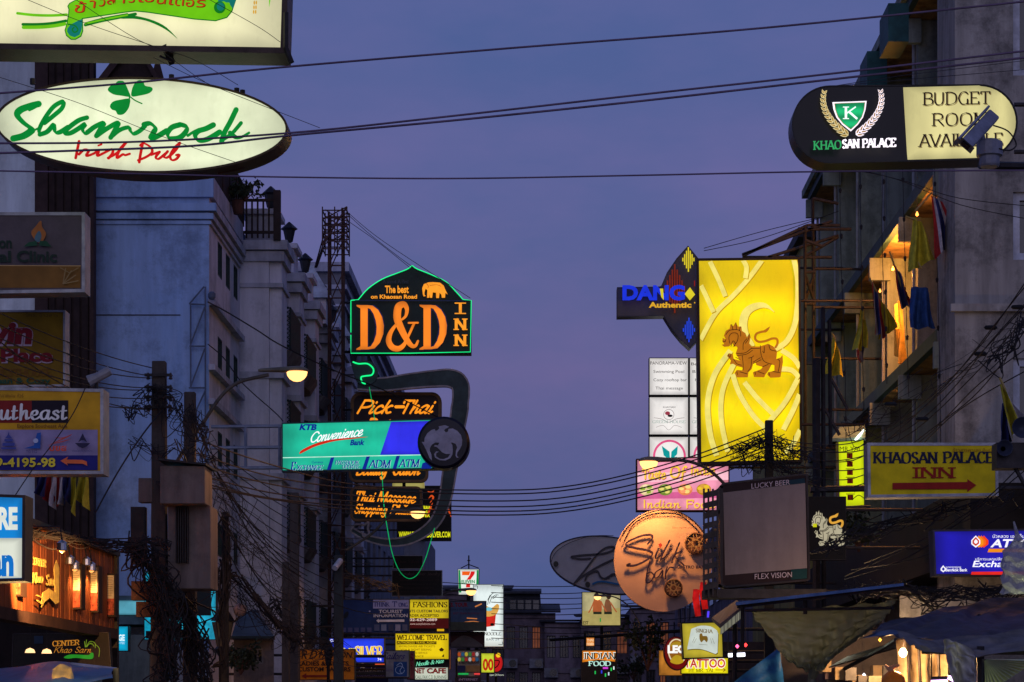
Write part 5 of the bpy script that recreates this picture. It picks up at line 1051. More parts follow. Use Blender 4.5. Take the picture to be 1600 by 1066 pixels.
# --- pill sign Khaosan Palace
S = Sign('pill_hotel_sign', 'pill-shaped sign, black KHAOSAN PALACE half and cream half reading BUDGET ROOM AVAILABLE', 'sign', 28, ell(1297, 195, 60, 61, 24, 90, 270) + ell(1530, 191, 60, 59, 24, -90, 90)[:], .4, mat('black_sign_edge', (.012, .011, .012), .4), mat('black_gloss_face', (.004, .004, .005), .3, bump=0), 2, bracket=(1, 8.0))
S.poly([(1411, 137), (1530, 134)] + ell(1530, 191, 57, 56, 20, -88, 88) + [(1530, 247), (1418, 250), (1417, 240)], lit('cream_room_face', (218, 208, 142), .95, .1, 'v', .42, .10, scale=1.5), 'cream_face')
BRN, BSH = ink((46, 24, 20), 0), ink((170, 148, 96), .6)
for t_, x0, x1, yb in (('BUDGET', 1442, 1547, 165), ('ROOM', 1456, 1544, 198), ('AVAILABLE', 1436, 1566, 231)):
    S.text(t_, x0 + 1.4, x1 + 1.4, yb + 1.4, 19.5, BSH, 'serif', weight=.13, rot=-.02); S.text(t_, x0, x1, yb, 19.5, BRN, 'serif', weight=.13, rot=-.02, nib=20)
s5 = lambda *p: Zm(8.886, 1270, 130, *p)
WH = ink((255, 240, 250), 1.25); GD = ink((176, 132, 44), .8); CRM = ink((222, 206, 150), .95)
sh = lambda k: [(1328.7 + (a_ - 1328.7) * k, 181 + (b_ - 181) * k) for a_, b_ in s5((265, 280), (740, 262), (725, 380), (690, 490), (620, 590), (520, 685), (400, 590), (320, 490), (280, 380))]
S.poly(sh(1), WH, 'shield_rim'); S.poly(sh(.9), GD, 'shield_rim'); S.poly(sh(.87), lit('shield_green', (20, 165, 100), 1, .25, 'h', .16, .35), 'shield')
S.text('K', 1318, 1340, 188, 19, ink((240, 255, 250), 1.2), 'serif', weight=.2)
def laurel(sg, m1):
    at = lambda t: (1330 + sg * (-4 - 41 * math.sin(t * 1.75)), 214.5 - 64 * t ** 1.18)
    for i in range(12):
        t = i / 11 * .98 + .02; ax, ay = at(t); bx, by = at(t + .02); an = math.atan2(by - ay, bx - ax); L_ = 13.5 - 5.5 * t; W_ = 2.5 - .7 * t
        for d_ in (1, -1):
            a2 = an + d_ * .52; ux, uy = math.cos(a2), math.sin(a2)
            lf = lambda k, m: [(ax + ux * L_ * u + (-uy) * W_ * v * k, ay + uy * L_ * u + ux * W_ * v * k) for u, v in ((m, 0), (.3, .9), (.62, .8), (1 - m, 0), (.62, -.8), (.3, -.9))]
            S.poly(lf(1.15, 0), m1, 'laurel_leaf'); S.poly(lf(.5, .16), GD, 'laurel_vein'); S.off -= .007
        S.off += .0006
laurel(1, CRM); laurel(-1, WH); S.off += .02
S.text('KHAO', 1269, 1312, 239, 13, ink((50, 165, 95), .95), 'serif', weight=.16, rot=-.03, th=.02); S.text('SAN PALACE', 1313, 1396, 237.5, 13, ink((255, 244, 255), 1.35), 'serif', weight=.21, rot=-.03, th=.02)
for y in (138, 145): S.part('stay_wire', MB().tube([P(1300, 135, 28), P(1410, 118 + (y - 138), 31), P(1600, 95 + (y - 138) * 2, 35)], .006, 4), WIRE)
# --- CCTV camera
CB = mat('camera_body_grey', (.24, .24, .29), .45, .1, scale=4)
T = Thing('cctv_camera', 'big boxy grey surveillance camera in front of the hotel pill sign', 'camera', P(1548, 262, 22))
A, B_ = P(1508, 228, 21.6), P(1552, 180, 22.3); ax_ = (B_ - A).normalized(); up = Vector((ax_.z * -1, 0, ax_.x)).normalized() * 1; sd = Vector((0, 1, 0))
def obox(c0, c1, hw, hh, off=0):
    u_ = up * 1; f_ = []
    for c_ in (c0, c1):
        for a_, b_ in ((-1, -1), (1, -1), (1, 1), (-1, 1)): f_.append(c_ + sd * a_ * hw + u_ * (b_ * hh + off))
    return MB().add(f_, [(0, 1, 2, 3), (4, 5, 6, 7), (0, 1, 5, 4), (1, 2, 6, 5), (2, 3, 7, 6), (3, 0, 4, 7)])
T.part('housing', obox(A + ax_ * .02, B_, .09, .066), CB, bevel=.02); T.part('sun_shield', obox(A - ax_ * .05, B_ + ax_ * .03, .11, .012, .088), CB, bevel=.008); T.part('lens_window', obox(A + ax_ * .0, A + ax_ * .018, .06, .045), GLASS)
T.part('swivel', MB().lathe(P(1546, 258, 22.1), [(.09, -.02), (.10, .0), (.10, .08), (.13, .09), (.13, .22), (.07, .25)], 12), CB)
T.part('arm', MB().tube([P(1531, 208, 22.1), P(1538, 240, 22.1)], .045), CB); T.part('bracket', MB().tube([P(1530, 258, 22.2), P(1700, 262, 22.4)], .04), DARK)
T.part('cable', MB().tube([P(px, py, 22) for px, py in cr([(1552, 196), (1575, 205), (1588, 225), (1578, 235), (1560, 232)], 5)], .008, 5), WIRE)
# --- yellow arrow sign
S = Sign('arrow_hotel_sign', 'unlit yellow sign KHAOSAN PALACE INN with a red arrow pointing right', 'sign', 30, [(1355, 692), (1559, 692), (1560, 775), (1356, 778)], .3, ALU, ink((190, 152, 8)), 4.5, bracket=(1, 8.0))
S.text('KHAOSAN', 1365, 1464, 724, 17, ink((20, 22, 44)), 'serif', weight=.24, nib=12); S.text('PALACE', 1474, 1552, 723.5, 17, ink((20, 22, 44)), 'serif', weight=.24, nib=12); S.text('INN', 1427, 1490, 747, 16, ink((122, 22, 16)), 'serif', weight=.28, nib=8)
S.poly([(1394, 755), (1511, 753.5), (1511, 749), (1525, 758.5), (1511, 769), (1511, 764.5), (1394, 765)], ink((122, 24, 18)), 'arrow'); S.text('ข้าวสารพาเลซ อินน์', 1488, 1549, 706.5, 5.5, ink((130, 74, 16)))
# --- bangkok bank ATM
S = Sign('bank_atm_sign', 'glowing deep blue bank lightbox reading ATM and Exchange on the right', 'sign', 27, [(1457, 828), (1640, 826), (1640, 899), (1460, 900)], .3, mat('dull_purple_frame', (.06, .045, .06), .5), lit('bank_blue', (28, 22, 165), .95, .2, 'v', .5, .14), 3, bracket=(1, 8.0), group=None)
w5 = ink((248, 246, 255), 1.05)
S.text('ATM', 1547, 1600, 855, 12, w5, bold=.03, slant=.2); S.text('Exchange', 1519, 1594, 886, 9.5, w5, bold=.018, slant=.2); S.text('Bangkok Bank', 1477, 1511, 893, 4.6, w5, bold=.02); S.text('ธนาคารกรุงเทพ', 1477, 1501, 888, 3, w5); S.text('บริการแลกเปลี่ยนเงินตรา', 1523, 1590, 876, 4, w5); S.text('บัวหลวง เอทีเอ็ม', 1550, 1600, 841, 5, w5)
S.poly([(1544, 858), (1640, 858), (1640, 863.5), (1542, 863.5)], ink((240, 140, 20), 1), 'bar'); S.poly([(1517, 894), (1640, 893), (1640, 898.5), (1516, 898.5)], ink((225, 40, 30), 1), 'bar')
lot = lambda ox, k: [(1523 + ox + (a_ - 1523) * k, 847 + (b_ - 847) * k) for a_, b_ in ((1523, 837.5), (1530, 845), (1530, 851), (1523, 856.5), (1516, 851), (1516, 845))]
for i, ox in enumerate((13, 9, 5)): S.poly(lot(ox, 1), ink((235, 60 + i * 40, 20), 1), 'lotus')
S.poly(lot(0, 1), w5, 'lotus'); S.poly(lot(0, .75), ink((200, 60, 30), 1), 'lotus'); S.poly(lot(0, .4), w5, 'lotus'); S.poly([(1472, 884), (1476, 889), (1476, 892), (1472, 895), (1468, 892), (1468, 889)], w5, 'lotus'); S.poly([(1472, 887), (1474.4, 890), (1472, 893), (1469.6, 890)], ink((28, 22, 165), .9), 'lotus')
# --- Mr Yai vertical tattoo sign
S = Sign('vertical_tattoo_sign', 'upright lime yellow lit sign MR YAI with TATTOO letters stacked', 'sign', 42, [(1309, 690), (1350, 687), (1351, 790), (1311, 793)], .3, DARK, lit('lime_face', (214, 230, 10), .95, .08), 1, bracket=(1, 7.0))
S.text('MR YAI', 1312, 1343, 705, 7, ink((30, 30, 10)), bold=.0)
for i, ch in enumerate('TATTOO'):
    y = 717 + i * 13.2; S.poly(R(1323, y - 9, 1332, y - .5), ink((120, 30, 14), .5), 'letter_block'); S.text(ch, 1324, 1331, y - 2, 6, ink((30, 10, 6)), 'serif', weight=.25); S.strokes([[1, (1321, y - 10), (1334, y - 10)]], ink((60, 20, 8)), smooth=False, name='rule')
S.strokes([[1.2, (1334, 770), (1342, 762), (1349, 768)], [1.2, (1330, 782), (1340, 775), (1349, 780)]], ink((24, 44, 10)), name='plant_drawing')
T = Thing('balcony_tube_light', 'short white fluorescent tube under a ceiling above the lime MR YAI sign', 'lamp', P(1342, 688, 43.5))
T.part('tube', MB().tube([P(1338, 687, 43), P(1350, 673, 44.2)], .03, 8), lit('tube_white', (230, 255, 235), 4, 0, samp=True)); T.part('ceiling', MB().prism([P(1300, 690, 43.4), P(1312, 672, 44.6), P(1352, 670, 44.6), P(1352, 688, 43.4)], [p + Vector((0, 0, .06)) for p in (P(1300, 690, 43.4), P(1312, 672, 44.6), P(1352, 670, 44.6), P(1352, 688, 43.4))]), mat('pale_green_ceiling', (.3, .4, .3), .8)); 
# --- standing white lion cut-out
S = Sign('lion_cutout_board', 'black board with a white glowing mythical lion beside the blank screen', 'sign', 37, R(1263, 776, 1322, 875), .2, DARK, mat('black_board', (.008, .007, .007), .6), 1, bracket=(1, 7.0))
w7 = lambda *p: [(1260 + (q[0] * .87 - 90) / 11.85 * .93 + 8, 780 + (q[1] * .93 + 10) / 11.6 * .98 - 6) for q in p]
lion(S, w7, ink((190, 182, 152), .8), ink((60, 52, 40)), ink((225, 165, 60), .9)); S.polys([R(1270, 818.5, 1276, 824)], ink((200, 200, 20), .9), 'yellow_tab')
# --- low left: cyan change sign and cyan letters behind the poles
S = Sign('exchange_sign', 'small cyan lit sign ending HANGE beside the wooden restaurant wall', 'sign', 43, R(150, 978, 201, 1018), .2, DARK, lit('cyan_face', (10, 165, 205), .95, .08), 1.2, bracket=(-1, -8.9))
S.text('EXCHANGE', 153, 195, 1001, 9, ink((225, 250, 255), 1.1), bold=.04); S.text('NO FEE', 180, 195, 1006.5, 3.5, ink((200, 230, 255), 1)); 
S = Sign('cyan_sign', 'bright cyan lit panel seen in pieces between the utility poles', 'sign', 44, R(225, 893, 338, 1000), .2, DARK, lit('cyan_panel', (20, 170, 205), .85, .4, scale=9), 1)
S.polys([R(228, 917, 330, 962), R(228, 1000 - 14, 300, 1000 - 2)], mat('dark_cover', (.01, .02, .025)), 'dark_cover')
S.part('bracket', MB().tube([P(230, 940, 44.1), P(225, 940, 46.9)], .03), DARK)
T = Thing('low_annex', 'pale low annex with lit cyan window edge behind the wooden restaurant', 'building', P(190, 1066, 45))
T.part('wall', MB().box(-9.0, -7.9, 45, 46.8, 0, Zp(992, 45)), mat('pale_green_annex', (.16, .20, .18), .8, streak=.3)); T.part('upper_wall', MB().box(-9.0, -7.9, 45.2, 46.8, Zp(975, 45), Zp(930, 45)), mat('annex_panel', (.10, .16, .18), .7)); T.part('lit_strip', MB().box(-8.98, -7.92, 45.15, 45.19, Zp(960, 45), Zp(938, 45)), lit('soft_cyan', (90, 170, 190), .8, .3, samp=False))
T.part('column', MB().box(-8.6, -8.5, 45.3, 46, Zp(992, 45), Zp(975, 45)), DARK)

# --- cluster of small signs at the centre left
def small(name, label, Y, x0, y0, x1, y1, face, fr=DARK, D=.2, fw=1.2, br=-6.9, group='small signs above the left pavement'):
    return Sign(name, label, 'sign', Y, R(x0, y0, x1, y1), D, fr, face, fw, bracket=(-1, br) if br else None, group=group)
DBL = ink((14, 34, 78)); LBL = ink((112, 118, 160)); WDIM = ink((150, 156, 190))
S = small('tourist_sign', 'dark blue unlit sign TOURIST INFORMATION with a left arrow', 58, 532, 936, 640, 990, DBL)
S.poly(R(583, 937, 639, 951), LBL, 'band'); S.text('TH', 584, 594, 948, 8, ink((24, 34, 96)), 'serif'); S.text('INK', 595, 609, 948, 6.5, ink((24, 34, 96)), 'serif'); S.text('T', 613, 620, 948, 8, ink((24, 34, 96)), 'serif'); S.text('ONG', 623, 637, 948, 6, ink((24, 34, 96)), 'serif')
S.text('TOURIST', 592, 629, 958, 5, WDIM, bold=.02); S.text('INFORMATION', 584, 637, 964.5, 5, WDIM, bold=.02); S.poly([(588, 970), (592, 967), (592, 968.6), (632, 968.2), (632, 972), (592, 972), (592, 973.6)], WDIM, 'arrow')
S.poly(ell(541, 961, 3.2, 6, 14, rot=30), ink((6, 16, 30)), 'diver'); S.poly(ell(578, 955.5, 1.4, 1.4, 8), LBL, 'light_spot')
for i in range(5): S.poly(R(585 + i * 11, 976, 593 + i * 11, 986), ink([(46, 58, 96), (70, 84, 120), (30, 40, 70), (84, 92, 126), (50, 60, 92)][i]), 'photo'); S.poly(R(534 + i * 10, 981, 541 + i * 10, 988), ink((44, 52, 96)), 'photo')
YL = lit('yellow_fashion', (205, 180, 20), .9, .15)
S = small('fashion_sign', 'yellow and maroon sign SUNNY FASHIONS next to TOURIST INFORMATION', 61, 628, 936, 702, 988, YL)
S.poly(R(629, 966, 701, 982), ink((76, 14, 14), .6), 'band'); S.poly(R(629, 982, 701, 987), ink((20, 16, 10)), 'band'); DB = ink((60, 34, 14), .3)
S.text('SUNNY FASHIONS', 604, 699, 949, 8, DB, 'serif', weight=.2); S.text('LADY GENTS CUSTOM TAILORS', 614, 700, 957, 4, ink((30, 36, 60)), bold=.02); S.text('MAIL ORDER ACCEPTED', 620, 686, 964, 4, DB, bold=.02); S.text('02-629-2889', 640, 683, 970.5, 4, ink((230, 200, 190), .9), bold=.02); S.text('www.sunnyfashions.com', 640, 680, 976.5, 3.2, ink((220, 180, 170), .8)); S.poly(R(683, 983, 694, 986.5), ink((220, 170, 20), .9), 'patch')
YW = lit('yellow_travel', (226, 198, 8), .95, .12)
S = small('welcome_travel_sign', 'bright yellow sign reading WELCOME TRAVEL', 56, 617, 989, 702, 1031, YW)
S.text('WELCOME TRAVEL', 621, 698, 1000, 7.5, ink((56, 40, 6)), 'serif', weight=.2); S.poly(R(620, 1002, 682, 1007), ink((40, 30, 8)), 'band'); S.text('AUTHORIZED TRAVEL AGENT', 621, 681, 1006, 3.4, ink((230, 200, 20), .9))
for i, t_ in enumerate(('WORLDWIDE AIR TICKETS', 'VISA & SIGHT SEEING', 'BUS & TRAIN SERVICE', 'INSURANCE')): S.text(t_, 623 + i * 3, 680 - i * 6, 1011.5 + i * 5.2, 3, ink((96, 70, 8)))
S.poly([(686, 1015), (690, 1012), (694, 1015), (692, 1018), (688, 1018)], ink((60, 44, 8)), 'emblem'); S.poly([(690, 1026), (694, 1022), (694, 1027)], ink((60, 44, 8)), 'emblem')
S = small('silver_sign', 'vivid blue lit sign reading ELMI SILVER 74', 55, 513, 997, 601, 1036, lit('blue_silver', (34, 62, 235), .95, .12))
S.text('ELMI', 517, 553, 1029, 16, ink((225, 215, 110), 1), 'serif', weight=.2); S.text('SILVER', 555, 597, 1027, 17, ink((240, 235, 190), 1), 'serif', weight=.2); S.text('SILVER', 555.4, 597.4, 1027, 16.5, ink((238, 190, 30), 1), 'serif', weight=.13); S.text('74', 590, 596, 1032.5, 4, ink((245, 245, 255), 1), bold=.02); S.text('Oriental', 516, 534, 1003, 4, ink((235, 240, 255), 1), bold=.03, slant=.2)
S = small('fashion_tailor_sign', 'unlit orange sign R&D FASHION LADIES & GENTS CUSTOM TAILORS with an arrow', 48, 468, 1014, 555, 1063, ink((158, 90, 14)))
K5 = ink((40, 20, 14))
S.text('R', 471, 480, 1029, 12, K5, 'script', weight=.2, slant=.2); S.text('D', 483, 496, 1029, 12, K5, 'script', weight=.2, slant=.3); S.text('FASHION', 498, 551, 1028, 9, K5, bold=.02, slant=.25); S.text('LADIES & GENTS', 466, 545, 1040, 6.5, K5, bold=.03); S.text('CUSTOM TAILORS', 466, 548, 1049, 6.5, K5, bold=.03); S.poly([(471, 1056.5), (479, 1052), (479, 1055), (515, 1055), (515, 1058), (479, 1058), (479, 1061)], ink((92, 22, 12)), 'arrow'); S.text('5 METERS', 528, 540, 1057.5, 3, ink((92, 22, 12)))
S = small('fashions_sign', 'navy sign with pale script Fashions under ELMI SILVER', 57, 555, 1037, 606, 1075, ink((18, 22, 62)))
S.text('Fashions', 559, 602, 1052, 9, WDIM, 'script', weight=.13, slant=.4, nib=40); S.text('CUSTOM TAILORS', 558, 600, 1057, 3, ink((90, 90, 140))); S.poly(R(586, 1037.3, 601, 1039), ink((220, 90, 50), .9), 'lit_edge')
S = small('tailors_sign', 'grey-white sign with Tailors lettering and a blue picture square', 54, 602, 1016, 640, 1059, mat('dim_white_face', (.24, .23, .26), .5))
S.text('Tailors', 596, 634, 1030, 10, ink((40, 32, 80)), 'script', weight=.17, slant=.35, track=.1); S.poly(R(615, 1034, 636, 1057), ink((22, 52, 100)), 'picture'); S.strokes([[.8] + ell(625, 1047, 7, 6, 16), [.9, (620, 1040), (626, 1036), (629, 1041), (625, 1048), (628, 1053)]], ink((130, 150, 190)), name='drawing'); S.text('SUITS', 603, 613, 1049, 4, ink((70, 60, 100)))
S = small('slim_red_sign', 'slim maroon sign strip with letters S and R beside the tailors sign', 54.6, 636, 1017, 648, 1062, ink((84, 46, 58)))
S.text('S', 639.5, 645.5, 1033, 11, ink((60, 12, 30)), 'serif', weight=.26); S.text('R', 640, 645, 1042, 6, ink((60, 12, 30)), 'serif', weight=.2)
S = small('internet_sign', 'white lit sign INTERNET CAFE with green line below', 56, 640, 1042, 701, 1063, lit('white_cafe', (196, 205, 188), .9, .1))
S.text('INTERNET', 622, 664, 1052, 7.5, ink((130, 20, 20), .6), bold=.05); S.text('CAFE', 667, 697, 1052, 7.5, ink((130, 20, 20), .6), bold=.05); S.text('CALL FAX C.D BURNING', 649, 697, 1060.5, 5, ink((20, 80, 50), .4), bold=.0)
S = small('green_script_sign', 'black sign with slanting pale green lettering above INTERNET CAFE', 56.5, 646, 1030, 702, 1043, BLK)
S.text('Noodle & Rice', 650, 694, 1041, 6, ink((120, 225, 180), .95), 'script', weight=.2, rot=-.13)
S = small('tour_sign', 'unlit blue-grey sign with TOUR lettering and airliner picture', 64, 703, 939, 760, 986, ink((50, 66, 92)))
S.text('S. TOUR', 704, 731, 948, 6, ink((96, 20, 30)), bold=.05); S.text('TRAIN & BOAT TICKETS AND TOURS', 704, 757, 954, 3, ink((30, 34, 60))); S.text('BEST TRAIN BUS BOAT', 708, 751, 960, 3, ink((90, 34, 50))); S.strokes([[2, (743, 948), (752, 944)], [1.4, (730, 966), (745, 967)], [1.2, (722, 973), (741, 971), (757, 975)]], ink((215, 130, 70), .8), name='streak'); S.poly(R(704, 972, 759, 985), ink((56, 60, 52)), 'ground_picture')
S = small('mountain_sign', 'dark maroon sign with faded mountain picture below the TOUR sign', 64.4, 703, 987, 757, 1012, ink((46, 20, 24)))
S.poly(cr([(705, 1005), (718, 995), (726, 993), (738, 997), (754, 1008)], 3) + [(754, 1011), (705, 1011)], ink((70, 66, 70)), 'mountain'); S.text('KHAO SAN ROAD', 708, 750, 991, 2.6, ink((90, 60, 60)))
S = small('jewelry_sign', 'black unlit jewellery signboard with faint lettering under the green rope light loop', 70, 612, 891, 691, 932, BLK, ALU, fw=.8)
S.text('Bangkok Silver Jewelry', 624, 688, 899, 5, ink((74, 60, 58)), 'script', weight=.12, slant=.2)
for i in range(4): S.text('wholesale and retail of silver 925', 625, 686 - i * 4, 908 + i * 6, 2.6, ink((50, 40, 38)))
S = small('upper_black_sign', 'black unlit signboard just above the jewellery signboard', 70.6, 614, 868, 661, 889, BLK, ALU, fw=.8); S.text('Thai Silver', 620, 656, 880, 5, ink((44, 30, 30)), 'serif')
S = small('restaurant_sign', 'grey sign with patchwork letters above & RESTAURANT', 60, 714, 1016, 751, 1058, mat('pale_sign_face', (.26, .25, .24), .6), br=None)
for i in range(6):
    for r in range(2): S.poly(ell(717.5 + i * 5.6, 1022.5 + r * 8, 2.5, 3.4, 10), ink([(190, 80, 30), (40, 90, 130), (210, 190, 60), (60, 130, 60), (160, 40, 40), (200, 200, 200)][(i + r * 2) % 6], .6), 'patch_letter')
S.text('& RESTAURANT', 717, 749, 1037, 3.6, ink((30, 26, 30)), bold=.02); S.poly(R(715, 1040, 727, 1050), ink((24, 30, 70)), 'picture'); S.poly(R(728, 1040, 750, 1050), ink((110, 90, 60)), 'picture'); S.poly(R(716, 1052, 732, 1054.5), ink((30, 170, 80), 1), 'lit_bar'); S.poly(R(741, 1052, 750, 1054.5), ink((220, 60, 60), 1), 'lit_bar')
S.part('post', MB().tube([P(714, 1030, 60.1), P(714, 1110, 60.1)], .04), DARK)
S = small('internet_strip_sign', 'dark strip sign reading INTERNET under the patchwork-letter restaurant sign', 59, 711, 1058.5, 751, 1080, ink((30, 26, 44)), br=None); S.text('INTERNET', 717, 747, 1063.5, 3.6, ink((120, 116, 150)), bold=.03); S.part('post', MB().tube([P(731, 1080, 59.1), P(731, 1110, 59.1)], .04), DARK)
S = small('hundred_sign', 'yellow-green rounded sign with red 100', 62, 751, 1020, 773, 1052, lit('yg_face', (205, 215, 50), .95, .2), br=None); S.text('100', 749, 771, 1047, 17, ink((195, 40, 20), .9), bold=.04); S.part('post', MB().tube([P(762, 1052, 62.1), P(762, 1110, 62.1)], .04), DARK)
S = Sign('round_red_sign', 'round red sign with yellow dot right of the red 100 sign', 'sign', 62.4, ell(775, 1036, 11.5, 15, 28), .2, DARK, lit('red_round', (190, 24, 24), .9, .15), 1, group='small signs above the left pavement')
S.poly(ell(778.5, 1024, 3.6, 3.6, 14), ink((250, 200, 30), 1), 'dot'); S.strokes([[1.6, (774, 1032), (780, 1033), (778, 1040), (773, 1044)]], ink((30, 10, 10)), name='drawing'); S.text('open 24 hours', 765, 787, 1056, 3, ink((210, 220, 200), 1)); S.part('post', MB().tube([P(775, 1052, 62.5), P(775, 1110, 62.5)], .04), DARK)
S = Sign('noodle_poster', 'tall white lit poster with steaming bowl drawing and red bowl base', 'poster', 78, R(739, 913, 787, 1011), .3, mat('pale_frame', (.3, .34, .33), .5), lit('white_poster', (226, 238, 236), 1.0, .06), .9)
S.polys([[(760, 962), (775, 960), (773, 978), (752, 981), (752, 968)]], ink((205, 40, 30), .95), 'bowl_base'); S.poly(cr([(756, 946), (768, 950), (776, 944), (780, 947), (777, 958), (768, 963), (756, 962)], 3, True), ink((222, 168, 80), .95), 'bowl'); S.poly(ell(764, 952, 5.5, 3, 14), ink((120, 200, 215), .9), 'bowl_pattern'); S.poly(ell(769, 976, 3, 2.4, 12), ink((30, 16, 14)), 'wheel')
S.strokes([[.9, (762, 945), (764, 936), (769, 928), (774, 926)], [.9, (765, 943), (768, 935), (774, 930), (779, 930)], [.9, (762, 938), (766, 930)], [.9, (770, 936), (776, 931)], [.8, (741, 916), (746, 916), (746, 920)], [.8, (779, 916), (785, 916), (785, 920)], [.8, (779, 1007), (785, 1007), (785, 1003)]], ink((40, 70, 60)), name='drawing')
S.text('NOODLE', 757, 783, 993, 5, ink((80, 90, 90)), 'serif'); S.text('BAR 24', 760, 780, 1001, 3.6, ink((150, 160, 160), .6)); S.part('post', MB().tube([P(745, 1011, 78.2), P(745, 1110, 78.2)], .06), DARK)
S = Sign('convenience_sign', 'white, green and red illuminated 7-Eleven sign on a post', 'sign', 86, [(715, 889), (749, 889), (748, 930), (716, 930)], .35, mat('pale_frame', (0, 0, 0)), lit('white_seven', (228, 236, 226), .98, .05), .9)
S.polys([[(716.5, 891), (719, 891), (721, 926), (717.2, 926)], [(745, 891), (747.8, 891), (747.2, 926), (743.5, 926)]], ink((10, 140, 70), .95), 'green_edge'); S.polys([[(722, 893), (735, 893), (733, 899), (722, 899)]], ink((240, 96, 20), 1), 'orange_bar'); S.polys([[(736, 893), (742, 893), (741.5, 897), (735, 906), (734.5, 918), (728, 918), (729, 906), (734, 899)]], ink((215, 30, 30), 1), 'red_seven'); S.poly(R(720.5, 906, 742.5, 912), ink((228, 236, 226), .98), 'white_band'); S.text('ELEVEN', 721, 742, 911.5, 5, ink((10, 140, 80), .9), bold=.03)
S.part('post', MB().tube([P(732, 930, 86.2), P(732, 1105, 86.2)], .08), DARK); S.part('antenna', MB().tube([P(732.5, 889, 86.2), P(732.5, 868, 86.2)], .03).tube([P(720, 888, 86.2), P(732, 882, 86.2), P(748, 888, 86.2)], .02).tube([P(730, 876, 86.2), P(735, 876, 86.2)], .02), DARK)

# ============================================================ the wooden restaurant front, bottom left
WOOD = mat('stained_wood_board', (.24, .068, .022), .6, var=.35, scale=4, streak=.3)
T = Thing('wooden_restaurant', 'red-brown plank restaurant front with a lit emblem and lamp-lit menu boxes, bottom left', 'building', (-7.2, 32, 0))
fa = Facade(-7.0)
zt0, zt1 = fa.pt(0, 800)[2], fa.pt(180, 882)[2]
ztop = 4.1 + .0; zlow = fa.pt(100, 962)[2]
Ya, Yc = 24.0, 36.6
ztop = fa.pt(180, 880)[2] + .1
yb = Ya
while yb < Yc - .02:
    wd_ = min(.16, Yc - yb); dx = random.uniform(0, .015)
    T.part('plank', MB().box(-7.15, -7.0 + dx, yb, yb + wd_ - .012, fa.pt(100, 968)[2], ztop), WOOD); yb += .16
T.part('backing', MB().box(-7.4, -7.16, Ya, Yc, fa.pt(100, 968)[2], ztop), DBROWN); T.part('inner_wall', MB().box(-12, -7.3, 35.6, 35.8, 0, ztop), mat('dark_inner_wall', (.02, .012, .01), .8)); T.part('top_cap', MB().box(-7.3, -6.9, Ya, Yc, ztop + .002, ztop + .08), DARK)
T.part('ledge', MB().box(-7.2, -6.93, Ya, Yc, fa.pt(100, 985)[2], fa.pt(100, 968)[2] - .003), mat('dark_ledge_wood', (.05, .025, .02), .7))
T.part('end_post', MB().box(-7.2, -6.95, Yc, Yc + .15, 0, ztop + .05), DARK)
gold = mat('gold_leaf_paint', (.95, .62, .14), .4, 0, scale=8, bump=.4)
class FS(Sign):
    def __init__(s, T, pl): s.o = T.o; s.loc = T.loc; s.pl = pl; s.off = .02
E = FS(T, fa); e_ = lambda *p: Zm(3.727, 0, 780, *p)
em = Thing('carved_emblem', 'gilded carved emblem CENTER Khao Sarn with temple spire on the lamp-lit plank wall', 'emblem', fa.pt(66, 950))
E = FS(em, fa)
E.text('CENTER', 46, 69, 882, 12, gold, 'serif', weight=.10, contrast=.5, th=.008, name='letter', rot=.22); E.text('Khao', 46, 63, 911, 16, gold, 'script', weight=.10, slant=.1, th=.008, name='letter'); E.text('Sarn', 66, 82, 915, 17, gold, 'script', weight=.10, slant=.1, th=.008, name='letter')
E.poly(e_((290, 500), (285, 400), (300, 355), (316, 400), (315, 600), (295, 610)), gold, 'temple_spire', th=.006)
E.poly(e_((205, 600), (215, 545), (250, 520), (290, 545), (310, 600), (290, 612), (255, 575), (225, 600), (208, 630)), gold, 'banner', th=.008); E.strokes([[2] + e_((175, 560), (200, 570), (215, 590))] + [[2] + e_((178, 590), (205, 610))], gold, th=.006, name='leaf')
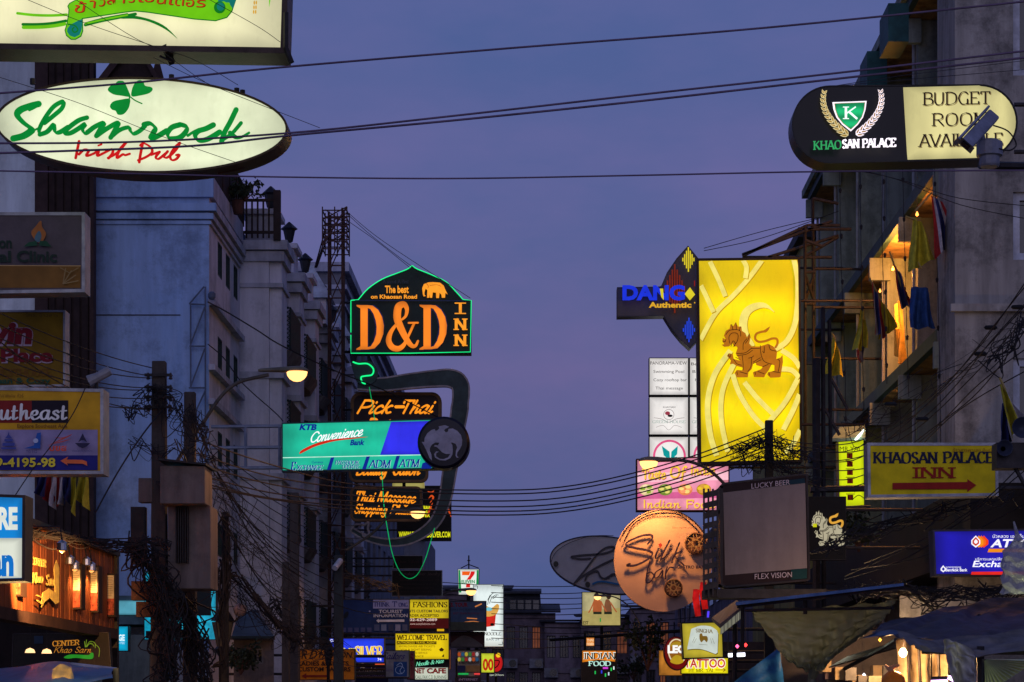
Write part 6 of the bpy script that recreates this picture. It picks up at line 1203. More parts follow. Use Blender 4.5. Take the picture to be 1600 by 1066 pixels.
# menu boxes on the wall
MEN = [(100, 882, 126, 952), (128, 884, 153, 957), (154, 896, 179, 964), (16, 908, 33, 932)]
for i, (x0, y0, x1, y1) in enumerate(MEN):
    Yq = fa.pt((x0 + x1) / 2, 900)[1]; zt, zb = fa.pt((x0 + x1) / 2, y0)[2], fa.pt((x0 + x1) / 2, y1)[2]
    T2 = Thing('menu_box', ['menu box with cream text over red food picture, leftmost of three', 'menu box with cream text and red picture, between the two others on the plank wall', 'dimmer menu box at the right end of the plank wall', 'small red picture board on the plank wall below the blue lightbox'][i], 'menu board', (-6.8, Yq, zb), 'menu boxes on the plank wall')
    w_ = (x1 - x0) * Yq / F * .52
    X0_ = Xp(x0, Yq); T2.part('box', MB().box(X0_, X0_ + w_ * 2, Yq, Yq + .3, zb, zt), mat('menu_box_wood', (.035, .018, .012), .6))
    pl = Cross(Yq - .004); xm = x0 + (x1 - x0) * .45; ym = y0 + (y1 - y0) * .58
    k_m = [.85, .95, .5, .4][i]
    if i < 3: T2.part('text_sheet', MB().quad(*[pl.pt(*p) for p in R(xm, y0 + 3, x1 - 1, ym)]), mat('cream_paper', (.75, .62, .36), .6, bump=0))
    T2.part('food_picture', MB().quad(*[pl.pt(*p) for p in R(xm if i < 3 else x0 + 1, ym if i < 3 else y0, x1 - 1, y1 - 3)]), mat('red_food_print', (.5, .09, .04), .5, var=.7, scale=14, bump=0))
    T2.part('side_panel', MB().quad(*[pl.pt(*p) for p in R(x0, y0 + 2, xm - 2, y1 - 3)]), mat('grey_box_side', (.12, .11, .10), .6))
    if i < 3:
        E = FS(T2, Cross(Yq - .008)); E.off = 0; E.strokes([[.5, (xm + 1, y0 + 7 + j * 3.4), (x1 - 2.5 - (j % 3), y0 + 7 + j * 3.4)] for j in range(int((ym - y0 - 8) / 3.4))], mat('brown_ink', (.2, .1, .04)), smooth=False, name='text_lines')
GLOWW = lit('lamp_glow_warm', (255, 170, 90), 1.6, 0, samp=False)
for i, (px, py, en) in enumerate(((97, 856, 1200), (117, 886, 40), (143, 888, 48), (109, 878, 0), (135, 880, 0))):
    Yq = fa.pt(px, 900)[1] - .35 if i else 29.2; c = P(px, py, Yq)
    T2 = Thing('wall_spot_lamp', ['warm spot lamp on a long arm lighting the carved emblem', 'small chrome spot lamp over the left menu box', 'small chrome spot lamp over the middle menu box', 'upper chrome spot lamp left of its neighbour above the menu boxes', 'upper chrome spot lamp between the menu boxes'][i], 'lamp', c)
    T2.part('shade', MB().lathe((c[0], c[1], c[2]), [(.02, .1), (.07, .06), (.075, -.03), (.06, -.04)], 12), mat('chrome_shade', (.5, .5, .5), .2, .9, bump=0)); T2.part('arm', MB().tube([c + Vector((0, 0, .1)), c + Vector((-.05, .1, .28)), Vector((-7.0, c[1] + .3, c[2] + .3))], .012, 5), DARK)
    if en:
        T2.part('bulb', MB().lathe((c[0], c[1], c[2] - .02), [(.03, 0), (.04, -.03), (.01, -.05)], 8), GLOWW)
        l = bpy.data.lights.new('spot_light', 'SPOT'); l.energy = en; l.color = (1, .5, .16); l.spot_size = math.radians(130 if i else 85); l.spot_blend = .8; l.shadow_soft_size = .04
        o = bpy.data.objects.new('spot_light', l); C.objects.link(o); o.parent = T2.o; o.location = (.0, -.05, -.08); o.rotation_euler = (math.radians(10), math.radians(-22), 0) if i else Vector((.76, -1.5, 0.45)).to_track_quat('Z', 'Y').to_euler()
# lower sign
S = Sign('restaurant_name_sign', 'black sign CENTER Khao Sarn with green pea-pod brush drawing, lower left', 'sign', 35, [(20, 990), (170, 988), (174, 1042), (18, 1046)], .15, DARK, mat('dark_brown_sign_face', (.012, .007, .005), .5), 1.5, bracket=None)
q8 = lambda *p: Zm(8, 0, 980, *p); GO = ink((200, 128, 40), .8); GN = ink((40, 150, 40), .75)
S.text('CENTER', 82, 124, 1010, 8, GO, 'serif', weight=.22, rot=-.05); S.text('Khao Sarn', 84, 145, 1020, 9, GO, 'script', weight=.14, slant=.35, track=.1)
S.poly(cr(q8((800, 380), (870, 345), (1000, 345), (1110, 350), (1140, 320), (1170, 330), (1165, 390), (1100, 400), (950, 385), (860, 395)), 3, True), GN, 'pod'); S.strokes([[.9] + q8((1070, 250), (1060, 180)), [.9] + q8((1075, 250), (1085, 160)), [.9] + q8((1085, 240), (1130, 180), (1190, 200), (1195, 260)), [.9] + q8((1085, 245), (1140, 200), (1180, 240)), [.9] + q8((1200, 220), (1245, 270), (1240, 370)), [.7] + q8((1090, 250), (1120, 210), (1150, 215))], ink((130, 160, 40), .7), name='leaf'); S.poly(R(54, 994, 68, 1006), ink((26, 40, 56)), 'pale_square')
S.part('mounting', MB().box(-7.3, -6.95, 35.16, 35.4, Zp(1044, 35), Zp(1000, 35)), DARK)
for i, (px, py) in enumerate(((47, 1018), (73, 1019))):
    T2 = Thing('shaded_lamp', ['small glowing lamp with umbrella shade, left of the pair by the CENTER sign', 'small glowing lamp with umbrella shade, right of the pair by the CENTER sign'][i], 'lamp', P(px, py, 34), 'umbrella lamps'); c = P(px, py, 34)
    T2.part('shade', MB().lathe((c[0], c[1], c[2]), [(.08, -.02), (.06, .03), (.0, .055)], 14), lit('lamp_shade_glow', (255, 200, 140), 1.8, .1)); T2.part('fringe', MB().lathe((c[0], c[1], c[2]), [(.08, -.025), (.09, -.03), (.05, -.03)], 14), RUST); T2.part('cord', MB().tube([c + Vector((0, 0, .06)), c + Vector((0, 0, .45))], .006, 4), WIRE)
# ============================================================ lattice tower
T = Thing('lattice_tower', 'rusty lattice steel tower holding the D&D sign, top left of the centre', 'tower', (-5.75, 62, 0))
Yt = 62; xa, xb = Xp(508, Yt), Xp(536, Yt); zt = Zp(325, Yt); zc = Zp(385, Yt)
q = MB()
for x_ in (xa + .1, xb - .02):
    for y_ in (Yt, Yt + .5): q.tube([(x_, y_, 0), (x_, y_, zt if x_ > xa + .2 else zt - .1)], .04, 4)
T.part('legs', q, RUST)
z = .5; k = 0
while z < zt - 1.3:
    q = MB(); q.tube([(xa + .1, Yt, z), (xb, Yt, z)], .025, 4).tube([(xa + .1, Yt, z), (xb, Yt, z + .9)] if k % 2 else [(xb, Yt, z), (xa + .1, Yt, z + .9)], .02, 4).tube([(xa + .1, Yt + .5, z), (xb, Yt + .5, z + .9)], .02, 4); T.part('brace', q, RUST); z += .9; k += 1
a_, b2_, c2_, d2_ = xa - .06, xb + .12, Yt - .15, Yt + .65
for i in range(6):
    z = zc - .1 + i * (zt - zc) / 5 * 1.0; q = MB(); q.tube([(a_, c2_, z), (b2_, c2_, z), (b2_, d2_, z), (a_, d2_, z), (a_, c2_, z)], .022, 4); T.part('cage_ring', q, RUST)
for x_ in (a_, (a_ + b2_) / 2, b2_):
    for y_ in (c2_, d2_): T.part('cage_post', MB().tube([(x_, y_, zc - .15), (x_, y_, zt)], .022, 4), RUST)
for i in range(5):
    z = zc + i * (zt - zc) / 6; T.part('cage_brace', MB().tube([(a_, c2_, z), (b2_, c2_, z + .35)], .02, 4).tube([(b2_, d2_, z), (a_, d2_, z + .45)], .018, 4), RUST)
T.part('cage_brace', MB().tube([(a_, c2_, zc), (b2_, c2_, zt)], .03, 4), RUST)
for dz in (0, .2, .35): T.part('stay', MB().tube([(xa, Yt, Zp(360 + dz * 60, Yt)), P(492 + dz * 8, 418, 63.5)], .022, 4), RUST)
# ============================================================ utility poles, boxes, lamps
def pole(name, label, x0, x1, ytop, Y, m=POLE, cat='utility pole'):
    T = Thing(name, label, cat, P((x0 + x1) / 2, 1115, Y) * 1.0); T.o.location.z = 0; T.loc.z = 0
    c = Xp((x0 + x1) / 2, Y); w_ = (x1 - x0) * Y / F / 2; zt = Zp(ytop, Y)
    T.part('shaft', MB().prism([(c - w_ * 1.25, Y - w_, 0), (c + w_ * 1.25, Y - w_, 0), (c + w_ * 1.25, Y + w_, 0), (c - w_ * 1.25, Y + w_, 0)], [(c - w_ * .95, Y - w_ * .8, zt), (c + w_ * .95, Y - w_ * .8, zt), (c + w_ * .95, Y + w_ * .8, zt), (c - w_ * .95, Y + w_ * .8, zt)]), m, bevel=.015)
    return T, c, zt, w_
INS = mat('ceramic_insulator', (.10, .075, .07), .3)
def hardware(T, c, Y, w_, zs):
    for z in zs:
        for sg in (-1, 1):
            h = c + sg * (w_ + .06); T.part('insulator', MB().lathe((h, Y, z), [(.012, -.05), (.03, -.04), (.02, -.01), (.034, .01), (.02, .03), (.012, .05)], 8), INS)
        T.part('crossarm', MB().box(c - w_ - .09, c + w_ + .09, Y - w_ - .03, Y - w_ - .005, z - .02, z + .02), DARK)
Tp1, cp1, zp1, wp1 = pole('utility_pole', 'thick concrete utility pole with insulators in front of the pale block, tallest on the left', 238, 260, 565, 32)
hardware(Tp1, cp1, 32, wp1, [Zp(y, 32) for y in (588, 607, 622, 638)])
Tp2, cp2, zp2, wp2 = pole('utility_pole', 'second concrete pole just right of the tallest one, behind the street lamp arm', 288, 306, 613, 32.8)
pole('utility_pole', 'dark slender pole among twisted wires under the transformer box', 347, 357, 800, 36, mat('dark_pole', (.03, .027, .027), .8))
Tp, c_, z_, w__ = pole('utility_pole', 'pole with cable clamps, left one of the pair in front of the balconies', 441, 452, 878, 40); 
Tp, c_, z_, w__ = pole('utility_pole', 'taller pole of the pair in front of the dark green balconies', 453, 467, 770, 42)
pole('camera_pole', 'round dark pole with a white bullet camera on top, before the orange tailor sign', 522, 536, 868, 44, mat('dark_green_pole', (.035, .04, .04), .6), 'pole')
Tp3, cp3, zp3, wp3 = pole('utility_pole', 'dark pole wrapped in cable in front of the lower edge of the yellow lion sign', 1195, 1208, 657, 36, mat('dark_pole', (0, 0, 0)))
T = Thing('bullet_camera', 'small white bullet camera on the dark round pole', 'camera', P(526, 888, 43.8)); T.part('body', MB().tube([P(523, 888, 43.7), P(532, 876, 43.9)], .06, 10), mat('white_plastic', (.45, .45, .5), .4)); T.part('mount', MB().tube([P(528, 884, 43.8), P(528, 892, 44)], .03), DARK)
T = Thing('sign_top_floodlight', 'small grey floodlight standing on top of the travel agent sign', 'lamp', P(150, 605, 25.1)); T.part('body', MB().tube([P(152, 590, 25.1), P(172, 579, 25.1)], .055, 10), CB); T.part('front', MB().tube([P(139, 596, 25.1), P(152, 590, 25.1)], [.07, .055], 10), CB); T.part('stand', MB().tube([P(151, 607, 25.1), P(151, 592, 25.1)], .02), DARK)
# transformer cabinets
CAB = mat('cabinet_paint', (.20, .155, .135), .7, scale=3, streak=.35)
T = Thing('transformer_cabinet', 'large upper metal cabinet with sloped lid hung between the two concrete poles', 'cabinet', P(295, 800, 31.5))
bx0, bx1 = Xp(250, 31.2), Xp(320, 31.2)
T.part('body', MB().box(bx0, bx1, 31.2, 31.9, Zp(787, 31.2), Zp(728, 31.2)), CAB, bevel=.01); T.part('lid', MB().prism([(bx0 - .02, 31.1, Zp(720, 31.2)), (bx1 + .03, 31.1, Zp(728, 31.2)), (bx1 + .03, 31.1, Zp(725, 31.2)), (bx0 - .02, 31.1, Zp(717, 31.2))], [(bx0 - .02, 32, Zp(720, 31.2)), (bx1 + .06, 32, Zp(728, 31.2)), (bx1 + .06, 32, Zp(725, 31.2)), (bx0 - .02, 32, Zp(717, 31.2))]), DARK)
T.part('bracket', MB().box(cp1, bx0, 31.7, 31.76, Zp(760, 32), Zp(755, 32)), DARK)
T = Thing('transformer_cabinet', 'tall lower ribbed metal cabinet under the sloped-lid one, its right side lit orange', 'cabinet', P(300, 925, 31.9))
T.part('body', MB().box(Xp(262, 31.6), Xp(329, 31.6), 31.6, 32.3, Zp(920, 31.6), Zp(790, 31.6)), CAB, bevel=.01)
for i in range(6): T.part('rib', MB().box(Xp(274 + i * 3.6, 31.5), Xp(275.6 + i * 3.6, 31.5), 31.52, 31.6, Zp(880, 31.6), Zp(792, 31.6)), DARK)
T = Thing('junction_box', 'small dark junction box on the left of the tallest pole', 'cabinet', P(222, 830, 31.9)); T.part('body', MB().box(Xp(216, 31.9), Xp(238, 31.9), 31.9, 32.1, Zp(786, 32), Zp(748, 32)), CAB, bevel=.01); T.part('meter', MB().box(Xp(204, 31.9), Xp(226, 31.9), 31.9, 32.1, Zp(882, 32), Zp(793, 32)), mat('dark_meter_box', (.035, .03, .03), .7))
T = Thing('cable_drum_box', 'squat rust-brown box on the pole below the coil of wires', 'cabinet', P(232, 960, 31.9)); T.part('body', MB().box(Xp(205, 31.8), Xp(262, 31.8), 31.8, 32.0, Zp(938, 31.8), Zp(908, 31.8)), RUST); T.part('lower_body', MB().box(Xp(212, 31.8), Xp(275, 31.8), 31.82, 32.0, Zp(964, 31.8), Zp(940, 31.8)), RUST)
# street lamps
SOD = (1, .47, .13)
GLS = lit('sodium_glass', (255, 184, 108), 2.5, 0, samp=False); HEAD = mat('lamp_head_paint', (.16, .14, .1), .5, scale=4)
def street_lamp(label, pts, Y, hx, hy, s, en, sg=1, pole_down=True, bright=1):
    T = Thing('street_lamp', label, 'street lamp', P(pts[0][0], pts[0][1], Y), 'sodium street lamps'); k = Y / F
    T.part('arm', MB().tube([P(a, b, Y) for a, b in cr(pts, 5)], .045 * s, 7), mat('lamp_arm_steel', (.10, .085, .07), .6, .2))
    c = P(hx, hy, Y)
    def lob(xs, zc, hh, hw):      # elongated head along x: rings
        v = []; n = 12; m = len(xs); q = MB()
        for x_, h, w_ in zip(xs, hh, hw):
            for j in range(n): t = 2 * math.pi * j / n; v.append((c.x + sg * x_, c.y + w_ * math.cos(t), c.z + zc + h * math.sin(t) * (1 if math.sin(t) > 0 else .35)))
        q.add(v, [(i * n + j, i * n + (j + 1) % n, (i + 1) * n + (j + 1) % n, (i + 1) * n + j) for i in range(m - 1) for j in range(n)] + [tuple(range(n)), tuple(range((m - 1) * n, m * n))]); return q
    T.part('head', lob([-.95 * s, -.9 * s, -.5 * s, -.25 * s, 0, .18 * s, .25 * s], .05 * s, [.04 * s, .06 * s, .09 * s, .11 * s, .12 * s, .08 * s, .02 * s], [.05 * s, .07 * s, .1 * s, .14 * s, .15 * s, .11 * s, .03 * s]), HEAD, smooth=True)
    v = MB(); n = 14; ring = []
    for i in range(5):
        ph = i / 4 * math.pi / 2
        for j in range(n): t = 2 * math.pi * j / n; ring.append((c.x + sg * (-.03 * s) + .25 * s * math.cos(ph) * math.cos(t), c.y + .18 * s * math.cos(ph) * math.sin(t), c.z + .03 * s - .24 * s * math.sin(ph)))
    v.add(ring, [(i * n + j, i * n + (j + 1) % n, (i + 1) * n + (j + 1) % n, (i + 1) * n + j) for i in range(4) for j in range(n)]); T.part('glass_bowl', v, GLS, smooth=True)
    l = bpy.data.lights.new('sodium_light', 'SPOT'); l.spot_size = math.radians(158); l.spot_blend = .5; l.energy = en; l.color = SOD; l.shadow_soft_size = .2; o = bpy.data.objects.new('sodium_light', l); C.objects.link(o); o.parent = T.o; o.location = c + Vector((0, -.1, -.6 * s)) - T.loc
    return T
street_lamp('bright sodium street lamp on a long bent arm in front of the pale block', [(262, 745), (290, 700), (318, 660), (345, 620), (372, 598), (410, 588), (420, 586)], 33, 466, 583, .62, 150)
street_lamp('sodium street lamp glowing in front of the Taste Of India sign', [(1170, 800), (1140, 765), (1110, 736), (1080, 722), (1045, 718)], 41.3, 1012, 723, .68, 400, -1)
street_lamp('small bright sodium lamp before the Thai Massage board', [(540, 860), (580, 835), (610, 805), (632, 797), (640, 797)], 54, 654, 801, .72, 260)
street_lamp('sodium lamp in front of the beach poster', [(1000, 975), (985, 950), (965, 935), (945, 930), (940, 930)], 60, 933, 933, .4, 120, -1)
street_lamp('distant sodium lamp under the convenience store sign', [(690, 930), (700, 925), (715, 922)], 76, 737, 924, .7, 160)
for i in range(1): pass
# old style lantern and globe lamps at lower left
T = Thing('street_lantern', 'dark old-style street lantern on a post behind the wires at lower left', 'lantern', P(348, 1066, 37)); c = P(348, 1010, 37)
T.part('post', MB().tube([(c.x, 37, 0), (c.x, 37, c.z)], .07), LANT); T.part('roof', MB().lathe((c.x, 37, c.z), [(.20, .42), (.14, .52), (.05, .66), (.0, .8)], 6), LANT); T.part('glass', MB().lathe((c.x, 37, c.z), [(.09, .0), (.17, .40)], 6), mat('dull_lantern_glass', (.10, .09, .07), .2)); T.part('base', MB().lathe((c.x, 37, c.z), [(.05, -.2), (.14, -.05), (.10, .0)], 6), LANT)
for k_ in range(6): an = k_ * math.pi / 3; T.part('rib', MB().tube([(c.x + .09 * math.cos(an), 37 + .09 * math.sin(an), c.z), (c.x + .172 * math.cos(an), 37 + .172 * math.sin(an), c.z + .4)], .012, 4), LANT)
T = Thing('globe_lamp', 'unlit pinkish globe lamp beside the dark pole at lower left', 'lamp', P(375, 965, 37)); c = P(375, 953, 37); T.part('globe', MB().lathe((c.x, 37, c.z), [(.11 * math.sin(math.pi * i / 8) + .002, -.11 * math.cos(math.pi * i / 8)) for i in range(9)], 16), mat('frosted_globe', (.42, .28, .24), .4), smooth=True); T.part('bracket', MB().tube([c + Vector((0, 0, -.1)), c + Vector((-.1, 0, -.2)), c + Vector((-.28, 0, -.2))], .015), DARK)
T = Thing('street_lantern', 'small dark lantern silhouette before the orange tailor sign', 'lantern', P(513, 1066, 44.5)); c = P(513, 1040, 44.5)
T.part('post', MB().tube([(c.x, 44.5, 0), (c.x, 44.5, c.z)], .035), LANT); T.part('body', MB().lathe((c.x, 44.5, c.z), [(.05, 0), (.09, .3), (.14, .31), (.04, .45), (.02, .55)], 6), LANT)
# little annex of grey roofs at lower left
T = Thing('corner_house', 'low house with pale shutters and blue-grey awning behind the lantern at lower left', 'building', P(395, 1066, 46)); 
q = MB(); hs = [(Xp(392, 46), Xp(412, 46), Zp(1037, 46), Zp(1012, 46))]; wallgrid(q, fF(46), Xp(365, 46), Xp(428, 46), 0, Zp(1000, 46), hs, .1); T.part('wall', q, mat('dim_beige_plaster', (.15, .12, .11), .9, streak=.4)); windows(T, fF(46), hs, .1, fm=mat('pale_shutter', (.2, .17, .16), .8))
T.part('cornice', MB().box(Xp(360, 46), Xp(430, 46), 45.8, 45.99, Zp(1000, 46), Zp(994, 46)), mat('dim_beige_plaster', (0, 0, 0))); T.part('awning', MB().prism([P(362, 994, 45.4), P(428, 994, 45.4), P(424, 975, 46.5), P(400, 952, 46.5), P(372, 960, 46.5)], [p + Vector((0, .05, -.05)) for p in (P(362, 994, 45.4), P(428, 994, 45.4), P(424, 975, 46.5), P(400, 952, 46.5), P(372, 960, 46.5))]), mat('blue_grey_sheet', (.05, .08, .11), .6))
# shrub on roof corner
LEAF = mat('dark_leaf', (.03, .042, .024), .6, var=.5, scale=6, bump=0)
def foliage(T, name, c, r, n, s, twigs=8):
    q = MB(); tw = MB()
    ends = [c + Vector((random.uniform(-1, 1) * r[0], random.uniform(-1, 1) * r[1], random.uniform(-.3, 1) * r[2])) for _ in range(twigs)]
    for e_ in ends: tw.tube([c + Vector((0, 0, -r[2] * .6)), c * .5 + e_ * .5 + Vector((0, 0, .1 * r[2])), e_], [.02, .012, .006], 4)
    for _ in range(n):
        e_ = random.choice(ends); t = random.random() ** .5; p = (c + (e_ - c) * t) + Vector([random.gauss(0, .10) * max(r) for _ in range(3)])
        d_ = Vector([random.gauss(0, 1) for _ in range(3)]).normalized(); u_ = d_.cross(Vector((random.random(), 1, random.random()))).normalized(); l_ = s * random.uniform(.6, 1.3)
        q.quad(p, p + d_ * l_ * .5 + u_ * l_ * .28, p + d_ * l_, p + d_ * l_ * .5 - u_ * l_ * .28)
    T.part('stem', tw, RUST); o = T.part(name, q, LEAF); o['kind'] = 'stuff'
T = Thing('rooftop_shrub', 'small leafy shrub leaning out over the corner of the pale block', 'plant', P(365, 330, 49.5)); foliage(T, 'foliage', P(383, 300, 49.5), (.42, .3, .32), 420, .1, 12); T.part('pot', MB().lathe(P(372, 335, 49.5), [(.10, 0), (.15, .3), (.17, .3)], 10), RUST)
T = Thing('street_bush', 'dim green bush behind the lantern at lower left', 'plant', P(378, 1066, 44)); foliage(T, 'foliage', P(376, 1035, 44), (.35, .3, .4), 700, .09, 14)
T = Thing('palm_plant', 'drooping dark plant at the centre right under the silk bar disc', 'plant', P(1010, 1066, 62)); foliage(T, 'foliage', P(1012, 1015, 62), (.6, .4, 1.0), 420, .13, 16)
T = Thing('dark_shrub', 'dark leafy plant hanging right of the INDIAN FOOD board', 'plant', P(985, 1066, 80)); foliage(T, 'foliage', P(990, 1045, 80), (.8, .4, .7), 350, .13, 14)
T = Thing('green_plant', 'green potted foliage lit from the white lion board', 'plant', P(1340, 870, 39)); foliage(T, 'foliage', P(1342, 838, 39), (.3, .3, .45), 500, .1, 12)
# wires -------------------------------------------------------------------------
nw = [0]
def wire(label, p0, p1, sag=.2, r=.006, group=None, n=14, mid=None):
    a, b = P(*p0), P(*p1); pts = []
    for i in range(n + 1): t = i / n; q_ = a.lerp(b, t); q_.z -= sag * 4 * t * (1 - t); pts.append(q_)
    o = MB().tube(pts, r, 5).build('cable', WIRE, a); tag(o, label, 'cable', group); return o
def wpx(label, pts, Y0, Y1, r=.006, group=None):
    """a cable traced through points, hanging between depth Y0 and Y1"""
    ln = cr(pts, 6); n = len(ln); o = MB().tube([P(x_, y_, Y0 + (Y1 - Y0) * i / (n - 1)) for i, (x_, y_) in enumerate(ln)], r, 5).build('cable', WIRE, P(pts[0][0], pts[0][1], Y0)); tag(o, label, 'cable', group); return o
PW = mat('purple_cable', (.17, .11, .18), .6, bump=0)
for lb, pts, r in (('highest cable sweeping across the sky from the oval pub sign to the top right', [(-60, 150), (200, 130), (420, 107), (800, 75), (1200, 43), (1700, -8)], .0065),
                   ('upper of the twin cables crossing from the oval sign to the right wall', [(-60, 224), (200, 222), (450, 208), (700, 182), (1000, 148), (1300, 115), (1700, 68)], .0065),
                   ('lower of the twin cables crossing from the oval sign to the right wall', [(-60, 241), (100, 236), (300, 228), (450, 212), (700, 189), (1000, 158), (1300, 124), (1700, 79)], .007),
                   ('straight level cable crossing the sky below the hotel pill sign', [(-60, 266), (150, 270), (400, 276), (700, 279), (1000, 274), (1300, 268), (1700, 266)], .005)):
    o = wpx(lb, pts, 13, 13, r); o.data.materials[0] = PW
ORD = ['topmost', 'second', 'third', 'fourth', 'fifth', 'sixth', 'seventh', 'eighth', 'ninth', 'lowest']
GW = 'thin stay wires by the top left signs'
for pts in ([(20, -10), (130, 35), (240, 72)], [(90, -20), (215, 62), (300, 92), (372, 133)], [(240, 90), (330, 133), (500, 200)] , [(-10, 118), (120, 160), (250, 212), (372, 255)], [(310, -10), (400, 40), (438, 66)], [(255, 82), (300, 115), (320, 128)]):
    wpx('stay wire by the top left signs starting near the %s' % {20: 'left end of the scroll', 90: 'left scroll curl', 240: 'lower lightbox edge clamp', -10: 'left tip of the pub oval', 310: 'right scroll curl', 255: 'clamp, the shortest'}[pts[0][0]], pts, 21.4, 21.4, .003, GW)
for pts in ([(540, 332), (580, 368), (640, 414), (672, 434)], [(543, 345), (590, 378), (640, 418)], [(541, 330), (600, 378), (735, 466)]): wpx('stay wire from the lattice tower top to the inn sign, %s' % {540: 'ending at the dome tip', 543: 'the lower one', 541: 'running past the dome'}[pts[0][0]], pts, 61, 61, .008, 'tower stay wires')
LG = 'cables fanning from the left edge to the tallest pole'
for y0, y1, s_ in ((470, 575, .15), (488, 588, .2), (510, 591, .25), (523, 606, .3), (540, 609, .3), (555, 622, .3), (566, 638, .3), (500, 640, .5)):
    nw.append(0); wire('cable from the left edge to the tallest pole, %s of eight at the edge' % ORD[len(nw) - 2 if len(nw) < 9 else 9], (-40, y0, 24), (238, y1, 32), s_ * .5, .0075, LG)
wire('thick cable hanging from the tallest pole down toward the plank wall', (255, 640, 31.8), (150, 800, 30), -.1, .012)
wpx('dark cable dropping across the travel sign to the emblem lamp', [(133, 607), (115, 645), (85, 690), (50, 735), (20, 780)], 24.4, 24.4, .006)
wpx('double black cable dropping from the pale block corner to the bank sign', [(325, 472), (350, 485), (400, 515), (440, 540), (520, 578), (600, 610), (700, 660)], 46, 56, .016); wpx('black cable running from the block corner down to the bank sign top', [(325, 538), (350, 560), (380, 600), (430, 645), (442, 658)], 46.5, 45, .012)
MG = 'black cables crossing the street at mid height'
for i, (ya, ym, yb_) in enumerate(((690, 764, 668), (712, 770, 676), (728, 781, 688), (745, 790, 697), (757, 797, 702), (762, 803, 712))):
    wpx(ORD[i] + ' from above of the six black cables strung across the street at mid height', [(300, ya - 6), (420, ya + 35 * (1 - i * .1)), (560, ym - 6), (760, ym + 2), (900, ym - 6), (1060, (ym + yb_) / 2 + 4), (1200, yb_)], 33, 36, .011, MG)
RG = 'cables sweeping up from the right utility pole to the top right'
for pts in ([(1204, 700), (1290, 707), (1360, 700), (1440, 655), (1500, 595), (1560, 520), (1700, 370)], [(1204, 706), (1280, 720), (1350, 712), (1430, 672), (1520, 588), (1600, 500), (1700, 400)], [(1204, 690), (1280, 702), (1330, 703), (1420, 655), (1500, 585), (1600, 480)], [(1205, 712), (1290, 735), (1380, 725), (1450, 680), (1530, 600), (1610, 540)], [(1205, 720), (1270, 745), (1350, 742), (1470, 660), (1540, 600), (1620, 490)], [(1205, 680), (1260, 693), (1340, 690), (1430, 640), (1520, 555), (1610, 430)], [(1205, 725), (1300, 765), (1400, 730), (1500, 640), (1620, 570)], [(1205, 695), (1300, 722), (1370, 700), (1480, 600), (1560, 500), (1640, 400)]):
    nw[0] += 1; wpx('cable sweeping up from the right utility pole, %s of the eight where they leave it' % ORD[nw[0] - 1 if nw[0] < 8 else 9], pts, 36, 29, .008, RG)
for pts in ([(1320, 905), (1420, 870), (1520, 800), (1620, 720)], [(1320, 900), (1440, 845), (1540, 780), (1620, 700)], [(1350, 880), (1450, 840), (1560, 790), (1620, 760)], [(1330, 890), (1440, 870), (1560, 810), (1620, 775)]): nw.append(0); wpx('sagging cable before the dark shops below the arrow sign, ending %s at the right' % {10: 'second', 11: 'highest', 12: 'third', 13: 'lowest'}.get(len(nw), 'low'), pts, 31, 29, .008, 'cables below the arrow sign')
for pts in ([(1330, 262), (1420, 285), (1500, 310), (1640, 325)], [(1310, 262), (1400, 280), (1500, 320), (1620, 345)], [(1100, 392), (1180, 375), (1250, 352), (1310, 330)], [(1100, 388), (1190, 362), (1290, 338)]): wpx('thin wire before the guesthouse ' + ('under the pill sign ending %s' % ('higher', 'lower')[pts[0][0] == 1310] if pts[0][0] > 1200 else 'from the lion sign top, %s of two' % ('lower', 'upper')[pts[0][1] == 388]), pts, 36, 34, .006, 'thin wires by the guesthouse')
for i, pts in enumerate(([(1410, 250), (1412, 330), (1416, 480), (1420, 620)], [(1380, 255), (1378, 360), (1383, 520), (1386, 600)], [(1460, 250), (1464, 400), (1468, 560), (1470, 700)], [(1344, 260), (1345, 350), (1348, 560), (1350, 640)], [(1312, 262), (1314, 400), (1320, 560), (1322, 690)])):
    o = wpx('hanging string of unlit bulbs down the front of the guesthouse', pts, 37.2, 37.2, .006, 'hanging bulb strings')
    o['label'] = ORD[i + 1] + ' from the right... ' if 0 else ['string of unlit bulbs hanging down the bright recess behind the flags', 'string of unlit bulbs hanging left of the bright recess', 'string of unlit bulbs hanging beside the big striped flag', 'string of unlit bulbs hanging over the lower yellow flag', 'string of unlit bulbs hanging at the far edge of the guesthouse front'][i]
    for j in range(6): t = (j + .5) / 6; x_ = pts[0][0] + (pts[-1][0] - pts[0][0]) * t; y_ = pts[0][1] + (pts[-1][1] - pts[0][1]) * t; c = P(x_, y_, 37.2); MB().lathe(c, [(.01, .04), (.025, .02), (.02, -.03), (.005, -.05)], 6).build('bulb', WIRE, o.location, o)
FG = 'cables at the far end of the street'
for i, (y0, ym, y1) in enumerate(((914, 916, 899), (925, 927, 908), (932, 935, 918), (940, 944, 925), (950, 951, 930), (974, 982, 962), (984, 990, 972), (996, 998, 985), (1012, 1010, 1000), (958, 960, 938))):
    wpx('thin cable, number %s in height, crossing the far end of the street' % ['one', 'two', 'three', 'four', 'five', 'seven', 'eight', 'nine', 'ten', 'six'][i], [(690, y0 - 4), (790, y0 + 2), (900, ym), (1010, (ym + y1) / 2), (1110, y1)], 80, 70, .014, FG)
wire('heavy rust-coloured cable before the INDIAN FOOD board', (860, 1000, 66), (1110, 982, 60), .0, .05)
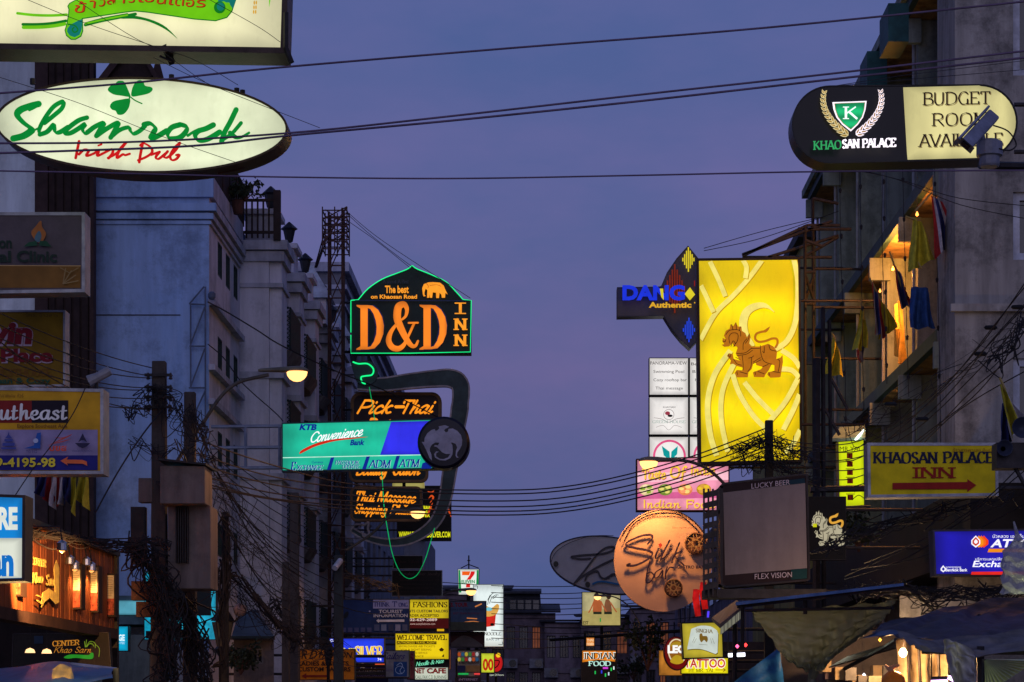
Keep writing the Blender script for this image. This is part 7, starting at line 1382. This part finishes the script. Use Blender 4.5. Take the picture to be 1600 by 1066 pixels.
# tangles: masses nobody could count
def tangle(name, label, pts, Y, n, spread, r=.006, length=.6, depth=.25):
    q = MB(); ln = cr(pts, 5)
    for _ in range(n):
        i = random.randrange(len(ln)); j = max(0, min(len(ln) - 1, i + random.randint(3, 9) * random.choice((-1, 1)))); a, b = ln[i], ln[j]; m_ = ((a[0] + b[0]) / 2 + random.gauss(0, spread), (a[1] + b[1]) / 2 + abs(random.gauss(0, spread * 1.3)))
        g = lambda p: (p[0] + random.gauss(0, spread * .6), p[1] + random.gauss(0, spread * .5)); yy = Y + random.uniform(-depth, 0)
        path = cr([g(a), m_, g(b)], 5); q.tube([P(x_, y_, yy + k_ * .01) for k_, (x_, y_) in enumerate(path)], r * random.uniform(.6, 1.5), 4)
    o = q.build(name, WIRE, P(pts[0][0], pts[0][1], Y)); tag(o, label, 'cables', kind='stuff')
tangle('wire_tangle', 'mass of looping wires round the insulators of the tallest pole', [(200, 640), (225, 620), (245, 600), (270, 620), (290, 660), (305, 690)], 31.9, 60, 13)
tangle('wire_tangle', 'drooping loops of wire between the two concrete poles', [(210, 690), (245, 700), (270, 690), (300, 700), (320, 720)], 31.9, 26, 14)
tangle('wire_tangle', 'thick horizontal bundle of old wires before the plank wall', [(35, 830), (90, 832), (140, 842), (190, 850), (240, 840), (262, 850)], 30.5, 90, 7, .008)
tangle('wire_tangle', 'dense hanging cable mass below the cabinets at lower left', [(212, 850), (240, 880), (262, 940), (270, 1000), (262, 1066)], 31.4, 190, 17, .010)
tangle('wire_tangle', 'dense hanging cable mass between cabinets and lantern', [(285, 935), (300, 980), (312, 1020), (320, 1075)], 32.5, 130, 15, .010)
tangle('wire_tangle', 'dark bundle slanting down right from the dark slender pole', [(330, 890), (370, 895), (400, 930), (430, 970), (455, 990), (470, 1000)], 36, 80, 5, .009)
tangle('wire_tangle', 'wires wrapped round the top of the dark slender pole', [(348, 805), (352, 850), (356, 900), (345, 960), (350, 1040)], 35.8, 60, 7, .012)
tangle('wire_tangle', 'spiky knot of wires round the right utility pole over the lion sign', [(1150, 700), (1175, 688), (1200, 680), (1225, 690), (1250, 708)], 35.7, 90, 12)
tangle('wire_tangle', 'lower knot of wires fanning under the right utility pole', [(1160, 722), (1190, 712), (1210, 712), (1240, 735), (1270, 750)], 35.7, 50, 11)
tangle('wire_tangle', 'wires and junk in the dark under the arrow sign', [(1290, 850), (1340, 830), (1400, 810), (1450, 800), (1520, 780), (1580, 770)], 31, 60, 14, .008)
tangle('wire_tangle', 'wires massed over the dark shop fronts on the right', [(1330, 920), (1400, 915), (1470, 925), (1540, 920), (1600, 915)], 31, 110, 13, .008)
tangle('wire_tangle', 'wires hanging before the pale fascia on the right', [(1440, 925), (1450, 950), (1470, 960), (1500, 945), (1540, 950)], 31.5, 30, 12, .008)
tangle('wire_tangle', 'messy wires over the balconies in the left middle ground', [(540, 895), (570, 905), (600, 912), (618, 918)], 55, 40, 8, .008)
tangle('wire_tangle', 'wires round the pair of poles at lower left', [(430, 940), (445, 960), (455, 985), (450, 1020)], 41, 40, 9, .009)
for i, (a, b) in enumerate((((330, 720), (480, 900)), ((336, 730), (470, 900)), ((340, 800), (450, 930)), ((345, 800), (460, 960)), ((360, 830), (455, 940)), ((310, 700), (470, 880)), ((300, 650), (440, 900)), ((350, 850), (470, 1000)))): wire('cable slanting down to the pair of poles, starting %s' % ['by the sloped cabinet lid', 'just right of the cabinet lid', 'at the cabinet foot', 'beside the dark slender pole top', 'right of the dark slender pole', 'left of the cabinet lid corner', 'high beside the second pole', 'lowest of all'][i], (*a, 33), (*b, 40), .25, .009, 'cables between the left poles')
tangle('wire_tangle', 'loose web of thin wires between the cabinets and the pair of poles', [(330, 740), (360, 790), (400, 850), (440, 900), (470, 930)], 36, 70, 26, .004)
tangle('wire_tangle', 'web of thin wires above the lantern and the globe lamp', [(300, 860), (340, 900), (380, 930), (430, 960), (480, 985), (520, 1010)], 37, 90, 20, .006)
tangle('wire_tangle', 'wires sagging round the second concrete pole', [(300, 640), (318, 660), (322, 690), (330, 720)], 32.6, 34, 12, .006)
tangle('wire_tangle', 'thin wires criss-crossing the lower balconies of the guesthouse', [(1330, 660), (1390, 640), (1450, 600), (1520, 560), (1590, 500)], 34, 26, 22, .005)
tangle('wire_tangle', 'knots of cable at the right edge beside the horn speaker', [(1545, 560), (1575, 530), (1600, 500)], 28.5, 30, 14, .007)
for i in range(9): wire('black cable slanting across the green railings toward the pair of poles, ' + ['topmost', 'second', 'third', 'fourth', 'fifth', 'sixth', 'seventh', 'eighth', 'lowest'][i], (325 + i * 3, 690 + i * 17, 33), (560 + i * 6, 800 + i * 20, 50), .35, .008, 'cables before the green balcony railings')
for i, (px, py) in enumerate(((1532, 553), (1548, 512), (1590, 480), (1392, 632), (1441, 655))): c = P(px, py, 31); o = MB().lathe(c, [(.01, -.09), (.03, -.07), (.035, .06), (.012, .09)], 8, 'x').build('cable_clamp', BLACK, c); tag(o, ['black splice clamp on the cable nearest the right wall windowsill', 'black splice clamp higher on the sweeping cables', 'black splice clamp at the right edge of the photo', 'black splice clamp before the guesthouse balconies, leftmost', 'black splice clamp between the balconies and the arrow sign'][i], 'cable clamp', 'splice clamps on the right cables')
# ============================================================ steel frames on the right
T = Thing('sign_support_frame', 'dark steel truss holding the tall yellow lion sign against the yellow-tinted house', 'steel frame', P(1270, 720, 46)); q = MB(); Ys = 46
segs = [((1258, 352), (1258, 720)), ((1270, 310), (1272, 700)), ((1160, 400), (1262, 352)), ((1258, 400), (1310, 370)), ((1262, 352), (1312, 352)), ((1270, 310), (1310, 318)), ((1262, 358), (1330, 358)), ((1160, 402), (1300, 402)), ((1258, 375), (1284, 385)), ((1200, 402), (1310, 368)), ((1258, 430), (1272, 470)), ((1272, 430), (1258, 470)), ((1258, 425), (1274, 425)), ((1258, 475), (1274, 475)), ((1160, 398), (1300, 345))]
for i, (a, b) in enumerate(segs): T.part('strut', MB().tube([P(*a, Ys + (i % 2) * .3), P(*b, Ys + (i % 2) * .3)], .035, 5), DARK)
for y in (420, 480, 560, 640, 700): T.part('wall_tie', MB().tube([P(1272, y, 46.3), (8.0, 46.4, Zp(y, 46.3))], .03, 5), DARK)
T = Thing('sign_post_frame', 'pair of dark posts with crossbars behind the blank screen and lion board', 'steel frame', P(1295, 900, 38)); 
for a, b, r in (((1276, 560), (1276, 1066), .07), ((1286, 480), (1288, 1066), .04), ((1266, 765), (1355, 763), .06), ((1262, 795), (1360, 792), .03), ((1290, 640), (1312, 680), .03), ((1296, 500), (1298, 700), .035), ((1298, 590), (1325, 640), .03)): T.part('bar', MB().tube([P(*a, 38.3), P(*b, 38.3)], r, 5), DARK)
T = Thing('roof_rail_frame', 'thin steel guard frame on the roof edge at the end of the guesthouse block', 'railing', P(1290, 300, 56))
for a, b in (((1287, 262), (1287, 300)), ((1278, 275), (1286, 300)), ((1297, 320), (1312, 345))): T.part('bar', MB().tube([P(*a, 56.2), P(*b, 56.2)], .04, 5), DARK)
# ============================================================ flags
def flag(label, pole_, tl, tr, br, bl, cols, Y, vert=True, seed=0):
    T = Thing('flag', label, 'flag', P(pole_[0][0], pole_[0][1], Y)); T.part('pole', MB().tube([P(*pole_[0], Y), P(*pole_[1], Y)], .016, 5), mat('flag_pole_gold', (.35, .25, .08), .5))
    nu, nv = 16, 14; q = MB(); v = []
    for j in range(nv + 1):
        for i in range(nu + 1):
            u, t = i / nu, j / nv; x_ = (tl[0] * (1 - u) + tr[0] * u) * (1 - t) + (bl[0] * (1 - u) + br[0] * u) * t; y_ = (tl[1] * (1 - u) + tr[1] * u) * (1 - t) + (bl[1] * (1 - u) + br[1] * u) * t
            x_ += math.sin(t * 5 + seed) * 1.6 * t; p = P(x_, y_, Y); p.y += .10 * math.sin(u * 11 + seed + t * 2) * (.3 + t); v.append(p)
    for j in range(nv):
        for i in range(nu): f_ = (i + .5) / nu; q.add([v[j * (nu + 1) + i], v[j * (nu + 1) + i + 1], v[(j + 1) * (nu + 1) + i + 1], v[(j + 1) * (nu + 1) + i]], [(0, 1, 2, 3)], int(f_ * len(cols)))
    T.part('cloth', q, [mat('cloth_%d' % k_, (0, 0, 0)) if 0 else k_m for k_, k_m in enumerate(cols)], smooth=True)
    return T
FR_, FW_, FB_, FY_, FBL = mat('red_cloth', (.42, .03, .03), .8, scale=9), mat('white_cloth', (.55, .5, .52), .8, scale=9), mat('navy_cloth', (.03, .035, .13), .8, scale=9), mat('yellow_cloth', (.50, .42, .03), .8, scale=9), mat('royal_cloth', (.02, .06, .2), .8, scale=9)
tri = [FR_, FW_, FB_, FB_, FW_, FR_]
flag('red white and navy striped flag hanging at the top right of the balconies', ((1430, 330), (1457, 300)), (1455, 305), (1472, 316), (1496, 372), (1464, 404), tri, 36.8)
flag('yellow flag with red emblem hanging beside the big striped flag', ((1415, 338), (1435, 345)), (1427, 338), (1440, 348), (1463, 403), (1420, 426), [FY_], 36.9, seed=1)
flag('long blue flag hanging below the yellow flag', ((1428, 400), (1440, 420)), (1424, 448), (1450, 450), (1462, 512), (1420, 514), [FBL], 37, seed=2)
flag('small striped flag on a slanting pole before the bright recess', ((1390, 393), (1420, 480)), (1398, 415), (1410, 430), (1424, 476), (1404, 484), tri, 38, seed=3)
flag('striped flag on a yellow pole at the middle balcony', ((1358, 432), (1377, 470)), (1362, 440), (1376, 470), (1382, 530), (1366, 520), tri, 39, seed=4)
flag('yellow flag with red emblem on the middle balcony beside a striped flag', ((1358, 432), (1376, 475)), (1376, 468), (1388, 484), (1402, 513), (1374, 530), [FY_], 39.2, seed=5)
flag('yellow flag hanging at the lower balcony, left of the striped one', ((1345, 468), (1350, 500)), (1346, 475), (1352, 500), (1358, 545), (1334, 546), [FY_], 41, seed=6)
flag('yellow flag lowest on the guesthouse front by the steel posts', ((1300, 520), (1305, 530)), (1302, 525), (1310, 545), (1320, 588), (1288, 585), [FY_], 43, seed=7)
flag('short striped flag end below the yellow lower balcony flag', ((1340, 545), (1346, 548)), (1338, 547), (1350, 547), (1349, 568), (1342, 566), [FR_, FW_, FB_], 41.2, seed=8)
flag('navy and yellow flag on a leaning pole above the dark horn speaker', ((1562, 590), (1572, 612)), (1562, 600), (1574, 612), (1598, 650), (1578, 690), [FY_, FY_, FW_], 27.5, seed=3)
flag('navy flag hanging left of the horn speaker', ((1565, 600), (1570, 620)), (1566, 630), (1574, 632), (1580, 690), (1560, 690), [FB_], 27.6, seed=9)
for i, (x_, c_, lb) in enumerate(((64, [FB_], 'navy flag hanging under the travel sign, leftmost of the row'), (78, [FR_, FW_], 'red and white flag hanging under the travel sign'), (94, [FR_, FW_, FB_], 'striped flag hanging under the travel sign, middle of the row'), (110, [FB_, FY_], 'navy and yellow flag under the travel sign'), (128, [FY_], 'yellow flag at the right end under the travel sign'))):
    flag(lb, ((x_ - 6, 744), (x_ + 12, 744)), (x_ - 7, 744), (x_ + 10, 744), (x_ + 6 + i, 778 + (i % 2) * 14 + i * 5), (x_ - 10, 770 + (i % 3) * 10), c_, 29 + i * .1, seed=i * 2)
T = Thing('spirit_cloth', 'gold cloth column glowing bright orange on the balcony between the flags', 'decoration', P(1408, 565, 43.2)); q = MB()
for i in range(9): a_ = i * .7; q.tube([P(1404 + 5 * math.sin(a_), 470 + i, 43.1 + .04 * i), P(1405 + 5 * math.sin(a_ + 1), 515, 43.1), P(1407 + 7 * math.sin(a_), 568 - i * 2, 43.0 + .04 * i)], [.02, .04, .05], 5)
T.part('gold_cloth', q, mat('gold_cloth', (.85, .42, .06), .5, scale=8)); l_ = point_light('cloth_light', (0, 0, 0), 16, (1, .42, .1), .04); l_.parent = T.o; l_.location = (0.05, -.45, .9)
T = Thing('horn_speaker', 'dark round loudspeaker cluster cut by the right edge of the photo', 'loudspeaker', P(1580, 730, 27)); 
for cx, cy, r_ in ((1598, 668, .13), (1570, 700, .10)):
    c = P(cx, cy, 27); T.part('horn', MB().lathe(c, [(r_ * .3, .3), (r_ * .5, .15), (r_, 0), (r_ * .92, .01), (r_ * .3, .1)], 18, 'y'), mat('dark_blue_grey_horn', (.035, .04, .07), .4), smooth=True)
T.part('bracket', MB().tube([P(1575, 712, 27.2), P(1620, 790, 27.2)], .025), DARK); T.part('housing', MB().box(Xp(1560, 27), Xp(1612, 27), 27.1, 27.4, Zp(730, 27), Zp(690, 27)), DARK)
# hanging plastic bag
T = Thing('plastic_bag', 'crumpled clear plastic bag with red print hanging at the right edge', 'bag', P(1590, 930, 20))
q = MB(); n = 14; rows = 10; v = []
for j in range(rows + 1):
    for i in range(n): t = 2 * math.pi * i / n; w_ = (.05 + .10 * min(1, j / 2.5)) * (1 + .12 * math.sin(i * 5 + j * 2.3)); c = P(1591, 846 + j * 8.2, 20); v.append((c.x + w_ * math.cos(t), c.y + w_ * .6 * math.sin(t), c.z + .01 * math.sin(i * 3)))
q.add(v, [(j * n + i, j * n + (i + 1) % n, (j + 1) * n + (i + 1) % n, (j + 1) * n + i) for j in range(rows) for i in range(n)]); T.part('film', q, mat('cloudy_plastic', (.30, .28, .33), .2, scale=9, bump=.5, alpha=.8)); T.part('knot', MB().tube([P(1591, 846, 20), P(1589, 835, 20), P(1584, 815, 20)], [.05, .02, .008], 7), mat('cloudy_plastic', (0, 0, 0))); 
# ============================================================ awnings and stalls, bottom right
TARP = mat('olive_plastic_tarp', (.11, .125, .095), .17, scale=3, var=.35, bump=.6); NAVT = mat('navy_tarp', (.04, .042, .065), .65, scale=3, var=.4); BLT = mat('blue_tarp', (.015, .10, .30), .5, scale=3); GRT = mat('grey_canvas', (.15, .135, .14), .85, scale=3, var=.3)
def translucent(m, k, col):
    t = m.node_tree; b = t.nodes['Principled BSDF']; o = next(n for n in t.nodes if n.type == 'OUTPUT_MATERIAL'); tr = t.nodes.new('ShaderNodeBsdfTranslucent'); tr.inputs[0].default_value = (*col, 1)
    x = t.nodes.new('ShaderNodeMixShader'); x.inputs[0].default_value = k; t.links.new(b.outputs[0], x.inputs[1]); t.links.new(tr.outputs[0], x.inputs[2]); t.links.new(x.outputs[0], o.inputs[0])
translucent(TARP, .4, (.34, .38, .26))
BLE = mat('blue_roof_edge', (.10, .20, .42), .5)
def sheet(pts_rows, m, name, T, wob=.04, nsub=6, th=.01, fold=0):
    """cloth through rows of 3D points"""
    rows = [cr([tuple(p) for p in r], nsub) for r in pts_rows]; cols = list(zip(*rows)); cols = [cr(list(c), nsub) for c in cols]; H, W = len(cols[0]), len(cols); v = []
    for i, c in enumerate(cols):
        for j, p in enumerate(c): v.append((p[0], p[1] + fold * abs(math.sin(i * .55 + math.sin(j * .2) * 1.2)) * (.4 + .6 * j / H) + wob * math.sin(i * .9 * 6 / nsub + j * .35 * 6 / nsub) + wob * .5 * math.sin(j * 1.3 - i * .4), p[2] + wob * .3 * math.sin(i * .5 + j * .8)))
    q = MB().add(v, [(i * H + j, i * H + j + 1, (i + 1) * H + j + 1, (i + 1) * H + j) for i in range(W - 1) for j in range(H - 1)])
    return T.part(name, q, m, smooth=True)
LB_ = None
T = Thing('stall_awning', 'stall roof with blue edge and clear olive plastic sheet sagging to a point', 'awning', P(1280, 1060, 30))
T.part('roof', MB().prism([P(1150, 944, 30), P(1412, 914, 27), P(1412, 920, 27), P(1152, 951, 30)], [P(1150, 943, 33), P(1412, 916, 30), P(1412, 920, 30), P(1152, 948, 33)]), DARK); T.part('edge', MB().prism([P(1150, 941, 29.95), P(1412, 911, 26.95), P(1412, 915.5, 26.95), P(1150, 946, 29.95)], [p + Vector((0, .05, 0)) for p in (P(1150, 941, 29.95), P(1412, 911, 26.95), P(1412, 915.5, 26.95), P(1150, 946, 29.95))]), BLE)
T.part('rail', MB().tube([P(1165, 954, 29.8), P(1395, 950, 27.6)], .02), DARK); T.part('post', MB().tube([P(1160, 946, 29.9), P(1160, 1010, 30)], .03), DARK); T.part('post', MB().tube([P(1258, 935, 28.9), P(1258, 960, 28.9)], .03), DARK)
l_ = point_light('sheet_fill_light', (0, 0, 0), 8, (.95, 1, .75), .15); l_.parent = T.o; l_.location = P(1300, 1005, 31.5) - T.loc  # point light added behind the plastic sheet to brighten it, no fitting
sheet([[P(1172, 955, 29.8), P(1230, 952, 29.4), P(1300, 948, 28.8), P(1350, 944, 28.3), P(1400, 938, 27.8)], [P(1200, 990, 29.6), P(1245, 990, 29.2), P(1300, 985, 28.8), P(1340, 975, 28.4), P(1385, 962, 28.0)], [P(1228, 1030, 29.4), P(1255, 1035, 29.2), P(1290, 1025, 29), P(1325, 1005, 28.7), P(1365, 980, 28.3)], [P(1258, 1046, 29.3), P(1268, 1052, 29.2), P(1284, 1048, 29.1), P(1310, 1020, 28.9), P(1350, 992, 28.5)]], TARP, 'plastic_sheet', T, .06, nsub=14, fold=.10)
T.part('tail', MB().tube([P(1272, 1048, 29.2), P(1268, 1062, 29.2), P(1272, 1085, 29.2)], [.08, .05, .1], 8), TARP)
T = Thing('box_awning', 'small awning with white striped front left of the olive plastic sheet', 'awning', P(1140, 1000, 36)); T.part('roof', MB().prism([P(1125, 975, 36), P(1162, 945, 34), P(1162, 950, 34), P(1125, 982, 36)], [P(1112, 965, 38), P(1150, 938, 36), P(1150, 943, 36), P(1112, 970, 38)]), mat('grey_sheet', (.1, .12, .12), .6))
for i in range(6): x_ = 1126 + i * 6; y_ = 975 - i * 4.8; T.part('slat', MB().prism([P(x_, y_ + 3, 36 - i * .33), P(x_ + 5, y_ - 1, 35.7 - i * .33), P(x_ + 5, y_ + 13, 35.7 - i * .33), P(x_, y_ + 17, 36 - i * .33)], [p + Vector((0, .04, 0)) for p in (P(x_, y_ + 3, 36 - i * .33), P(x_ + 5, y_ - 1, 35.7 - i * .33), P(x_ + 5, y_ + 13, 35.7 - i * .33), P(x_, y_ + 17, 36 - i * .33))]), lit('pale_glow_slat', (150, 150, 130), .5, .3, samp=False))  # slats glow by emission in place of light falling on them
T.part('post', MB().tube([P(1148, 975, 35.5), P(1148, 1110, 35.5)], .04), DARK)
T = Thing('blue_tarp', 'bright blue tarp edge rising beside the yellow tattoo sign', 'tarp', P(1180, 1066, 33)); sheet([[P(1140, 1072, 33), P(1180, 1040, 33), P(1216, 1012, 33)], [P(1170, 1078, 33), P(1200, 1060, 33), P(1222, 1040, 33)], [P(1200, 1090, 33.2), P(1215, 1080, 33.2), P(1226, 1072, 33.2)]], BLT, 'sheet', T, .03); T.part('pole', MB().tube([P(1218, 1010, 33.2), P(1218, 1110, 33.2)], .03), DARK)
T = Thing('market_parasol', 'wide dark navy canvas canopy over the stalls at lower right', 'canopy', P(1500, 1066, 26))
sheet([[P(1380, 975, 25), P(1440, 960, 26), P(1500, 946, 27), P(1560, 935, 28), P(1640, 930, 28)], [P(1365, 990, 24), P(1430, 985, 24.5), P(1500, 975, 25), P(1560, 965, 26), P(1640, 955, 26)], [P(1400, 995, 23), P(1450, 1000, 23), P(1510, 998, 23.5), P(1570, 990, 24), P(1640, 985, 24)]], NAVT, 'canvas', T, .06, nsub=10, fold=.07); sheet([[P(1365, 990, 23.9), P(1400, 985, 24), P(1440, 995, 23.6), P(1500, 1000, 23.4)], [P(1340, 1000, 24), P(1400, 992, 23.6), P(1450, 1000, 23.4), P(1510, 1003, 23.2)]], mat('navy_blue_edge', (.03, .07, .16), .5), 'blue_edge', T, .03)
T.part('pole', MB().tube([P(1530, 960, 26.2), P(1530, 1110, 26.2)], .025), DARK)
T = Thing('stall_canopy', 'grey canvas stall canopy below the navy one, folded at its left corner', 'canopy', P(1500, 1066, 23)); sheet([[P(1400, 985, 23.4), P(1460, 1000, 23), P(1530, 992, 23), P(1640, 978, 23)], [P(1415, 1000, 22.6), P(1470, 1012, 22.4), P(1540, 1010, 22.4), P(1640, 998, 22.4)], [P(1430, 1012, 22.2), P(1480, 1024, 22), P(1540, 1026, 22), P(1640, 1008, 22)]], GRT, 'canvas', T, .06, nsub=10, fold=.06); T.part('pole', MB().tube([P(1532, 1010, 22.3), P(1532, 1110, 22.3)], .04), DARK); T.part('cross_bar', MB().tube([P(1440, 1018, 22.4), P(1640, 1020, 22.4)], .025), DARK)
sheet([[P(1475, 1002, 21.9), P(1490, 1000, 21.9), P(1520, 1018, 21.8)], [P(1482, 1030, 21.9), P(1500, 1030, 21.8), P(1525, 1045, 21.8)], [P(1490, 1075, 21.9), P(1510, 1075, 21.8), P(1530, 1080, 21.8)]], mat('white_canvas', (.4, .37, .36), .8), 'hanging_flap', T, .06, nsub=10, fold=.09)
T = Thing('lit_sheet_tent', 'orange-lit canvas side wall of a stall behind the poles at lower right', 'tent', P(1440, 1066, 25)); sheet([[P(1400, 1000, 25), P(1430, 1002, 25), P(1460, 1012, 25), P(1485, 1020, 25)], [P(1405, 1040, 25), P(1435, 1040, 25), P(1460, 1045, 25), P(1485, 1048, 25)], [P(1408, 1085, 25), P(1435, 1085, 25), P(1460, 1088, 25), P(1485, 1090, 25)]], mat('cream_canvas', (.6, .46, .28), .8), 'side_wall', T, .05)
for x_ in (1418, 1435, 1465): T.part('pole', MB().tube([P(x_, 998, 24.7), P(x_ + 4, 1090, 24.7)], .018), DARK)
T = Thing('hanging_bulb', 'bare bright warm bulb under the stall canopy at lower right', 'lamp', P(1411, 1020, 24.4)); c = P(1411, 1020, 24.4); T.part('bulb', MB().lathe(c, [(.01, -.05), (.04, -.03), (.045, .01), (.02, .05)], 10), lit('bare_bulb', (255, 215, 160), 15, 0, samp=False)); T.part('cord', MB().tube([c + Vector((0, 0, .05)), c + Vector((.02, 0, .2))], .006, 4), WIRE); l_ = point_light('bulb_light', (0, 0, 0), 26, (1, .55, .22), .04); l_.parent = T.o; l_.location = (0, -.1, -.04); l_.data.energy = 110
T = Thing('orange_ball', 'bright orange round bag with tied top at the bottom right', 'bag', P(1396, 1075, 24)); c = P(1396, 1064, 24); T.part('ball', MB().lathe((c.x, c.y, c.z - .02), [(.13 * math.sin(math.pi * i / 8) + .002, -.13 * math.cos(math.pi * i / 8)) for i in range(9)], 16), mat('orange_bag_skin', (.8, .22, .02), .5), smooth=True); T.part('tied_top', MB().tube([c + Vector((0, 0, .08)), c + Vector((-.03, 0, .14)), c + Vector((.06, 0, .17))], [.04, .03, .015], 6).tube([c + Vector((0, 0, .08)), c + Vector((-.09, 0, .17))], [.04, .01], 6), mat('pinkish_cloth', (.6, .3, .2), .8))
T = Thing('green_lit_parasol', 'pleated pale green parasol canopy glowing from below at the right edge', 'parasol', P(1570, 1066, 21)); q = MB(); ap = P(1538, 1030, 21)
for i in range(14): a0, a1 = i / 14, (i + .9) / 14; q.add([ap, P(1540 + 70 * a0 * 1.2, 1085 - 55 * a0, 20.5), P(1540 + 70 * a1 * 1.2, 1085 - 55 * a1, 20.7)], [(0, 1, 2)])
T.part('canopy', q, mat('pale_green_canopy', (.45, .48, .25), .7)); l_ = point_light('parasol_light', (0, 0, 0), 30, (.9, 1, .5), .1); l_.parent = T.o; l_.location = P(1580, 1080, 19.6) - T.loc; T.part('pole', MB().tube([ap, P(1540, 1110, 21)], .02), DARK)
for i, (px, py, x2, y2, cc, lb) in enumerate(((1482, 1058, 1500, 1068, (235, 190, 255), 'slanting violet-white tube light at the bottom right stall'), (1455, 1066, 1480, 1065, (220, 150, 255), 'violet tube light at the bottom edge of the stall'), (1138, 1024, 1164, 1023, (240, 240, 255), 'white tube light right of the tattoo sign'))):
    Yq = 23 if i < 2 else 39; T = Thing('tube_light', lb, 'lamp', P(px, py, Yq)); T.part('tube', MB().tube([P(px, py, Yq), P(x2, y2, Yq)], .022 if i < 2 else .035, 8), lit('tube_%s' % ('violet' if i < 2 else 'cool'), cc, 3.5, 0)); T.part('fitting', MB().tube([P(px, py - 4, Yq + .05), P(x2, y2 - 4, Yq + .05)], .03, 6), DARK); T.part('hanger', MB().tube([P(px, py - 4, Yq + .05), P(px, py - 50, Yq + .05)], .01, 4), DARK)
for i in range(7):
    px, py = [(1152, 1010), (1165, 1008), (1233, 958), (1290, 1032), (1375, 1000), (1350, 1055), (1420, 1060)][i]; c = P(px, py, 34); T = Thing('string_bulb', ['tiny pink bulb left of the olive sheet', 'tiny red bulb right of the pink one beside the olive sheet', 'tiny bulb under the blue-edged roof', 'tiny violet bulb right of the olive sheet tail', 'tiny orange bulb under the slanting poles', 'tiny white bulb low between the stalls', 'tiny pale bulb near the orange bag'][i], 'lamp', c)
    T.part('bulb', MB().lathe(c, [(.005, -.03), (.03, 0), (.005, .03)], 8), lit('tiny_bulb_%d' % i, [(255, 90, 140), (255, 60, 60), (200, 200, 160), (200, 130, 255), (255, 170, 60), (240, 240, 255), (255, 220, 200)][i], 3, 0, samp=False)); T.part('cord', MB().tube([c, c + Vector((0, 0, .5))], .005, 4), WIRE)
T = Thing('stall_interior', 'cluttered stall shelves and boxes lit warm under the canopies at lower right', 'stall', P(1340, 1066, 33))
for i in range(18): x_ = 1285 + (i * 37) % 125; y_ = 1030 + (i * 13) % 40; T.part('box', MB().box(Xp(x_, 33), Xp(x_ + 14 + i % 5 * 3, 33), 33 + i * .05, 33.3 + i * .05, Zp(y_ + 20, 33), Zp(y_, 33)), mat('goods_%d' % (i % 4), [(.25, .16, .08), (.12, .10, .09), (.3, .25, .15), (.08, .05, .06)][i % 4], .7))
T.part('back_wall', MB().box(Xp(1220, 34.2), Xp(1500, 34.2), 34.2, 34.3, 0, Zp(985, 34.2)), mat('dim_stall_wall', (.06, .045, .04), .8))
T.part('slant_pole', MB().tube([P(1320, 1045, 31), P(1385, 1010, 28), P(1400, 1000, 27)], .03), DARK); T.part('slant_roof', MB().prism([P(1295, 1042, 31), P(1400, 1012, 28), P(1400, 1002, 28), P(1325, 1025, 31)], [P(1295, 1044, 31.4), P(1400, 1014, 28.4), P(1400, 1004, 28.4), P(1325, 1027, 31.4)]), RUST)
l_ = point_light('stall_light', (0, 0, 0), 150, (1, .62, .3), .1); l_.parent = T.o; l_.location = (.2, -.6, .4)
T = Thing('corrugated_front', 'dim corrugated metal shopfront under the tattoo sign', 'shop front', P(1090, 1066, 43))
for i in range(11): T.part('ribbed_sheet', MB().tube([P(1046 + i * 9, 1056, 43), P(1046 + i * 9, 1110, 43)], .06, 8), mat('dim_metal_sheet', (.13, .125, .12), .5, .3))
T.part('wall', MB().box(Xp(1040, 44), Xp(1300, 44), 44, 44.2, 0, Zp(1003, 44)), mat('dim_stall_wall', (0, 0, 0)))
# stall canopy bottom left
T = Thing('stall_canopy', 'blue tarpaulin stall roof with a yellow-lit plastic bundle at the bottom left corner', 'canopy', P(80, 1066, 24))
sheet([[P(-40, 1056, 25), P(10, 1044, 25), P(60, 1036, 25), P(110, 1036, 25), P(178, 1044, 25)], [P(-40, 1080, 23), P(10, 1070, 23), P(60, 1060, 23), P(110, 1052, 23), P(176, 1050, 23.4)], [P(-40, 1100, 22), P(10, 1095, 22), P(40, 1090, 22), P(100, 1078, 22), P(176, 1060, 22.4)]], mat('dusk_blue_tarp', (.05, .16, .32), .35, scale=4), 'tarp', T, .04)
sheet([[P(82, 1046, 22.8), P(98, 1038, 22.8), P(112, 1042, 22.8)], [P(80, 1060, 22.6), P(98, 1060, 22.6), P(115, 1058, 22.6)], [P(80, 1082, 22.5), P(98, 1084, 22.5), P(118, 1082, 22.5)]], mat('yellow_plastic_wrap', (.75, .55, .18), .4), 'plastic_bundle', T, .03)
T.part('corner_post', MB().tube([P(181, 1044, 24), P(183, 1110, 24)], .03), mat('rope_yellow', (.4, .3, .1), .8)); T.part('ridge', MB().tube([P(112, 1038, 24.8), P(182, 1046, 24.2)], .02), mat('white_plastic', (0, 0, 0)))
l_ = point_light('canopy_light', (0, 0, 0), 25, (1, .6, .2), .1); l_.parent = T.o; l_.location = (.2, -2.2, .12)
# balcony ironwork / flags' wall behind the travel sign
T = Thing('upper_windows', 'dark grilled shop windows behind the row of hanging flags', 'building part', (-7.5, 36, 4)) if False else None
bpy.context.view_layer.update()
print('OBJECTS', len(bpy.data.objects), 'TRIS', sum(len(p.vertices) - 2 for m in bpy.data.meshes for p in m.polygons) if len(bpy.data.meshes) < 9000 else '')
